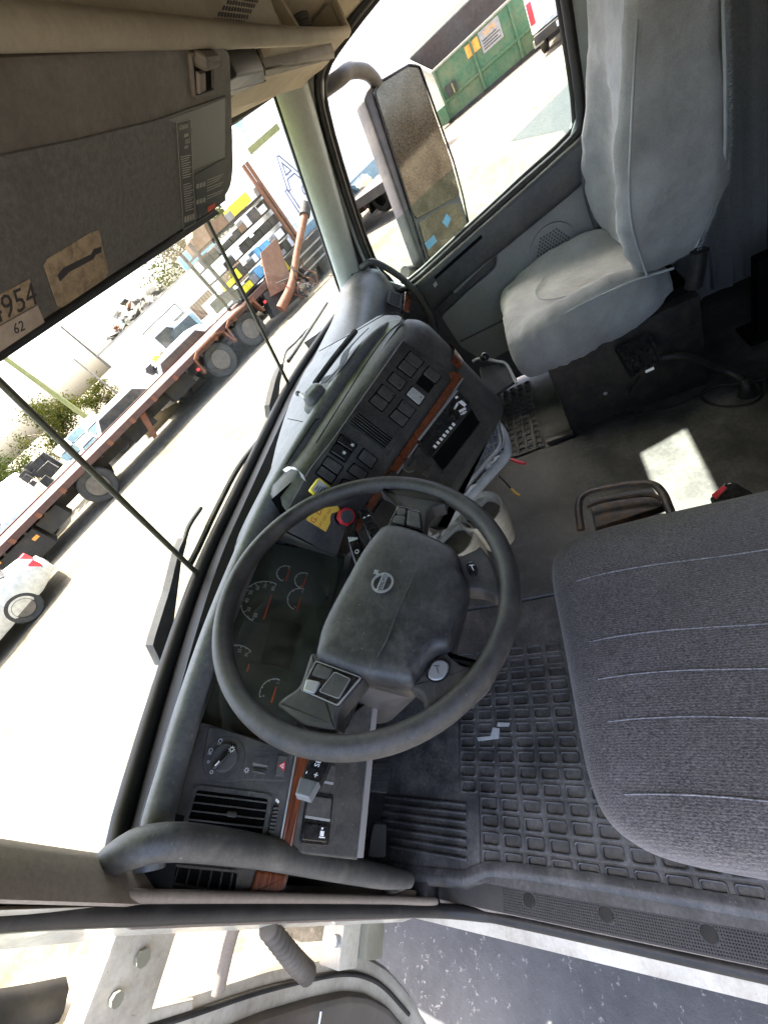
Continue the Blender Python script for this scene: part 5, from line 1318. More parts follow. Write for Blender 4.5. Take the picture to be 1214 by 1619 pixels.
cab = [CFm.at(*CFm.uv(1012, 594), -0.008), pz(990, 628, 0.06), pz(979, 645, 0.02), pz(988, 657, 0.014), pz(1010, 655, 0.014), pz(1070, 640, 0.014), pz(1120, 618, 0.014), pz(1165, 600, 0.014), pz(1195, 598, 0.014), pz(1205, 618, 0.014), pz(1190, 636, 0.014), pz(1150, 642, 0.014), pz(1118, 636, 0.014), pz(1108, 622, 0.014), pz(1130, 610, 0.016), pz(1185, 604, 0.02), pz(1225, 590, 0.02)]
tag(tube('power_cable', cab, 0.0042, 'rubber', None, 7, res=8), 'thin black cable looped on the floor by the passenger seat box', 'cable')

# ================================================================== PASSENGER DOOR
pdr = thing('passenger_door', 'closed passenger door with grey panel, round speaker and half lowered window', 'door', (0.93, -0.25, 0.0))
DR = Frame((0.93, 0, 0), (-1, 0, 0), (0, -1, 0))     # u = -y, v = n x u
def dy(y, z): return Vector((-y, (DR.at(0, 1, 0) - DR.o).z * z))
sgn = (DR.at(0, 1, 0) - DR.o).z
def DP(*pts): return [Vector((-y, z * sgn)) for y, z in pts]
opening = [(0.155, 0.70), (0.165, 0.80), (0.115, 1.02), (0.052, 1.22), (0.0, 1.285), (-0.10, 1.305), (-0.3, 1.315), (-0.55, 1.315), (-0.605, 1.28), (-0.622, 1.15), (-0.612, 0.95), (-0.595, 0.785), (-0.56, 0.742), (-0.40, 0.718), (-0.195, 0.688), (0.10, 0.645)]
outer = [(0.235, 0.60), (0.235, 0.80), (0.175, 1.05), (0.11, 1.26), (0.03, 1.36), (-0.10, 1.375), (-0.3, 1.38), (-0.6, 1.38), (-0.665, 1.30), (-0.675, 1.15), (-0.67, 0.95), (-0.66, 0.76), (-0.66, 0.68), (-0.40, 0.64), (-0.195, 0.61), (0.10, 0.56)]
v, f = ringv(DR, DP(*outer), DP(*opening), -0.05, 0.0)
mobj('window_frame', v, f, 'pillar', pdr, True, 30)
def loopz(w, off): return [DR.at(p.x, p.y, w) for p in offset(DP(*opening), off)]
tube('window_seal', loopz(0.004, -0.006), 0.014, 'rubber', pdr, 8, closed=True, res=3)
tube('window_seal', loopz(-0.022, 0.006), 0.009, 'rubber', pdr, 8, closed=True, res=3)
tube('outer_seal', [DR.at(p.x, p.y, 0.0) for p in DP((0.205, 0.62), (0.21, 0.80), (0.155, 1.05), (0.088, 1.25), (0.015, 1.34), (-0.10, 1.352), (-0.35, 1.358))], 0.012, 'rubber', pdr, 8)
# glass lowered to about a third
gp = [(0.150, 0.70), (0.158, 0.80), (0.137, 0.88), (-0.6, 0.905), (-0.598, 0.785), (-0.56, 0.742), (-0.195, 0.688), (0.10, 0.645)]
topz = [pxx(600, 372, 0.95), pxx(720, 262, 0.95)]
kx = (topz[1].z - topz[0].z) / (topz[1].y - topz[0].y)
def gz(y): return topz[0].z + kx * (y - topz[0].y)
gp = [(0.150, 0.70), (0.158, 0.80), (0.150, gz(0.150)), (0.0, gz(0.0)), (-0.2, gz(-0.2)), (-0.4, gz(-0.4)), (-0.604, gz(-0.604)), (-0.598, 0.785), (-0.56, 0.742), (-0.195, 0.688), (0.10, 0.645)]
wg = slab('window_glass', DR, DP(*gp), -0.030, -0.026, 'sideglass', pdr)
# panels below the window
slab('inner_skin', DR, DP((0.235, 0.03), (0.235, 0.62), (0.10, 0.645), (-0.195, 0.688), (-0.40, 0.718), (-0.56, 0.742), (-0.665, 0.76), (-0.665, 0.03)), -0.05, -0.004, 'doordark', pdr)
pr_ = []
for (y, zl, zt) in ((0.21, 0.42, 0.55), (0.15, 0.455, 0.600), (0.08, 0.495, 0.636), (0.0, 0.52, 0.648), (-0.195, 0.558, 0.676), (-0.40, 0.588, 0.706), (-0.55, 0.612, 0.730), (-0.62, 0.640, 0.742), (-0.655, 0.665, 0.744)):
    pr_.append([DR.at(-y, z * sgn, w) for w, z in ((-0.004, zl), (0.022, zl), (0.030, zl + 0.006), (0.033, zl + 0.02), (0.033, zt - 0.022), (0.029, zt - 0.006), (0.018, zt), (-0.004, zt))])
loft('sill_pad', smooth_rings(pr_, 4), 'doordark', pdr, True, True, True, 50)
slab('sill_slot', Frame(DR.at(0, 0, 0.0332), DR.n, DR.u), DP((-0.02, 0.626), (-0.23, 0.660), (-0.23, 0.648), (-0.02, 0.614)), 0, 0.0008, 'black', pdr)
grey = slab('grey_panel', DR, DP((0.02, 0.30), (0.035, 0.47), (-0.12, 0.505), (-0.235, 0.525), (-0.262, 0.60), (-0.40, 0.63), (-0.63, 0.66), (-0.65, 0.35), (-0.60, 0.20), (-0.05, 0.18)), -0.004, 0.012, 'doorgrey', pdr, 0.006, 0.02)
slab('panel_shadow_line', DR, DP((0.01, 0.335), (-0.25, 0.325), (-0.62, 0.36), (-0.62, 0.352), (-0.25, 0.317), (0.01, 0.327)), 0.012, 0.0128, 'doordark', pdr)
slab('pull_recess', DR, DP((0.03, 0.475), (-0.12, 0.510), (-0.225, 0.532), (-0.25, 0.60), (-0.05, 0.575), (0.03, 0.55)), 0.0, 0.016, 'doordark', pdr, 0.004, 0.015)
slab('pull_handle', DR, DP((-0.055, 0.545), (-0.15, 0.568), (-0.245, 0.592), (-0.238, 0.565), (-0.15, 0.545), (-0.06, 0.522)), 0.012, 0.03, 'doorgrey', pdr, 0.008, 0.01)
slab('lock_clip', DR, DP((-0.005, 0.605), (-0.020, 0.609), (-0.020, 0.595), (-0.005, 0.591)), 0.030, 0.040, 'silver', pdr, 0.001)
# speaker: rim and perforated cover
scn = (-0.430, 0.485)
sp = slab('speaker', DR, [Vector((-scn[0] + 0.072 * math.cos(t), scn[1] * sgn + 0.072 * math.sin(t))) for t in [2 * math.pi * k / 40 for k in range(40)]], 0.010, 0.018, 'doorgrey', pdr, 0.003)
ring('speaker_rim', DR, [Vector((-scn[0] + 0.076 * math.cos(t), scn[1] * sgn + 0.076 * math.sin(t))) for t in [2 * math.pi * k / 40 for k in range(40)]], 0.008, 0.012, 0.023, 'doorgrey', sp)
hx_ = MB()
for i in range(-8, 9):
    for j in range(-8, 9):
        x = (i + 0.5 * (j % 2)) * 0.0108; y = j * 0.0094
        if math.hypot(x, y) > 0.056: continue
        P = [DR.at(-scn[0] + x + 0.0042 * math.cos(a), scn[1] * sgn + y + 0.0042 * math.sin(a), 0.0184) for a in [math.pi / 3 * k for k in range(6)]]
        hx_.add(P, [(0, 1, 2, 3, 4, 5)])
h_ = hx_.build('speaker_holes', 'doordark', sp); h_['kind'] = 'stuff'
# B pillar, seal and grab bar on the passenger side
S(box('right_door_post', 0.925, 0.985, -0.735, -0.672, 0.0, 1.40, 'pillar'))
S(box('right_rear_wall', 0.955, 0.99, -1.62, -0.735, -0.06, 2.05, 'nicotine'))
tag(tube('door_seal', [(0.922, -0.712, 0.1), (0.920, -0.712, 0.6), (0.920, -0.716, 1.0), (0.915, -0.70, 1.3)], 0.016, 'rubber', None, 8), 'black weatherstrip along the post behind the passenger door', 'seal')
gb = [pxx(962, 212, 0.90), pxx(942, 228, 0.89), pxx(925, 262, 0.885), pxx(928, 300, 0.885), pxx(942, 350, 0.885), pxx(958, 385, 0.89)]
tag(tube('grab_bar', gb, 0.013, 'doordark', None, 10), 'black curved grab bar beside the passenger seat back', 'handle')
# grab bar on passenger pillar
pb = [pxx(570, 424, 0.86), pxx(585, 414, 0.86), pxx(603, 419, 0.87), pxx(635, 440, 0.88), pxx(662, 468, 0.885), pxx(680, 500, 0.89), pxx(690, 535, 0.90)]
tag(tube('grab_bar', pb, [0.011, 0.0115, 0.0115, 0.012, 0.013, 0.016, 0.018], 'dash', None, 10), 'dark grab bar running down the passenger pillar past the dash end', 'handle')
# curtain folds on the far rear wall
cv = []; cf = []; n = 60
for i in range(n + 1):
    y = -0.78 - 0.72 * i / n
    x = 0.93 + 0.014 * math.sin(i * 0.9) + 0.008 * math.sin(i * 2.3)
    cv += [Vector((x, y, 0.02)), Vector((x - 0.006 * math.sin(i * 0.7), y, 0.9)), Vector((x, y, 1.9))]
    if i:
        b = (i - 1) * 3; c = i * 3; cf += [(b, b + 1, c + 1, c), (b + 1, b + 2, c + 2, c + 1)]
o = mobj('sleeper_curtain', cv, cf, 'nicotine', None, True); so_ = o.modifiers.new('solid', 'SOLIDIFY'); so_.thickness = 0.003
tag(o, 'grey green cloth curtain hanging behind the passenger seat', 'curtain')
bk2 = thing('belt_bracket', 'black upright belt bracket at the edge behind the passenger seat', 'bracket', tuple(pz(1205, 520, 0.0)))
Q = Frame(pz(1205, 520, 0.0), (-1, 0.2, 0), (0, -1, 0))
base_ = pz(1205, 525, 0.0)
box('post', base_.x - 0.02, base_.x + 0.03, base_.y - 0.06, base_.y + 0.02, 0.0, 0.26, 'black', bk2, 0.006)
box('foot', base_.x - 0.05, base_.x + 0.06, base_.y - 0.09, base_.y + 0.05, 0.0, 0.012, 'black', bk2, 0.002)
# small tray behind the stack by the passenger (dark pocket with ball mount)
tr_ = thing('door_pocket_tray', 'dark plastic tray with a round ball knob beyond the centre stack', 'tray', (0.45, -0.05, 0.35))
FT = Frame((0.40, -0.07, 0.40), (-0.5, -0.3, 0.8), (0.6, -0.8, 0))
slab('back', FT, FT.q((757, 580), (800, 574), (818, 600), (782, 625), (765, 612)), -0.02, 0.0, 'doordark', tr_, 0.003, 0.006)
tube('rim', [FT.at(*FT.uv(*p), 0.004) for p in ((747, 572), (758, 568), (785, 572), (800, 577), (814, 603), (817, 607))], 0.005, 'greypl', tr_, 6)
cb = FT.uv(766, 567); bc = FT.at(cb.x, cb.y, 0.012)
loft('ball_knob', [[bc + Vector((0.016 * math.sin(a) * math.cos(t), 0.016 * math.sin(a) * math.sin(t), 0.016 * math.cos(a))) for t in [2 * math.pi * k / 14 for k in range(14)]] for a in [0.05 + 3.04 * i / 8 for i in range(9)]], 'gloss', tr_)
# ================================================================== SMALL THINGS ON AND BELOW THE DASH
# strap and cradle lying on the dash top
strap = [pz(578, 524, 0.803), pz(562, 540, 0.815), pz(548, 556, 0.822), pz(541, 576, 0.816), pz(526, 594, 0.809), pz(508, 606, 0.803)]
v = []; f = []
SP = cr(strap, 6)
for i, p in enumerate(SP):
    t_ = (SP[min(i + 1, len(SP) - 1)] - SP[max(i - 1, 0)]).normalized()
    d = t_.cross(Vector((0.25 * math.sin(i * 0.35), 0.2, 1))).normalized() * 0.014
    v += [p - d, p + d, p + d + Vector((0, 0, 0.002)), p - d + Vector((0, 0, 0.002))]
    if i:
        b = (i - 1) * 4; c = i * 4
        for k in range(4): f.append((b + k, b + (k + 1) % 4, c + (k + 1) % 4, c + k))
M['web'] = fabric('black_webbing', (0.018, 0.018, 0.019), (0.04, 0.04, 0.042))
stt = thing('dash_strap', 'black webbing strap lying in the tray on top of the dashboard', 'strap', tuple(strap[2]))
mobj('webbing', v, f, 'web', stt, True, 40)
tube('stiff_bar', [pz(498, 607, 0.806), pz(525, 570, 0.808), pz(553, 535, 0.808), pz(562, 524, 0.806)], 0.008, 'web', stt, 6)
gd = thing('dash_mount', 'grey moulded device mount with a pale ball tip on the dash top', 'device mount', tuple(pz(505, 640, 0.79)))
gc = pz(505, 632, 0.800)
FG = Frame(gc, (-0.1, -0.15, 1), (0.86, -0.5, 0))
slab('base', FG, rnd([Vector((-0.04, -0.026)), Vector((0.03, -0.03)), Vector((0.05, -0.01)), Vector((0.042, 0.028)), Vector((-0.02, 0.034)), Vector((-0.045, 0.015))], 0.012), -0.02, 0.012, 'dashtop', gd, 0.008)
slab('body', FG, rnd([Vector((-0.028, -0.018)), Vector((0.018, -0.02)), Vector((0.028, 0.0)), Vector((0.02, 0.02)), Vector((-0.015, 0.024)), Vector((-0.032, 0.008))], 0.01), 0.008, 0.034, 'dashtop', gd, 0.010)
tube('neck', [FG.at(-0.02, 0.01, 0.02), pz(476, 624, 0.805)], 0.006, 'greypl', gd, 8, res=0)
bc = pz(471, 622, 0.803)
loft('ball_tip', [[bc + Vector((0.0075 * math.sin(a) * math.cos(t), 0.0075 * math.sin(a) * math.sin(t), 0.0075 * math.cos(a))) for t in [2 * math.pi * k / 12 for k in range(12)]] for a in [0.05 + 3.04 * i / 6 for i in range(7)]], 'offwhite', gd)
# cup holder: twin cups in beige plastic, hung under the stack
ch = thing('cup_holder', 'beige plastic twin cup holder below the centre stack', 'cup holder', (-0.1, 0.0, 0.3))
M['cup_shade'] = surf('cup_inside_shade', (0.16, 0.14, 0.10), 0.6, dust=(0.05, 0.04, 0.03), damt=0.6, dscale=30, gstr=0)  # darker inside colour, shade painted into the cups
def cup(name, c, r, h, zt):
    n = 28
    def R(rr, z): return [Vector((c.x + rr * math.cos(t), c.y + rr * math.sin(t), z)) for t in [2 * math.pi * k / n for k in range(n)]]
    o = loft(name, [R(*q) for q in ((r * 0.80, zt - h), (r * 0.98, zt - h * 0.5), (r * 1.02, zt - 0.010), (r * 1.02, zt - 0.002), (r * 0.99, zt + 0.001), (r * 0.92, zt), (r * 0.90, zt - 0.006), (r * 0.84, zt - 0.028), (r * 0.79, zt - 0.031))], 'cup', ch, True, False, True, 45)
    loft('shaded_inside', [R(*q) for q in ((r * 0.79, zt - 0.031), (r * 0.74, zt - h * 0.6), (r * 0.64, zt - h * 0.95), (0.002, zt - h * 0.96))], 'cup_shade', o, True, True, True, 45)
    return o
c1 = pz(757, 806, 0.36); c2 = pz(716, 846, 0.352)
cup('cup', c1, 0.063, 0.13, 0.36); cup('cup', c2 + Vector((-0.012, 0.0, 0)), 0.060, 0.13, 0.352)
slab('bracket', Frame((0, 0, 0.345), (0, 0, 1), (1, 0, 0)), [Vector((p.x, p.y)) for p in (pz(735, 790, 0.345), pz(775, 782, 0.345), pz(690, 862, 0.345), pz(670, 850, 0.345))], -0.012, 0.0, 'cup', ch, 0.004)
# open drawer frame with net and crumpled lining under the radio
dw = thing('storage_net_tray', 'pulled out grey tray frame with torn netting and crumpled lining under the radio', 'tray', (0.0, -0.05, 0.4))
fr1 = [pz(688, 846, 0.43), pz(715, 815, 0.43), pz(760, 765, 0.43), pz(796, 725, 0.43), pz(800, 710, 0.43), pz(797, 690, 0.43), pz(784, 664, 0.45)]
tube('rail', fr1, [0.010, 0.013, 0.014, 0.014, 0.014, 0.012, 0.008], 'greypl', dw, 10)
net = [pz(690, 835, 0.47), pz(712, 797, 0.47), pz(745, 757, 0.47), pz(775, 722, 0.47), pz(789, 704, 0.47), pz(788, 685, 0.475), pz(780, 662, 0.48)]
tube('net_hem', net, 0.004, 'greypl', dw, 6); tube('net_hem', [p + Vector((0.008, -0.008, -0.006)) for p in net], 0.0035, 'silver', dw, 6)
nb = MB(); NP = cr(net, 6); bk_ = [pz(660, 840, 0.47), pz(690, 790, 0.48), pz(720, 745, 0.48), pz(750, 705, 0.48), pz(765, 680, 0.48), pz(772, 665, 0.48), pz(776, 658, 0.48)]
BP = cr(bk_, 6)
for i in range(0, len(NP) - 7, 4):
    nb.add(*tubev([NP[i], lerp(NP[i], BP[i + 6], 0.5) - Vector((0, 0, 0.015)), BP[i + 6]], 0.0022, 5)); nb.add(*tubev([NP[i + 6], lerp(NP[i + 6], BP[i], 0.5) - Vector((0, 0, 0.015)), BP[i]], 0.0022, 5))
nb.build('netting', 'greypl', dw, True)
v = []; f = []; random.seed(3)
for j in range(9):
    for i in range(len(NP)):
        p = lerp(NP[i], BP[i], j / 8) - Vector((0, 0, 0.02 + 0.03 * math.sin(math.pi * j / 8))) + Vector((random.uniform(-1, 1), random.uniform(-1, 1), random.uniform(-1, 1))) * 0.006
        v.append(p)
        if i and j: b = j * len(NP) + i; f.append((b, b - 1, b - 1 - len(NP), b - len(NP)))
mobj('lining', v, f, 'bag', dw)
tube('net_hem', [pz(784, 664, 0.48), pz(770, 672, 0.49), pz(776, 690, 0.47), pz(781, 705, 0.46)], 0.004, 'silver', dw, 6)
# loose wires
rw = thing('loose_wire', 'loose black wire with red connector under the centre stack', 'wire', tuple(pz(825, 728, 0.3)))
tube('lead', [pz(795, 718, 0.33), pz(806, 723, 0.33), pz(812, 727, 0.33)], 0.003, 'black', rw, 6)
tube('red_connector', [pz(808, 726, 0.33), pz(818, 730, 0.33), pz(830, 733, 0.33)], [0.004, 0.0055, 0.004], 'red', rw, 8, res=3)
yw = thing('loose_wire', 'loose black wire with yellow terminal above the floor near the cup holder', 'wire', tuple(pz(812, 775, 0.25)))
tube('lead', [pz(788, 752, 0.30), pz(800, 764, 0.28), pz(808, 773, 0.26)], 0.002, 'black', yw, 6)
tube('yellow_terminal', [pz(808, 773, 0.26), pz(814, 779, 0.26), pz(821, 783, 0.26)], [0.004, 0.0045, 0.003], 'amber', yw, 8, res=3)
# ================================================================== OUTSIDE
GZ = -1.15
def ground_mat():
    m, nt, out = new_mat('yard_ground'); L = nt.links
    p = N(nt, 'BsdfPrincipled'); p.inputs['Roughness'].default_value = 0.95; p.inputs['Specular IOR Level'].default_value = 0.1
    tc = N(nt, 'TexCoord')
    n1 = N(nt, 'TexNoise', i_Scale=0.35, i_Detail=8.0, i_Roughness=0.65); L.new(tc.outputs['Object'], n1.inputs['Vector'])
    r1 = ramp(nt, n1.outputs[0], 0.35, 0.68, (0.092, 0.078, 0.053, 1), (0.20, 0.178, 0.138, 1))
    mp = N(nt, 'Mapping'); mp.inputs['Rotation'].default_value = (0, 0, math.radians(37)); mp.inputs['Scale'].default_value = (0.55, 1.7, 1)
    L.new(tc.outputs['Object'], mp.inputs[0])
    n2 = N(nt, 'TexNoise', i_Scale=1.0, i_Detail=6.0, i_Roughness=0.78, i_Distortion=1.6); L.new(mp.outputs[0], n2.inputs['Vector'])
    r2 = ramp(nt, n2.outputs[0], 0.56, 0.74, (0, 0, 0, 1), (0.8, 0.8, 0.8, 1))
    mx = N(nt, 'MixRGB'); L.new(r2.outputs[0], mx.inputs[0]); L.new(r1.outputs[0], mx.inputs[1]); mx.inputs[2].default_value = (0.040, 0.031, 0.018, 1)
    n3 = N(nt, 'TexNoise', i_Scale=55.0, i_Detail=4.0, i_Roughness=0.8); L.new(tc.outputs['Object'], n3.inputs['Vector'])
    r3 = ramp(nt, n3.outputs[0], 0.3, 0.75, (0.7, 0.7, 0.7, 1), (1.25, 1.25, 1.25, 1))
    m2 = N(nt, 'MixRGB', blend_type='MULTIPLY'); m2.inputs[0].default_value = 1.0; L.new(mx.outputs[0], m2.inputs[1]); L.new(r3.outputs[0], m2.inputs[2])
    n5 = N(nt, 'TexNoise', i_Scale=5.5, i_Detail=9.0, i_Roughness=0.8); L.new(tc.outputs['Object'], n5.inputs['Vector'])
    r5 = ramp(nt, n5.outputs[0], 0.36, 0.62, (0.58, 0.565, 0.53, 1), (1.12, 1.12, 1.12, 1))
    m5 = N(nt, 'MixRGB', blend_type='MULTIPLY'); m5.inputs[0].default_value = 1.0; L.new(m2.outputs[0], m5.inputs[1]); L.new(r5.outputs[0], m5.inputs[2])
    L.new(m5.outputs[0], p.inputs['Base Color'])
    b = N(nt, 'Bump', i_Strength=0.5, i_Distance=0.02); L.new(n3.outputs[0], b.inputs['Height']); L.new(b.outputs[0], p.inputs['Normal'])
    L.new(p.outputs[0], out.inputs[0]); return m
def asphalt_mat(name, base, speck, sc=48.0):
    m, nt, out = new_mat(name); L = nt.links
    p = N(nt, 'BsdfPrincipled'); p.inputs['Roughness'].default_value = 0.9
    tc = N(nt, 'TexCoord')
    n1 = N(nt, 'TexNoise', i_Scale=5.0, i_Detail=8.0, i_Roughness=0.7); L.new(tc.outputs['Object'], n1.inputs['Vector'])
    r1 = ramp(nt, n1.outputs[0], 0.3, 0.7, c4([x * 0.7 for x in base]), c4([x * 1.35 for x in base]))
    n2 = N(nt, 'TexNoise', i_Scale=sc, i_Detail=5.0, i_Roughness=0.75); L.new(tc.outputs['Object'], n2.inputs['Vector'])
    r2 = ramp(nt, n2.outputs[0], 0.60, 0.68)
    mx = N(nt, 'MixRGB'); L.new(r2.outputs[0], mx.inputs[0]); L.new(r1.outputs[0], mx.inputs[1]); mx.inputs[2].default_value = c4(speck)
    L.new(mx.outputs[0], p.inputs['Base Color'])
    b = N(nt, 'Bump', i_Strength=0.6, i_Distance=0.01); L.new(n2.outputs[0], b.inputs['Height']); L.new(b.outputs[0], p.inputs['Normal'])
    L.new(p.outputs[0], out.inputs[0]); return m
M['ground'] = ground_mat(); M['asphalt'] = asphalt_mat('worn_asphalt', (0.060, 0.062, 0.066), (0.24, 0.235, 0.225), 38.0); M['patch'] = asphalt_mat('painted_shadow', (0.016, 0.017, 0.018), (0.05, 0.048, 0.04), 14.0)
S(mobj('ground', [(-700, -700, GZ), (700, -700, GZ), (700, 700, GZ), (-700, 700, GZ)], [(0, 1, 2, 3)], 'ground'))
ap = [(-4.5, -4.0), (0.6, -4.2), (0.5, -1.0), (0.2, 0.6), (-0.7, 1.1), (-1.4, 1.3), (-2.2, 1.15), (-4.2, 1.2)]
S(mobj('asphalt_pad', [(x, y, GZ + 0.004) for x, y in ap], [tuple(range(len(ap)))], 'asphalt'))
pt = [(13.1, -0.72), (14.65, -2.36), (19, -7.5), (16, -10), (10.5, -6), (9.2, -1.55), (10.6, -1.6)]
S(mobj('shadow_patch', [(x, y, GZ + 0.004) for x, y in pt], [tuple(range(len(pt)))], 'patch'))  # cast shadow of something unseen, painted as a dark ground sheet

def mcol(name, c, rough=0.5, metal=0.0, dust=(0.30, 0.22, 0.14), damt=0.4, ds=3.0, **k): M[name] = surf(name, c, rough, metal, dust=dust, damt=damt, dscale=ds, gstr=0, **k); return name
mcol('trailer_paint', (0.055, 0.024, 0.017), 0.8, dust=(0.13, 0.07, 0.045), damt=0.7)
mcol('under', (0.016, 0.015, 0.013), 0.8, dust=(0.09, 0.07, 0.045), damt=0.6)
mcol('tyre', (0.022, 0.021, 0.018), 0.85, dust=(0.085, 0.072, 0.05), damt=0.6, ds=5)
mcol('alloy', (0.07, 0.063, 0.052), 0.5, 0.3, damt=0.4)
mcol('concrete', (0.20, 0.165, 0.10), 0.9, damt=0.4)
mcol('whitebody', (0.82, 0.82, 0.80), 0.4, damt=0.12)
mcol('bluebody', (0.16, 0.26, 0.29), 0.4, damt=0.3)
mcol('silverbody', (0.42, 0.42, 0.38), 0.35, 0.3, damt=0.3)
mcol('darkglass', (0.03, 0.035, 0.035), 0.12, damt=0.2)
mcol('greenglass', (0.10, 0.20, 0.16), 0.2, damt=0.2)
mcol('redlight', (0.60, 0.03, 0.04), 0.3, damt=0.05)
mcol('rust', (0.12, 0.04, 0.017), 0.8, dust=(0.20, 0.09, 0.04), damt=0.7)
mcol('rustplate', (0.13, 0.06, 0.033), 0.8, dust=(0.2, 0.11, 0.06), damt=0.6)
mcol('greensteel', (0.026, 0.085, 0.034), 0.6, dust=(0.22, 0.16, 0.08), damt=0.5, ds=1.5)
mcol('greyend', (0.20, 0.20, 0.15), 0.7, damt=0.4)
mcol('brownin', (0.05, 0.033, 0.022), 0.85, dust=(0.08, 0.08, 0.08), damt=0.6, ds=1.0)
mcol('polewood', (0.17, 0.18, 0.06), 0.8, damt=0.3)
mcol('greypole', (0.10, 0.09, 0.075), 0.8, damt=0.3)
mcol('yellowbox', (0.75, 0.62, 0.02), 0.6, damt=0.1)
mcol('woodbox', (0.16, 0.09, 0.045), 0.8, damt=0.3)
mcol('bluebox', (0.10, 0.35, 0.55), 0.5, damt=0.2)
mcol('darkbox', (0.015, 0.015, 0.015), 0.6, damt=0.3)
mcol('stonebox', (0.22, 0.21, 0.19), 0.7, damt=0.3)
mcol('ink_blue', (0.13, 0.14, 0.24), 0.6, damt=0.0)
mcol('orangeprint', (0.65, 0.25, 0.03), 0.6, damt=0.2)
mcol('bark', (0.12, 0.09, 0.06), 0.9, damt=0.3)
mcol('chromed', (0.7, 0.68, 0.62), 0.15, 1.0, damt=0.3)
def leafmat(name, a, b):
    m, nt, out = new_mat(name); L = nt.links
    d = N(nt, 'BsdfDiffuse'); t = N(nt, 'BsdfTranslucent'); x = N(nt, 'MixShader'); x.inputs[0].default_value = 0.4
    tc = N(nt, 'TexCoord'); n1 = N(nt, 'TexNoise', i_Scale=1.4, i_Detail=5.0); L.new(tc.outputs['Object'], n1.inputs['Vector'])
    r = ramp(nt, n1.outputs[0], 0.35, 0.65, c4(a), c4(b)); L.new(r.outputs[0], d.inputs[0]); L.new(r.outputs[0], t.inputs[0])
    L.new(d.outputs[0], x.inputs[1]); L.new(t.outputs[0], x.inputs[2]); L.new(x.outputs[0], out.inputs[0]); return m
M['leaf'] = leafmat('yellow_green_leaves', (0.022, 0.030, 0.006), (0.055, 0.053, 0.011))
M['leaf2'] = leafmat('green_leaves', (0.018, 0.029, 0.007), (0.042, 0.051, 0.012))

class OB:
    """oriented box builder: frame at point o, direction d along x (2-D), y is left of d"""
    def __init__(s, o, d, z0=GZ):
        s.o = Vector((o[0], o[1], z0)); d = Vector((d[0], d[1], 0)).normalized(); s.d = d; s.n = Vector((-d.y, d.x, 0))
    def p(s, a, b, z): return s.o + s.d * a + s.n * b + Vector((0, 0, z))
    def bv(s, a0, a1, b0, b1, z0, z1): return [s.p(*q) for q in boxv(a0, a1, b0, b1, z0, z1)]
    def box(s, name, a0, a1, b0, b1, z0, z1, mat, parent=None, bev=0): 
        o = mobj(name, s.bv(a0, a1, b0, b1, z0, z1), BOXF, mat, parent)
        if bev: bevel(o, bev)
        return o
    def prism(s, name, poly, b0, b1, mat, parent=None, bev=0):
        n = len(poly); v = [s.p(a, b0, z) for a, z in poly] + [s.p(a, b1, z) for a, z in poly]
        f = [tuple(range(n)), tuple(range(n, 2 * n))[::-1]] + [(k, (k + 1) % n, n + (k + 1) % n, n + k) for k in range(n)]
        o = mobj(name, v, f, mat, parent)
        if bev: bevel(o, bev)
        return o
    def wheel(s, a, b, r, w, parent, rimmat='alloy', side=-1, holes=6):
        """tyre as a lathe round the axle, rim and hub as sub-parts"""
        n = 28; prof = [(0.58, 0.0), (0.62, 0.10), (0.80, 0.02), (0.94, 0.04), (1.0, 0.16), (1.0, 0.84), (0.94, 0.96), (0.80, 0.98), (0.60, 0.9)]
        rings = [[s.p(a + r * rr * math.cos(t), b + side * (w / 2 - w * y), r + r * rr * math.sin(t)) for t in [2 * math.pi * k / n for k in range(n)]] for rr, y in prof]
        ty = loft('wheel', rings, 'tyre', parent, True, False, True, 40)
        rings = [[s.p(a + r * rr * math.cos(t), b + side * (w / 2 - w * y), r + r * rr * math.sin(t)) for t in [2 * math.pi * k / n for k in range(n)]] for rr, y in ((0.60, 0.05), (0.54, 0.06), (0.50, 0.22), (0.30, 0.30), (0.22, 0.16), (0.12, 0.10), (0.01, 0.10))]
        rm = loft('rim', rings, rimmat, ty, True, True, True, 40)
        for k in range(holes):
            t = 2 * math.pi * k / holes
            c = s.p(a + r * 0.40 * math.cos(t), b + side * (w / 2 - w * 0.245), r + r * 0.40 * math.sin(t))
            v = [c + s.d * r * 0.15 * math.cos(q) + Vector((0, 0, r * 0.15 * math.sin(q))) + s.n * side * 0.012 for q in [2 * math.pi * i / 8 for i in range(8)]]
            mobj('rim_hole', v, [tuple(range(8))], 'under', ty)
        return ty
# ---- flatbed trailer
TO, TD = (8.5, 9.6), (0.8, -0.6)
T = OB(TO, TD)
tl = thing('flatbed_trailer', 'long rusty brown flatbed trailer parked across the yard', 'trailer', (8.5, 9.6, GZ))
T.box('deck', -13.0, 5.2, 0.05, 2.45, 1.02, 1.10, 'rustplate', tl)
T.box('side_rail', -13.0, 5.2, -0.02, 0.05, 0.97, 1.14, 'trailer_paint', tl)
T.box('side_rail', -13.0, 5.2, 2.45, 2.52, 0.93, 1.14, 'trailer_paint', tl)
T.box('frame_beam', -13.0, 4.6, 0.75, 0.92, 0.62, 1.02, 'under', tl); T.box('frame_beam', -13.0, 4.6, 1.6, 1.77, 0.62, 1.02, 'under', tl)
for k in range(26): T.box('cross_member', -12.7 + k * 0.68, -12.62 + k * 0.68, 0.06, 2.44, 0.90, 1.02, 'under', tl)
for k in range(20): T.box('rail_bracket', -12.4 + k * 0.86, -12.28 + k * 0.86, -0.035, -0.02, 0.95, 1.10, 'rust', tl)
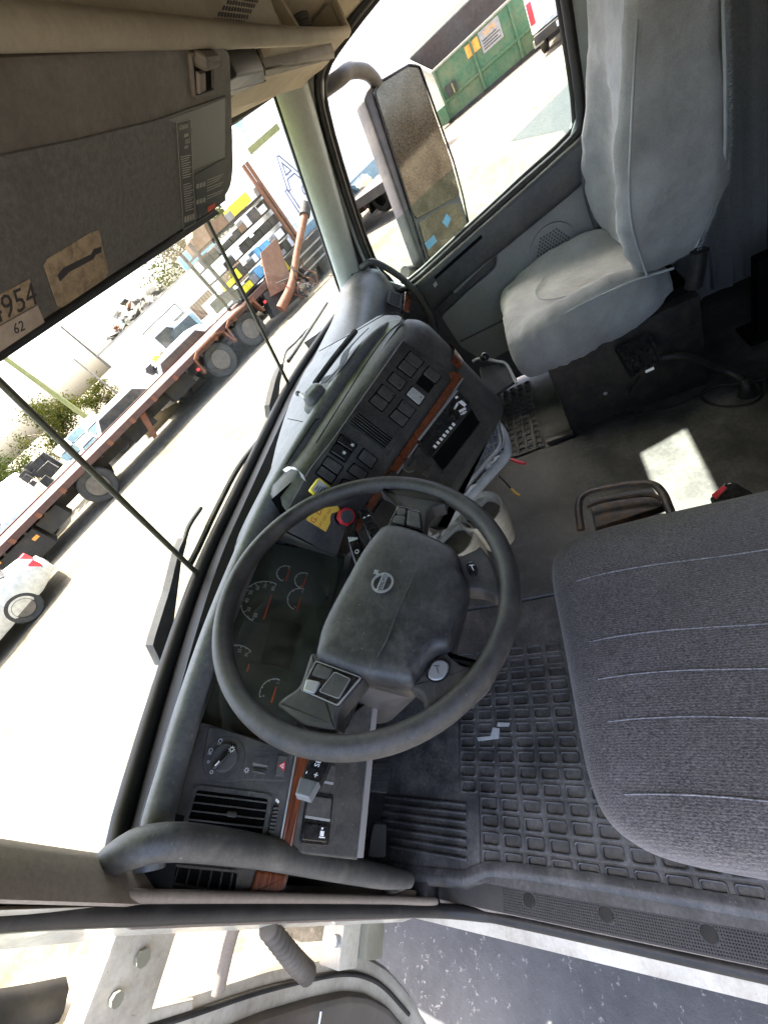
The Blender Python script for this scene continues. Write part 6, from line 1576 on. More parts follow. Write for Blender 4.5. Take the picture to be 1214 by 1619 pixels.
for a in (-3.15, 1.95, 3.35):
    T.wheel(a, 0.18, 0.50, 0.30, tl, side=-1); T.wheel(a, 2.32, 0.50, 0.30, tl, side=1)
    T.box('axle', a - 0.07, a + 0.07, 0.3, 2.2, 0.43, 0.57, 'under', tl)
T.box('tool_box', -9.5, -5.0, 0.10, 0.7, 0.25, 0.90, 'under', tl, 0.02)
T.box('spare_frame', -4.9, -4.2, 0.2, 0.8, 0.45, 0.9, 'under', tl)
for a0 in (1.25, 2.65):
    T.prism('fender', [(a0, 0.55), (a0 + 0.05, 0.55), (a0 + 0.12, 0.98), (a0 + 0.32, 1.07), (a0 + 1.10, 1.07), (a0 + 1.30, 0.98), (a0 + 1.38, 0.60), (a0 + 1.43, 0.60), (a0 + 1.36, 1.02), (a0 + 1.14, 1.12), (a0 + 0.28, 1.12), (a0 + 0.07, 1.02)], -0.10, 0.25, 'rust', tl)
T.prism('prop_leg', [(-1.2, 0.3), (-1.05, 0.3), (-0.75, 0.95), (-0.95, 0.95)], 0.1, 0.2, 'rust', tl)
for (a, h) in ((-1.6, 0.35), (0.1, 0.4)): T.box('under_box', a, a + 0.9, 0.5, 1.2, 0.5, 0.95, 'under', tl)
for (a, z) in ((-6.2, 0.86), (-5.2, 0.66)): T.box('marker_lamp', a, a + 0.16, -0.05, -0.02, z, z + 0.09, 'orangeprint', tl)
for a in (1.15, 4.2): T.box('marker_lamp', a, a + 0.10, -0.10, -0.05, 0.72, 0.80, 'redlight', tl)
# ---- concrete blocks behind it
for i, (a, b, w, lab) in enumerate(((0.55, 2.9, 1.5, 'stained concrete block on the ground beneath the middle of the flatbed'), (-1.2, 3.0, 1.6, 'pale concrete block seen under the flatbed left of the trailer wheels'), (2.4, 3.4, 1.4, 'tan concrete block behind the twin trailer wheels'))):
    tag(T.box('concrete_block', a, a + w, b, b + 0.7, 0.0, 0.72, 'concrete', None, 0.03), lab, 'block', 'concrete blocks under the trailer')
# ---- generic car
def car(name, label, o, d, paint, L=4.5, W=1.8, H=1.45, wreck=False, group=None, cat='car', pick=False):
    c = OB(o, d); t = thing(name, label, cat, (o[0], o[1], GZ), group)
    h = H
    low = [(0, 0.35), (0.02, 0.62), (0.12, 0.80), (0.55, 0.88), (L - 1.1, 0.90), (L - 0.12, 0.74), (L, 0.55), (L - 0.02, 0.32), (L - 0.4, 0.26), (0.4, 0.26)]
    c.prism('body', low, -W / 2, W / 2, paint, t, 0.06)
    if pick: cab = [(1.9, 0.85), (2.05, h - 0.06), (2.2, h), (3.2, h), (3.75, 0.88)]
    else: cab = [(0.45, 0.85), (1.05, h - 0.05), (1.3, h), (2.75, h), (3.0, h - 0.06), (3.6, 0.88)]
    c.prism('roof', cab, -W / 2 + 0.13, W / 2 - 0.13, paint, t, 0.05)
    s0, s1 = cab[0][0], cab[-1][0]
    for sg in (-1, 1):
        c.prism('side_window', [(s0 + 0.28, 0.93), (s0 + 0.62, h - 0.12), (s1 - 0.85, h - 0.12), (s1 - 0.42, 0.93)], sg * (W / 2 - 0.135), sg * (W / 2 - 0.115), 'darkglass', t)
    q = [c.p(s0 + 0.03, -W / 2 + 0.25, 0.93), c.p(s0 + 0.03, W / 2 - 0.25, 0.93), c.p(cab[1][0] - 0.05, W / 2 - 0.30, h - 0.10), c.p(cab[1][0] - 0.05, -W / 2 + 0.30, h - 0.10)]
    mobj('rear_window', q + [p + c.d * 0.05 for p in q], BOXF, 'darkglass', t)
    q = [c.p(s1 - 0.06, -W / 2 + 0.25, 0.93), c.p(s1 - 0.06, W / 2 - 0.25, 0.93), c.p(cab[-2][0] + 0.08, W / 2 - 0.30, h - 0.10), c.p(cab[-2][0] + 0.08, -W / 2 + 0.30, h - 0.10)]
    mobj('windshield', q + [p - c.d * 0.06 for p in q], BOXF, 'darkglass', t)
    c.box('bumper', -0.10, 0.10, -W / 2 + 0.02, W / 2 - 0.02, 0.36, 0.58, paint, t, 0.04)
    for sg in (-1, 1):
        c.box('tail_light', -0.03, 0.12, sg * (W / 2 - 0.30), sg * (W / 2 - 0.02), 0.60, 0.80, 'redlight', t, 0.02)
        for a in (0.85, L - 0.9): c.wheel(a, sg * (W / 2 - 0.10), 0.33, 0.22, t, side=sg, holes=5)
    c.box('licence_plate', -0.115, -0.10, -0.22, 0.22, 0.42, 0.53, 'stonebox', t)
    return t
car('parked_car', 'silver car with a red tail lamp at the left edge of the windshield view', (3.25, 11.0), (-0.93, 0.36), 'silverbody', 4.8, 1.9, 1.5)
car('parked_pickup', 'pale blue pickup behind the trailer with a dark rear window', (13.4, 11.6), (0.8, 0.62), 'bluebody', 5.0, 1.9, 1.8, pick=True, cat='pickup')
car('parked_car', 'white damaged car directly behind the middle of the flatbed', (10.4, 12.3), (0.78, -0.62), 'whitebody', 4.2, 1.75, 1.5)
car('parked_car', 'white car farther back beyond the flatbed near the left pole', (9.7, 15.9), (0.75, -0.66), 'whitebody', 4.3, 1.75, 1.45)
car('parked_pickup', 'small white pickup parked beneath the loaded rack', (14.3, 9.4), (0.75, 0.66), 'whitebody', 4.6, 1.8, 1.6, pick=True, cat='pickup')
# scrap with yellow parts between trailer and white car
sp_ = thing('scrap_parts', 'heap of yellow and grey scrap parts behind the trailer deck', 'scrap', tuple(T.p(0.8, 2.9, 0)))
random.seed(11)
for k in range(16):
    a = 0.2 + random.random() * 2.4; b = 2.75 + random.random() * 0.6; z = 0.75 + random.random() * 0.8; r = 0.12 + 0.2 * random.random()
    vv = [T.p(a + r * random.uniform(-1, 1), b + r * random.uniform(-1, 1), z + r * random.uniform(-1, 1)) for _ in range(8)]
    o = mobj('scrap_piece', vv, BOXF, random.choice(['yellowbox', 'darkbox', 'stonebox', 'rust', 'whitebody']), sp_)
# ---- white semi with green glass and open engine, left of view
wt_ = thing('white_truck', 'white truck cab with green tinted windshield and bare engine behind the trailer', 'truck', tuple(T.p(-6.5, 4.2, 0)))
T.prism('cab', [(-10.5, 0.5), (-10.5, 3.1), (-8.2, 3.1), (-7.2, 2.9), (-6.3, 2.15), (-5.7, 2.05), (-4.9, 1.95), (-4.75, 1.2), (-5.4, 0.5)], 3.0, 5.2, 'whitebody', wt_, 0.06)
q = [T.p(-7.12, 3.15, 2.86), T.p(-6.36, 3.15, 2.2), T.p(-6.36, 5.05, 2.2), T.p(-7.12, 5.05, 2.86)]
mobj('windshield', q + [p + Vector((0, 0, 0.05)) + T.d * 0.04 for p in q], BOXF, 'greenglass', wt_)
T.box('side_window', -8.1, -7.3, 2.97, 3.0, 2.15, 2.75, 'darkglass', wt_); T.prism('small_window', [(-6.2, 1.55), (-6.1, 1.85), (-5.75, 1.80), (-5.75, 1.55)], 2.975, 3.0, 'darkglass', wt_)
T.box('door_handle', -6.25, -6.05, 2.97, 3.0, 1.28, 1.36, 'stonebox', wt_)
for k in range(14):
    a = -4.7 + random.random() * 0.9; b = 3.2 + random.random() * 1.4; z = 1.1 + random.random() * 0.7; r = 0.08 + 0.13 * random.random()
    mobj('engine_part', [T.p(a + x * r, b + y * r, z + zz_ * r) for x, y, zz_ in ((-1, -1, -1), (1, -1, -0.8), (1, 1, -1), (-1, 1, -1), (-0.8, -1, 1), (1, -0.8, 1), (0.9, 1, 1), (-1, 1, 0.9))], BOXF, 'under', wt_)
T.wheel(-5.6, 3.2, 0.5, 0.3, wt_, side=-1)
cr_ = thing('crate_stack', 'stack of pale blue and white slatted crates beyond the trailer', 'crates', tuple(T.p(-3.2, 7.6, 0)))
for i in range(3):
    for j in range(5): T.box('crate', -3.9 + i * 0.75, -3.25 + i * 0.75, 7.2, 8.2, 0.32 * j, 0.32 * j + 0.27, 'bluebody' if (i + j) % 2 else 'whitebody', cr_)
# ---- loaded rack standing behind the trailer tail
rk_ = thing('storage_rack', 'tall steel rack crammed with boxes, timber and yellow bins behind the trailer', 'rack', tuple(T.p(5.6, 1.0, 0)))
R0, R1 = 3.9, 7.0
for a in (R0, R1):
    for b in (0.75, 1.95): T.box('post', a - 0.05, a + 0.05, b - 0.05, b + 0.05, 0.0, 3.1, 'under', rk_)
random.seed(5)
for j in range(6):
    z = 0.78 + j * 0.40
    T.box('shelf', R0, R1, 0.75, 1.95, z, z + 0.05, 'under', rk_)
    a = R0 + 0.05
    while a < R1 - 0.25:
        w = random.uniform(0.15, 0.42); h = random.uniform(0.12, 0.30)
        m_ = random.choice(['darkbox', 'darkbox', 'stonebox', 'woodbox', 'whitebody', 'under', 'yellowbox' if random.random() < 0.5 else 'darkbox', 'bluebox' if random.random() < 0.3 else 'stonebox'])
        T.box('box', a, min(R1, a + w), 0.72, 1.3, z + 0.05, z + 0.05 + h, m_, rk_); a += w + 0.03
T.prism('crate_roof', [(4.1, 3.15), (4.9, 3.15), (4.5, 3.55)], 0.7, 1.6, 'woodbox', rk_); T.box('crate', 4.0, 5.0, 0.7, 1.6, 2.83, 3.15, 'woodbox', rk_)
T.box('yellow_bin', 5.6, 6.4, 0.70, 1.2, 2.85, 3.12, 'yellowbox', rk_)
for a in (6.75, 6.9): T.box('timber', a, a + 0.08, 0.55, 0.65, 0.9, 3.6, 'rust', rk_)
# ---- white box with outlined letters
wb = thing('box_trailer', 'big white box trailer with outlined blue letters behind the loaded rack', 'box trailer', tuple(T.p(10, 2.0, 0)))
T.box('box_body', 6.9, 15.5, 1.2, 3.7, 0.85, 3.9, 'whitebody', wb, 0.03)
T.box('lower_skirt', 7.2, 15.5, 1.17, 1.2, 0.85, 1.35, 'bluebody', wb)
T.box('top_rail', 7.6, 9.0, 1.16, 1.2, 3.72, 3.88, 'polewood', wb)
TF = Frame(T.p(8.1, 1.195, 2.35), -T.n, T.d)
def oletter(s, u, v_, size):
    cu = bpy.data.curves.new('l', 'FONT'); cu.body = s; cu.size = size; cu.align_x = 'CENTER'; cu.align_y = 'CENTER'; cu.fill_mode = 'NONE'; cu.bevel_depth = 0.02; cu.bevel_resolution = 0
    o = bpy.data.objects.new('l', cu); COL.objects.link(o); me = bpy.data.meshes.new_from_object(o.evaluated_get(bpy.context.evaluated_depsgraph_get()))
    bpy.data.objects.remove(o); bpy.data.curves.remove(cu)
    for vt_ in me.vertices: vt_.co = TF.at(u + vt_.co.x, v_ + vt_.co.y, vt_.co.z)
    me.materials.clear(); me.materials.append(M['ink_blue']); link(bpy.data.objects.new('letter', me), wb)
oletter('A', 0.30, 0.42, 1.25); oletter('L', 0.0, -0.35, 1.2); oletter('S', 0.55, -0.45, 0.9)
for a in (8.5, 9.8): T.wheel(a, 1.5, 0.5, 0.3, wb, side=-1)
T.box('roof_unit', 8.2, 8.6, 2.0, 2.8, 3.9, 4.6, 'bluebody', wb)
# ---- rusty ramp and boom at the trailer tail
rp_ = thing('loading_ramp', 'rusty steel ramp plate raised at the tail of the trailer', 'ramp', tuple(T.p(5.0, 0.3, 0)))
q = [T.p(4.5, -0.1, 0.75), T.p(5.35, -0.2, 0.55), T.p(5.9, -0.1, 1.75), T.p(5.2, 0.0, 1.75)]
mobj('plate', q + [p + T.n * 0.06 for p in q], BOXF, 'rustplate', rp_)
T.prism('ramp_side', [(4.2, 0.25), (5.5, 0.15), (5.6, 0.75), (4.4, 0.95)], -0.05, 0.35, 'under', rp_)
bm2 = thing('rusty_boom', 'long rusty orange pipe leaning up beside the ramp plate', 'pipe', tuple(T.p(4.6, -0.5, 0)))
tube('pipe', [T.p(4.35, -0.45, 0.35), T.p(5.2, -0.45, 0.62), T.p(6.1, -0.35, 1.15), T.p(7.2, -0.2, 1.7)], [0.16, 0.13, 0.10, 0.12], 'rust', bm2, 10)
tube('hinge_end', [T.p(7.1, -0.22, 1.66), T.p(7.4, -0.15, 1.85)], 0.17, 'under', bm2, 8, res=0)
hv = thing('steel_counterweight', 'dark ribbed steel counterweight at the right behind the pipe', 'counterweight', tuple(T.p(7.2, 0.5, 0)))
T.box('block', 6.1, 9.2, 0.2, 1.0, 0.35, 1.15, 'under', hv, 0.04)
for k in range(3): T.box('rib', 6.1, 9.2, 0.16, 0.2, 0.45 + 0.22 * k, 0.50 + 0.22 * k, 'stonebox', hv)
tg = thing('chain_tangle', 'tangled cables and chains hanging by the ramp at the trailer tail', 'cables', tuple(T.p(5.5, -0.4, 0)))
random.seed(4)
for k in range(9):
    a = 5.0 + random.random() * 1.0; pts = [T.p(a + random.uniform(-0.3, 0.3), -0.45 + random.uniform(-0.15, 0.15), z + random.uniform(-0.1, 0.1)) for z in (0.9, 0.6, 0.35, 0.15, 0.3)]
    tube('cable', pts, 0.018, random.choice(['stonebox', 'under', 'rust']), tg, 5, res=4)
# ---- white building with awnings and a sign
BD = Vector((0.61, -0.79, 0)); Bo = OB((14.5, 25.2), BD)
bw = thing('white_building', 'long low white building with a framed sign and small windows beyond the trailer', 'building', (14.5, 25.2, GZ))
Bo.box('wall', 5.6, 24, 0, 9, 0.0, 2.95, 'whitebody', bw)
Bo.box('roof', 5.5, 24.1, -0.08, 9.1, 2.95, 3.03, 'stonebox', bw)
sg_ = Bo.box('sign', 8.1, 10.6, -0.12, 0.0, 1.75, 2.35, 'whitebody', bw); ringb = [Vector((8.1, 1.75)), Vector((10.6, 1.75)), Vector((10.6, 2.35)), Vector((8.1, 2.35))]
BF_ = Frame(Bo.p(0, -0.12, 0), -Bo.n, Bo.d)
ring('sign_frame', BF_, ringb, 0.05, 0.0, 0.03, 'under', sg_); slab('sign_picture', BF_, [Vector((8.2, 1.82)), Vector((8.75, 1.82)), Vector((8.75, 2.25)), Vector((8.2, 2.25))], 0.0, 0.01, 'orangeprint', sg_)
Bo.box('grey_band', 8.2, 10.8, -0.05, 0.0, 1.2, 1.72, 'stonebox', bw)
for a in (6.9, 7.9):
    w_ = Bo.box('window', a, a + 0.9, -0.05, 0.0, 0.75, 1.35, 'darkglass', bw); Bo.box('window_frame', a - 0.04, a + 0.94, -0.07, -0.05, 1.03, 1.07, 'stonebox', w_)
for a in (11.0, 13.4):
    Bo.prism('awning_side', [(a, 0.9), (a + 1.5, 0.9), (a + 1.5, 1.75), (a, 1.75)], -0.06, 0.0, 'woodbox', bw)
    for k in range(8): Bo.box('slat', a + 0.19 * k, a + 0.19 * k + 0.04, -0.09, -0.06, 0.9, 1.75, 'stonebox', bw)
sc_ = thing('scrap_heap', 'jumbled heap of crushed cars showing above the white building roof', 'scrap heap', tuple(Bo.p(6, 6, 3.03)))
random.seed(9)
for k in range(44):
    a = 5.8 + random.random() * 5.0; r = 0.15 + 0.22 * random.random(); z = 3.15 + random.random() * max(0.1, 0.9 - abs(a - 8.3) / 4)
    b = 1.5 + random.random() * 3
    mobj('crushed_piece', [Bo.p(a + r * random.uniform(-1, 1) * 1.3, b + r * random.uniform(-1, 1), z + r * random.uniform(-0.6, 0.6)) for _ in range(8)], BOXF, random.choice(['under', 'stonebox', 'bluebody', 'rust', 'under', 'stonebox', 'darkbox', 'silverbody']), sc_)
tag(Bo.box('blue_tarp_load', 12.4, 14.6, 1.5, 3.2, 3.03, 3.75, 'bluebox', None, 0.08), 'bright blue covered load above the white building roof', 'tarp')
for i, (a, b, col, lab) in enumerate(((-0.2, 6.6, 'whitebody', 'white van body nose on beyond the flatbed left of the sign'),)):
    vn = thing('parked_van', lab, 'van', tuple(T.p(a, b, 0)))
    T.prism('body', [(a, 0.35), (a, 2.0), (a + 0.25, 2.2), (a + 3.2, 2.2), (a + 4.0, 1.35), (a + 4.7, 1.15), (a + 4.75, 0.35)], b, b + 1.9, col, vn, 0.08)
    T.prism('side_window', [(a + 2.4, 1.35), (a + 2.4, 1.95), (a + 3.1, 1.95), (a + 3.7, 1.35)], b - 0.02, b, 'darkglass', vn)
    for w in (0.9, 3.8): T.wheel(a + w, b + 0.1, 0.35, 0.22, vn, side=-1, holes=5)
# ---- poles
def pole(x, y, h, r, mat, label, lean=(0, 0)):
    t = thing('utility_pole', label, 'pole', (x, y, GZ))
    tube('shaft', [(x, y, GZ), (x + lean[0], y + lean[1], GZ + h)], [r, r * 0.75], mat, t, 10, res=0)
    return t
pole(16.54, 24.1, 9.0, 0.16, 'polewood', 'thick yellow green pole standing left of the white building')
p2 = pole(28.9, 33.4, 6.5, 0.11, 'greypole', 'thin grey pole in the distance behind the white building')
p3 = pole(13.2, 16.6, 3.3, 0.05, 'greypole', 'slim grey post just behind the flatbed near the white car')
def wirec(name, a, b, sag, lab):
    pts = [lerp(Vector(a), Vector(b), k / 10) - Vector((0, 0, sag * math.sin(math.pi * k / 10))) for k in range(11)]
    tag(tube(name, pts, 0.02, 'under', None, 5, res=0), lab, 'wire')
wirec('overhead_wire', (16.5, 24.1, GZ + 8.6), (-10, 36, 6.5), 0.8, 'thin overhead wire running left from the thick pole')
# ---- trees
def tree(name, label, c, R, h, n, leaf, mat, group='trees beyond the yard'):
    t = thing(name, label, 'tree', (c[0], c[1], GZ), group)
    base = Vector((c[0], c[1], GZ)); top = Vector(c)
    mb = MB(); mb.add(*tubev([base, lerp(base, top, 0.5) + Vector((0.1, 0.05, 0)), top + Vector((0, 0, R[2] * 0.4))], [R[0] * 0.08, R[0] * 0.06, R[0] * 0.02], 8))
    for k in range(9):
        a = k * 2.4; e = top + Vector((R[0] * 0.7 * math.cos(a), R[1] * 0.7 * math.sin(a), R[2] * (0.5 * math.sin(k * 1.7))))
        mb.add(*tubev([lerp(base, top, 0.55 + 0.05 * k), lerp(lerp(base, top, 0.7), e, 0.6), e], [R[0] * 0.03, R[0] * 0.02, R[0] * 0.006], 5))
    mb.build('trunk', 'bark', t, True)
    lm = MB()
    cl_ = [(random.uniform(-1, 1), random.uniform(-1, 1), random.uniform(-1, 1)) for _ in range(60)]
    cl_ = [q for q in cl_ if 0.25 < Vector(q).length < 1.0][:26]
    for k in range(n):
        q = Vector(random.choice(cl_)); j = Vector((random.gauss(0, 0.17), random.gauss(0, 0.17), random.gauss(0, 0.17))); q = q + j
        p = top + Vector((q.x * R[0], q.y * R[1], q.z * R[2]))
        d1 = Vector((random.gauss(0, 1), random.gauss(0, 1), random.gauss(0, 1))).normalized(); d2 = d1.orthogonal().normalized(); s_ = leaf * random.uniform(0.6, 1.3)
        lm.add([p - d1 * s_, p + d2 * s_ * 0.5, p + d1 * s_, p - d2 * s_ * 0.5], [(0, 1, 2, 3)])
    lm.build('crown', mat, t)
random.seed(21)
tree('bushy_tree', 'yellow green bushy tree above the white truck cab', (23.2, 37.7, 0.8), (2.9, 2.9, 2.2), 3, 9000, 0.11, 'leaf')
tree('bushy_tree', 'small green tree left of the bushy yellow one', (18.5, 40.0, 0.3), (2.4, 2.4, 1.5), 3, 5000, 0.11, 'leaf2')
tree('bushy_tree', 'distant low tree between the thick pole and the white building', (25.5, 33.0, 0.2), (1.7, 1.7, 1.1), 3, 3600, 0.10, 'leaf')
tree('bushy_tree', 'tall yellow green tree above the blue covered load', (32.6, 21.6, 3.4), (3.2, 3.6, 3.2), 6, 9500, 0.13, 'leaf')
tree('bushy_tree', 'hazy tree just under the visor corner behind the box trailer', (38.0, 18.0, 2.2), (2.6, 3.0, 2.6), 6, 2600, 0.22, 'leaf2')

# ---- right hand window: dumpster, pickup, white semi
dp = thing('dumpster', 'open green steel dumpster with two stickers seen through the passenger window', 'dumpster', (27.7, -2.5, GZ))
X0, X1, Y0, Y1, Z0, Z1 = 26.5, 29.0, -6.2, 0.98, GZ + 0.15, GZ + 1.95
box('side_wall', X0, X0 + 0.08, Y0, Y1, Z0, Z1, 'greensteel', dp)
FY = Y1 + 0.95; ZF = Z1 + 1.0
mobj('far_wall', [(X1 - 0.08, Y0, Z0), (X1, Y0, Z0), (X1, FY, Z0), (X1 - 0.08, FY, Z0), (X1 - 0.08, Y0, ZF), (X1, Y0, ZF), (X1, FY, ZF), (X1 - 0.08, FY, ZF)], BOXF, 'brownin', dp)
def slant(name, ya, yb, mat, th=0.08):
    mobj(name, [(X0, ya, Z0), (X1, yb, Z0), (X1, yb - th, Z0), (X0, ya - th, Z0), (X0, ya, Z1), (X1, yb, ZF), (X1, yb - th, ZF), (X0, ya - th, Z1)], BOXF, mat, dp)
slant('end_wall', Y1, FY, 'greyend'); slant('end_wall', Y0 + 0.08, Y0 + 0.08, 'greensteel')  # front end paler than the sides, its sunlit look put into the colour
tube('end_rim', [(X0, Y1, Z1 + 0.04), (X1, FY, ZF + 0.04)], 0.06, 'greyend', dp, 6, res=0); tube('far_rim', [(X1, FY, ZF + 0.04), (X1, Y0, ZF + 0.04)], 0.06, 'greyend', dp, 6, res=0)
box('bottom', X0 + 0.08, X1 - 0.08, Y0 + 0.08, Y1 - 0.08, Z0, Z0 + 0.1, 'brownin', dp)
box('rim', X0 - 0.05, X0 + 0.09, Y0, Y1 + 0.05, Z1, Z1 + 0.09, 'greyend', dp, 0.02); pass
for k in range(4): box('rib', X0 - 0.09, X0, Y1 - 0.1 - k * 1.75, Y1 - k * 1.75, Z0, Z1, 'greensteel', dp)
box('belt', X0 - 0.06, X0, Y0, Y1, GZ + 0.75, GZ + 0.85, 'greensteel', dp); box('skid', X0 - 0.04, X1, Y0, Y1 + 0.1, GZ, Z0, 'under', dp)
box('hook_plate', X0 - 0.3, X0 + 0.3, Y1, Y1 + 0.45, Z0, GZ + 0.75, 'greensteel', dp); box('fork_pocket', X0 - 0.16, X0, Y1 - 0.75, Y1 - 0.25, GZ + 0.85, GZ + 1.25, 'under', dp)
box('pale_mark', X0 - 0.175, X0 - 0.16, Y1 - 0.62, Y1 - 0.56, GZ + 0.85, GZ + 1.2, 'polewood', dp)
DF_ = Frame((X0 - 0.01, 0, 0), (-1, 0, 0), (0, -1, 0))
def DS(*p): return [Vector((-y, z)) if (DF_.at(0, 1, 0) - DF_.o).z > 0 else Vector((-y, -z)) for y, z in p]
slab('warning_sticker', DF_, DS((-0.55, GZ + 1.45), (-1.15, GZ + 1.45), (-1.15, GZ + 1.85), (-0.55, GZ + 1.85)), 0.0, 0.01, 'orangeprint', dp)
st_ = slab('company_sticker', DF_, DS((-1.2, GZ + 1.2), (-2.1, GZ + 1.2), (-2.1, GZ + 1.9), (-1.2, GZ + 1.9)), 0.0, 0.01, 'stonebox', dp)
k_ = 1 if (DF_.at(0, 1, 0) - DF_.o).z > 0 else -1
text('sticker_text', 'WM', DF_, 1.65, k_ * (GZ + 1.72), 0.011, 0.28, 0, 'orangeprint', dp, 0.004)
for k in range(4): slab('sticker_line', DF_, DS((-1.28, GZ + 1.28 + k * 0.09), (-2.02 + 0.1 * (k % 2), GZ + 1.28 + k * 0.09), (-2.02 + 0.1 * (k % 2), GZ + 1.32 + k * 0.09), (-1.28, GZ + 1.32 + k * 0.09)), 0.010, 0.014, 'darkbox', dp)
text('painted_number', 'J3HT', DF_, 4.6, k_ * (GZ + 1.72), 0.002, 0.22, 0, 'stonebox', dp, 0.004)
pu = thing('white_pickup', 'white pickup tail with dark step bumper beside the dumpster', 'pickup', (23.5, -4.0, GZ))
PU = OB((22.6, -3.45), (0.35, -0.94))
PUb = OB((22.9, -2.75), (0.97, -0.25))
PUb.box('bed', 0.0, 3.2, -2.0, 0.0, 0.75, 1.75, 'whitebody', pu, 0.05)
PUb.box('tailgate', -0.04, 0.0, -1.75, -0.25, 0.85, 1.68, 'whitebody', pu, 0.02)
for b in (-1.97, -0.20): PUb.box('tail_light', -0.05, 0.02, b, b + 0.17, 1.0, 1.6, 'redlight', pu, 0.02)
PUb.box('step_bumper', -0.30, 0.0, -1.95, -0.05, 0.45, 0.72, 'under', pu, 0.05); PUb.box('bumper_end', -0.28, 0.05, -0.35, 0.0, 0.40, 0.62, 'greyend', pu, 0.04)
PUb.box('licence_plate', -0.32, -0.30, -1.15, -0.85, 0.52, 0.66, 'whitebody', pu); PUb.box('hitch', -0.45, -0.2, -1.05, -0.95, 0.36, 0.46, 'darkbox', pu)
PUb.box('cab', 3.2, 5.5, -1.95, -0.05, 0.75, 2.3, 'whitebody', pu, 0.1)
for b in (-1.85, -0.15): PUb.wheel(1.2, b, 0.4, 0.26, pu, side=1 if b > -1 else -1)
sm = thing('white_semi', 'white semi truck with a polished fuel tank seen past the mirror', 'truck', (20, 5.2, GZ))
SMo = OB((17.8, 4.1), (0.62, 0.78))
SMo.prism('cab', [(0.9, 0.9), (0.9, 3.6), (3.4, 3.6), (4.2, 2.6), (4.6, 1.9), (6.6, 1.6), (6.8, 0.7), (5.2, 0.6), (4.0, 0.9)], 0.0, 2.4, 'whitebody', sm, 0.08)
SMo.box('chassis', -3.5, 6.0, 0.5, 1.9, 0.75, 1.0, 'under', sm)
tube('fuel_tank', [SMo.p(1.1, -0.05, 0.72), SMo.p(2.9, -0.05, 0.72)], 0.34, 'chromed', sm, 20, res=0)
SMo.box('step_box', 0.1, 1.0, -0.3, 0.3, 0.35, 1.0, 'rustplate', sm); SMo.box('mud_flap', -0.45, -0.35, -0.2, 0.5, 0.2, 1.1, 'chromed', sm)
SMo.prism('quarter_fender', [(-0.5, 0.5), (-0.35, 1.2), (0.1, 1.35), (0.1, 1.25), (-0.25, 1.1), (-0.38, 0.5)], -0.2, 0.5, 'chromed', sm)
for a in (-1.0, -2.3): SMo.wheel(a, 0.15, 0.5, 0.5, sm, side=-1)
SMo.wheel(5.2, 0.2, 0.5, 0.3, sm, side=-1)
SMo.box('side_window', 2.2, 3.1, -0.02, 0.0, 2.2, 2.9, 'darkglass', sm)
for k in range(3): SMo.box('grab_rail', 1.15 + 0.25 * k, 1.2 + 0.25 * k, -0.06, -0.02, 1.6, 2.6, 'rustplate', sm)

# ================================================================== ON THE TRUCK ITSELF
# passenger mirror
MR = Frame((1.25, -0.1, 0.9), (-0.55, -0.83, 0.06), (0.83, -0.55, 0))
mm, nt, out = new_mat('dirty_mirror')
g_ = N(nt, 'BsdfGlossy'); g_.inputs['Roughness'].default_value = 0.06; g_.inputs[0].default_value = (0.55, 0.53, 0.48, 1)
d_ = N(nt, 'BsdfDiffuse')
tc = N(nt, 'TexCoord'); n1 = N(nt, 'TexNoise', i_Scale=160.0, i_Detail=5.0, i_Roughness=0.8); nt.links.new(tc.outputs['Object'], n1.inputs['Vector'])
r1 = ramp(nt, n1.outputs[0], 0.42, 0.70, (0.022, 0.017, 0.011, 1), (0.16, 0.12, 0.075, 1)); nt.links.new(r1.outputs[0], d_.inputs[0])  # brown holds both the dirt speckle and a painted dark reflection
n2 = N(nt, 'TexNoise', i_Scale=9.0, i_Detail=4.0); nt.links.new(tc.outputs['Object'], n2.inputs['Vector'])
r2 = ramp(nt, n2.outputs[0], 0.3, 0.7, (0.80, 0.80, 0.80, 1), (0.95, 0.95, 0.95, 1))
x_ = N(nt, 'MixShader'); nt.links.new(r2.outputs[0], x_.inputs[0]); nt.links.new(g_.outputs[0], x_.inputs[1]); nt.links.new(d_.outputs[0], x_.inputs[2]); nt.links.new(x_.outputs[0], out.inputs[0])
M['dirtymirror'] = mm
M['mirrorshell'] = surf('mirror_shell', (0.05, 0.046, 0.05), 0.55, dust=(0.3, 0.26, 0.22), damt=0.4, dscale=10, gstr=0)
mi = thing('side_mirror', 'tall grey side mirror with dirty glass outside the passenger window', 'mirror', (1.25, -0.1, 0.6))
outl = MR.q((574, 155), (580, 140), (596, 126), (648, 98), (660, 97), (666, 106), (742, 352), (742, 364), (682, 424), (669, 421), (664, 410))
slab('housing', MR, rnd(outl, 0.01), -0.05, 0.0, 'mirrorshell', mi, 0.012)
slab('main_glass', MR, rnd(MR.q((593, 148), (600, 134), (645, 106), (660, 108), (713, 256), (726, 306), (720, 312), (658, 346), (652, 338)), 0.008), 0.0, 0.003, 'dirtymirror', mi, 0.001)
slab('convex_glass', MR, rnd(MR.q((661, 352), (698, 327), (724, 320), (739, 360), (682, 413), (676, 404)), 0.008), 0.0, 0.003, 'dirtymirror', mi, 0.001)
ring('glass_rim', MR, rnd(MR.q((589, 147), (597, 130), (645, 102), (663, 105), (717, 256), (731, 308), (742, 361), (681, 419), (672, 410)), 0.008), 0.004, -0.001, 0.006, 'rubber', mi)
tube('upper_arm', [pxx(500, 150, 1.0), pxx(536, 124, 1.04), pxx(552, 112, 1.10), pxx(575, 112, 1.18), pxx(590, 124, 1.24), pxx(600, 140, 1.30)], 0.022, 'mirrorshell', mi, 10)
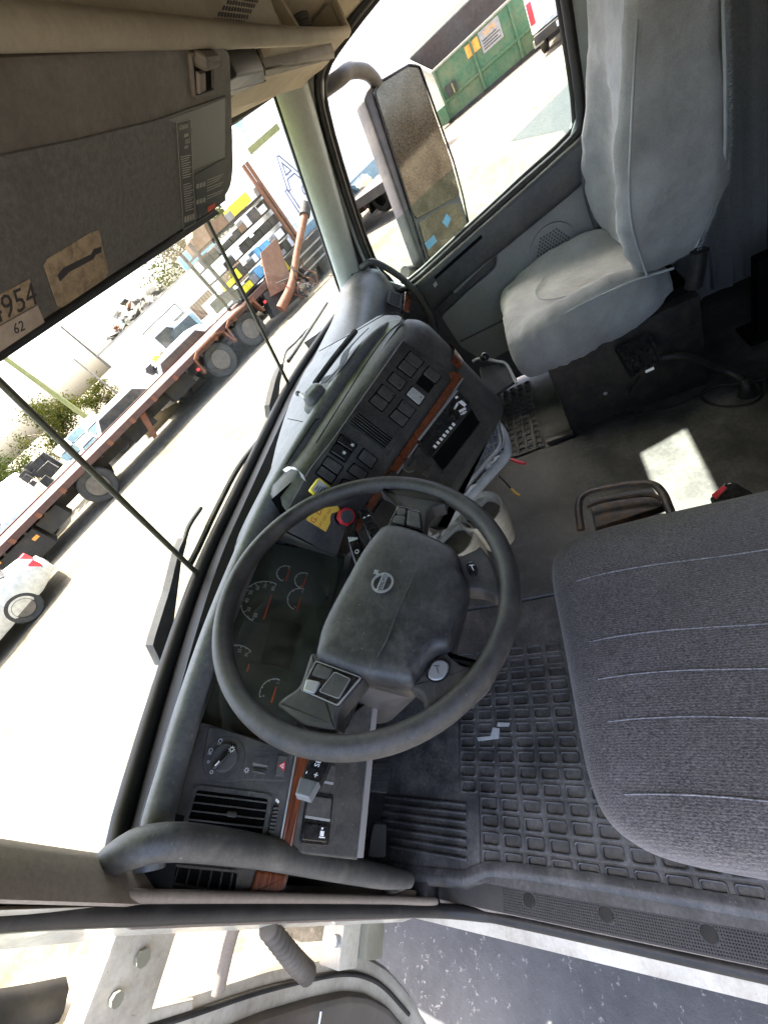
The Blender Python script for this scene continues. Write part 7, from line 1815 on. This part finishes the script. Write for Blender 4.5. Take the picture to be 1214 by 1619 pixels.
tube('lower_arm', [pxx(640, 430, 1.0), pxx(660, 425, 1.12), pxx(672, 412, 1.26)], 0.022, 'mirrorshell', mi, 10)
for (q, m_) in ((((705, 338), (712, 346), (706, 361), (698, 352)), 'bluebox'), (((670, 385), (685, 372), (690, 382), (676, 396)), 'bluebox')):
    slab('blue_sticker', MR, MR.q(*q), 0.003, 0.0035, m_, mi)
# wipers outside the glass
WN_ = Vector((0, 0.94, 0.335))
def wq(px, py, off): return pix(px, py, ws(-0.3, 0) + WN_ * off, WN_)
wl1 = thing('wiper', 'black windshield wiper at the driver side base of the glass', 'wiper', tuple(ws(-0.4, 0, 0.05)))
def flat(name, pts, off, th, mat, par):
    P = [wq(x, y, off) for x, y in pts]; Q = [p + WN_ * th for p in P]; n = len(P)
    return mobj(name, P + Q, [tuple(range(n)), tuple(range(n, 2 * n))[::-1]] + [(k, (k + 1) % n, n + (k + 1) % n, n + k) for k in range(n)], mat, par)
mcol('wiperarm', (0.045, 0.05, 0.055), 0.5, damt=0.3, ds=30)
flat('arm', [(257, 1052), (242, 1020), (246, 1005), (268, 935), (284, 868), (292, 850), (296, 856), (287, 890), (278, 960), (272, 1010)], 0.03, 0.02, 'wiperarm', wl1)
tube('arm_rod', [wq(291, 856, 0.04), wq(300, 830, 0.045), wq(318, 803, 0.05)], 0.006, 'wiperarm', wl1, 6)
tube('blade', [wq(299, 895, 0.02), wq(316, 862, 0.022), wq(345, 800, 0.022), wq(380, 735, 0.022), wq(420, 685, 0.02)], 0.008, 'rubber', wl1, 6)
wl2 = thing('wiper', 'black windshield wiper on the passenger half of the glass', 'wiper', tuple(ws(0.3, 0, 0.05)))
flat('arm', [(428, 660), (426, 640), (436, 600), (445, 575), (449, 578), (443, 605), (440, 640)], 0.03, 0.02, 'wiperarm', wl2)
tube('arm_rod', [wq(446, 577, 0.04), wq(452, 556, 0.045), wq(466, 542, 0.05), wq(486, 520, 0.05)], 0.006, 'wiperarm', wl2, 6)
tube('blade', [wq(456, 571, 0.02), wq(480, 535, 0.022), wq(500, 505, 0.022), wq(517, 479, 0.02)], 0.008, 'rubber', wl2, 6)
# open driver door beyond the sill
od = thing('driver_door', 'open white driver door with brown inner panel hanging outside the cab', 'door', (-1.4, 0.5, -0.4))
OD = Frame((-1.03, 0.52, 0.0), (-0.10, -1.0, 0.0), (-1.0, 0.10, 0))   # u outwards, v up or down
kz = 1 if (OD.at(0, 1, 0) - OD.o).z > 0 else -1
def O2(*p): return [Vector((a, kz * b)) for a, b in p]
shell = [(0.035, 0.62), (0.032, 0.47), (0.02, 0.34), (0.006, 0.2), (0.0, 0.05), (0.0, -0.08), (0.012, -0.18), (0.04, -0.28), (0.10, -0.42), (0.17, -0.54), (0.30, -0.62), (0.45, -0.64), (1.0, -0.64), (1.04, -0.55), (1.05, 0.62)]
slab('shell', OD, O2(*shell), -0.09, 0.0, 'whitepaint', od, 0.02, 0.02)
inner = [(0.10, 0.60), (0.095, 0.45), (0.08, 0.33), (0.066, 0.2), (0.06, 0.05), (0.06, -0.07), (0.072, -0.16), (0.10, -0.26), (0.16, -0.39), (0.225, -0.49), (0.34, -0.56), (0.97, -0.56), (0.98, 0.60)]
M['doorbrown'] = surf('door_inner_panel', (0.10, 0.085, 0.07), 0.65, dust=(0.22, 0.18, 0.13), damt=0.3, dscale=7, grain=1000, gstr=0.3)
slab('inner_panel', OD, O2(*inner), 0.0, 0.022, 'doorbrown', od, 0.012, 0.02)
slab('white_patch', OD, O2((0.04, 0.60), (0.095, 0.58), (0.085, 0.35), (0.03, 0.38)), 0.0, 0.005, 'whitepaint', od, 0.002)
hl = [OD.at(0.16, kz * 0.06, 0.02), OD.at(0.12, kz * 0.12, 0.05), OD.at(0.105, kz * 0.18, 0.07), OD.at(0.11, kz * 0.24, 0.07), OD.at(0.14, kz * 0.30, 0.05), OD.at(0.18, kz * 0.34, 0.02)]
tube('pull_strap', hl, 0.017, 'doorbrown', od, 10)
tube('panel_seam', [OD.at(0.075, kz * 0.03, 0.0235), OD.at(0.2, kz * 0.02, 0.0235), OD.at(0.5, kz * 0.0, 0.0235)], 0.003, 'chromed', od, 5)
tube('window_post', [OD.at(0.03, kz * 0.60, -0.04), OD.at(0.06, kz * 0.9, -0.04), OD.at(0.20, kz * 1.30, -0.04), OD.at(0.95, kz * 1.32, -0.04), OD.at(1.03, kz * 0.60, -0.04)], 0.03, 'rubber', od, 8)
slab('window_glass', OD, O2((0.04, 0.60), (0.08, 0.9), (0.20, 1.28), (0.94, 1.30), (1.02, 0.60)), -0.045, -0.041, 'sideglass', od)
tube('lower_seal', [OD.at(a + 0.03, kz * (b + 0.03), 0.006) for a, b in ((0.03, 0.5), (0.018, 0.34), (0.006, 0.2), (0.0, 0.05), (0.0, -0.08), (0.012, -0.18), (0.04, -0.28), (0.10, -0.42))], 0.005, 'rubber', od, 8)
hg = box('hinge', -1.035, -0.955, 0.44, 0.50, 0.0, 0.07, 'whitepaint', od, 0.006); box('hinge_leaf', -1.02, -0.950, 0.42, 0.515, -0.07, 0.0, 'greyend', hg, 0.004)
tube('pin', [(-0.990, 0.455, -0.09), (-0.990, 0.455, 0.085)], 0.011, 'silver', hg, 10, res=0)
hg2 = box('hinge', -1.07, -0.955, 0.46, 0.51, 0.50, 0.61, 'whitepaint', od, 0.01)
slab('bolt', Frame((-1.0, 0.458, 0.555), (0, -1, 0), (1, 0, 0)), circ(0.01, 0.0, 0.011, 8), 0.0, 0.008, 'greyend', hg2); slab('bolt', Frame((-1.0, 0.458, 0.555), (0, -1, 0), (1, 0, 0)), circ(-0.03, 0.02, 0.009, 8), 0.0, 0.008, 'greyend', hg2)
bt = MB(); A_, B_ = pyy(425, 1468, 0.38), pyy(485, 1538, 0.50)
for k in range(15):
    t = k / 14; c_ = lerp(A_, B_, t) + Vector((-0.006 * math.sin(math.pi * t), -0.012 * math.sin(math.pi * t), 0.0))
    bt.add(*tubev([c_ + (B_ - A_).normalized() * -0.004, c_, c_ + (B_ - A_).normalized() * 0.004], [0.012, 0.0175 + 0.004 * t, 0.012], 14))
tag(bt.build('wiring_boot', 'doorbrown', None, True), 'corrugated dark rubber wiring boot between pillar and open door', 'boot')
cs2 = tube('check_strap', [pyy(372, 1462, 0.40), pyy(360, 1505, 0.46), pyy(345, 1570, 0.50)], 0.006, 'tan', None, 6, squash=2.0)
tag(cs2, 'flat metal door check strap between the pillar and the door', 'strap')
for (px, py) in ((352, 1458), (400, 1462)):
    pass
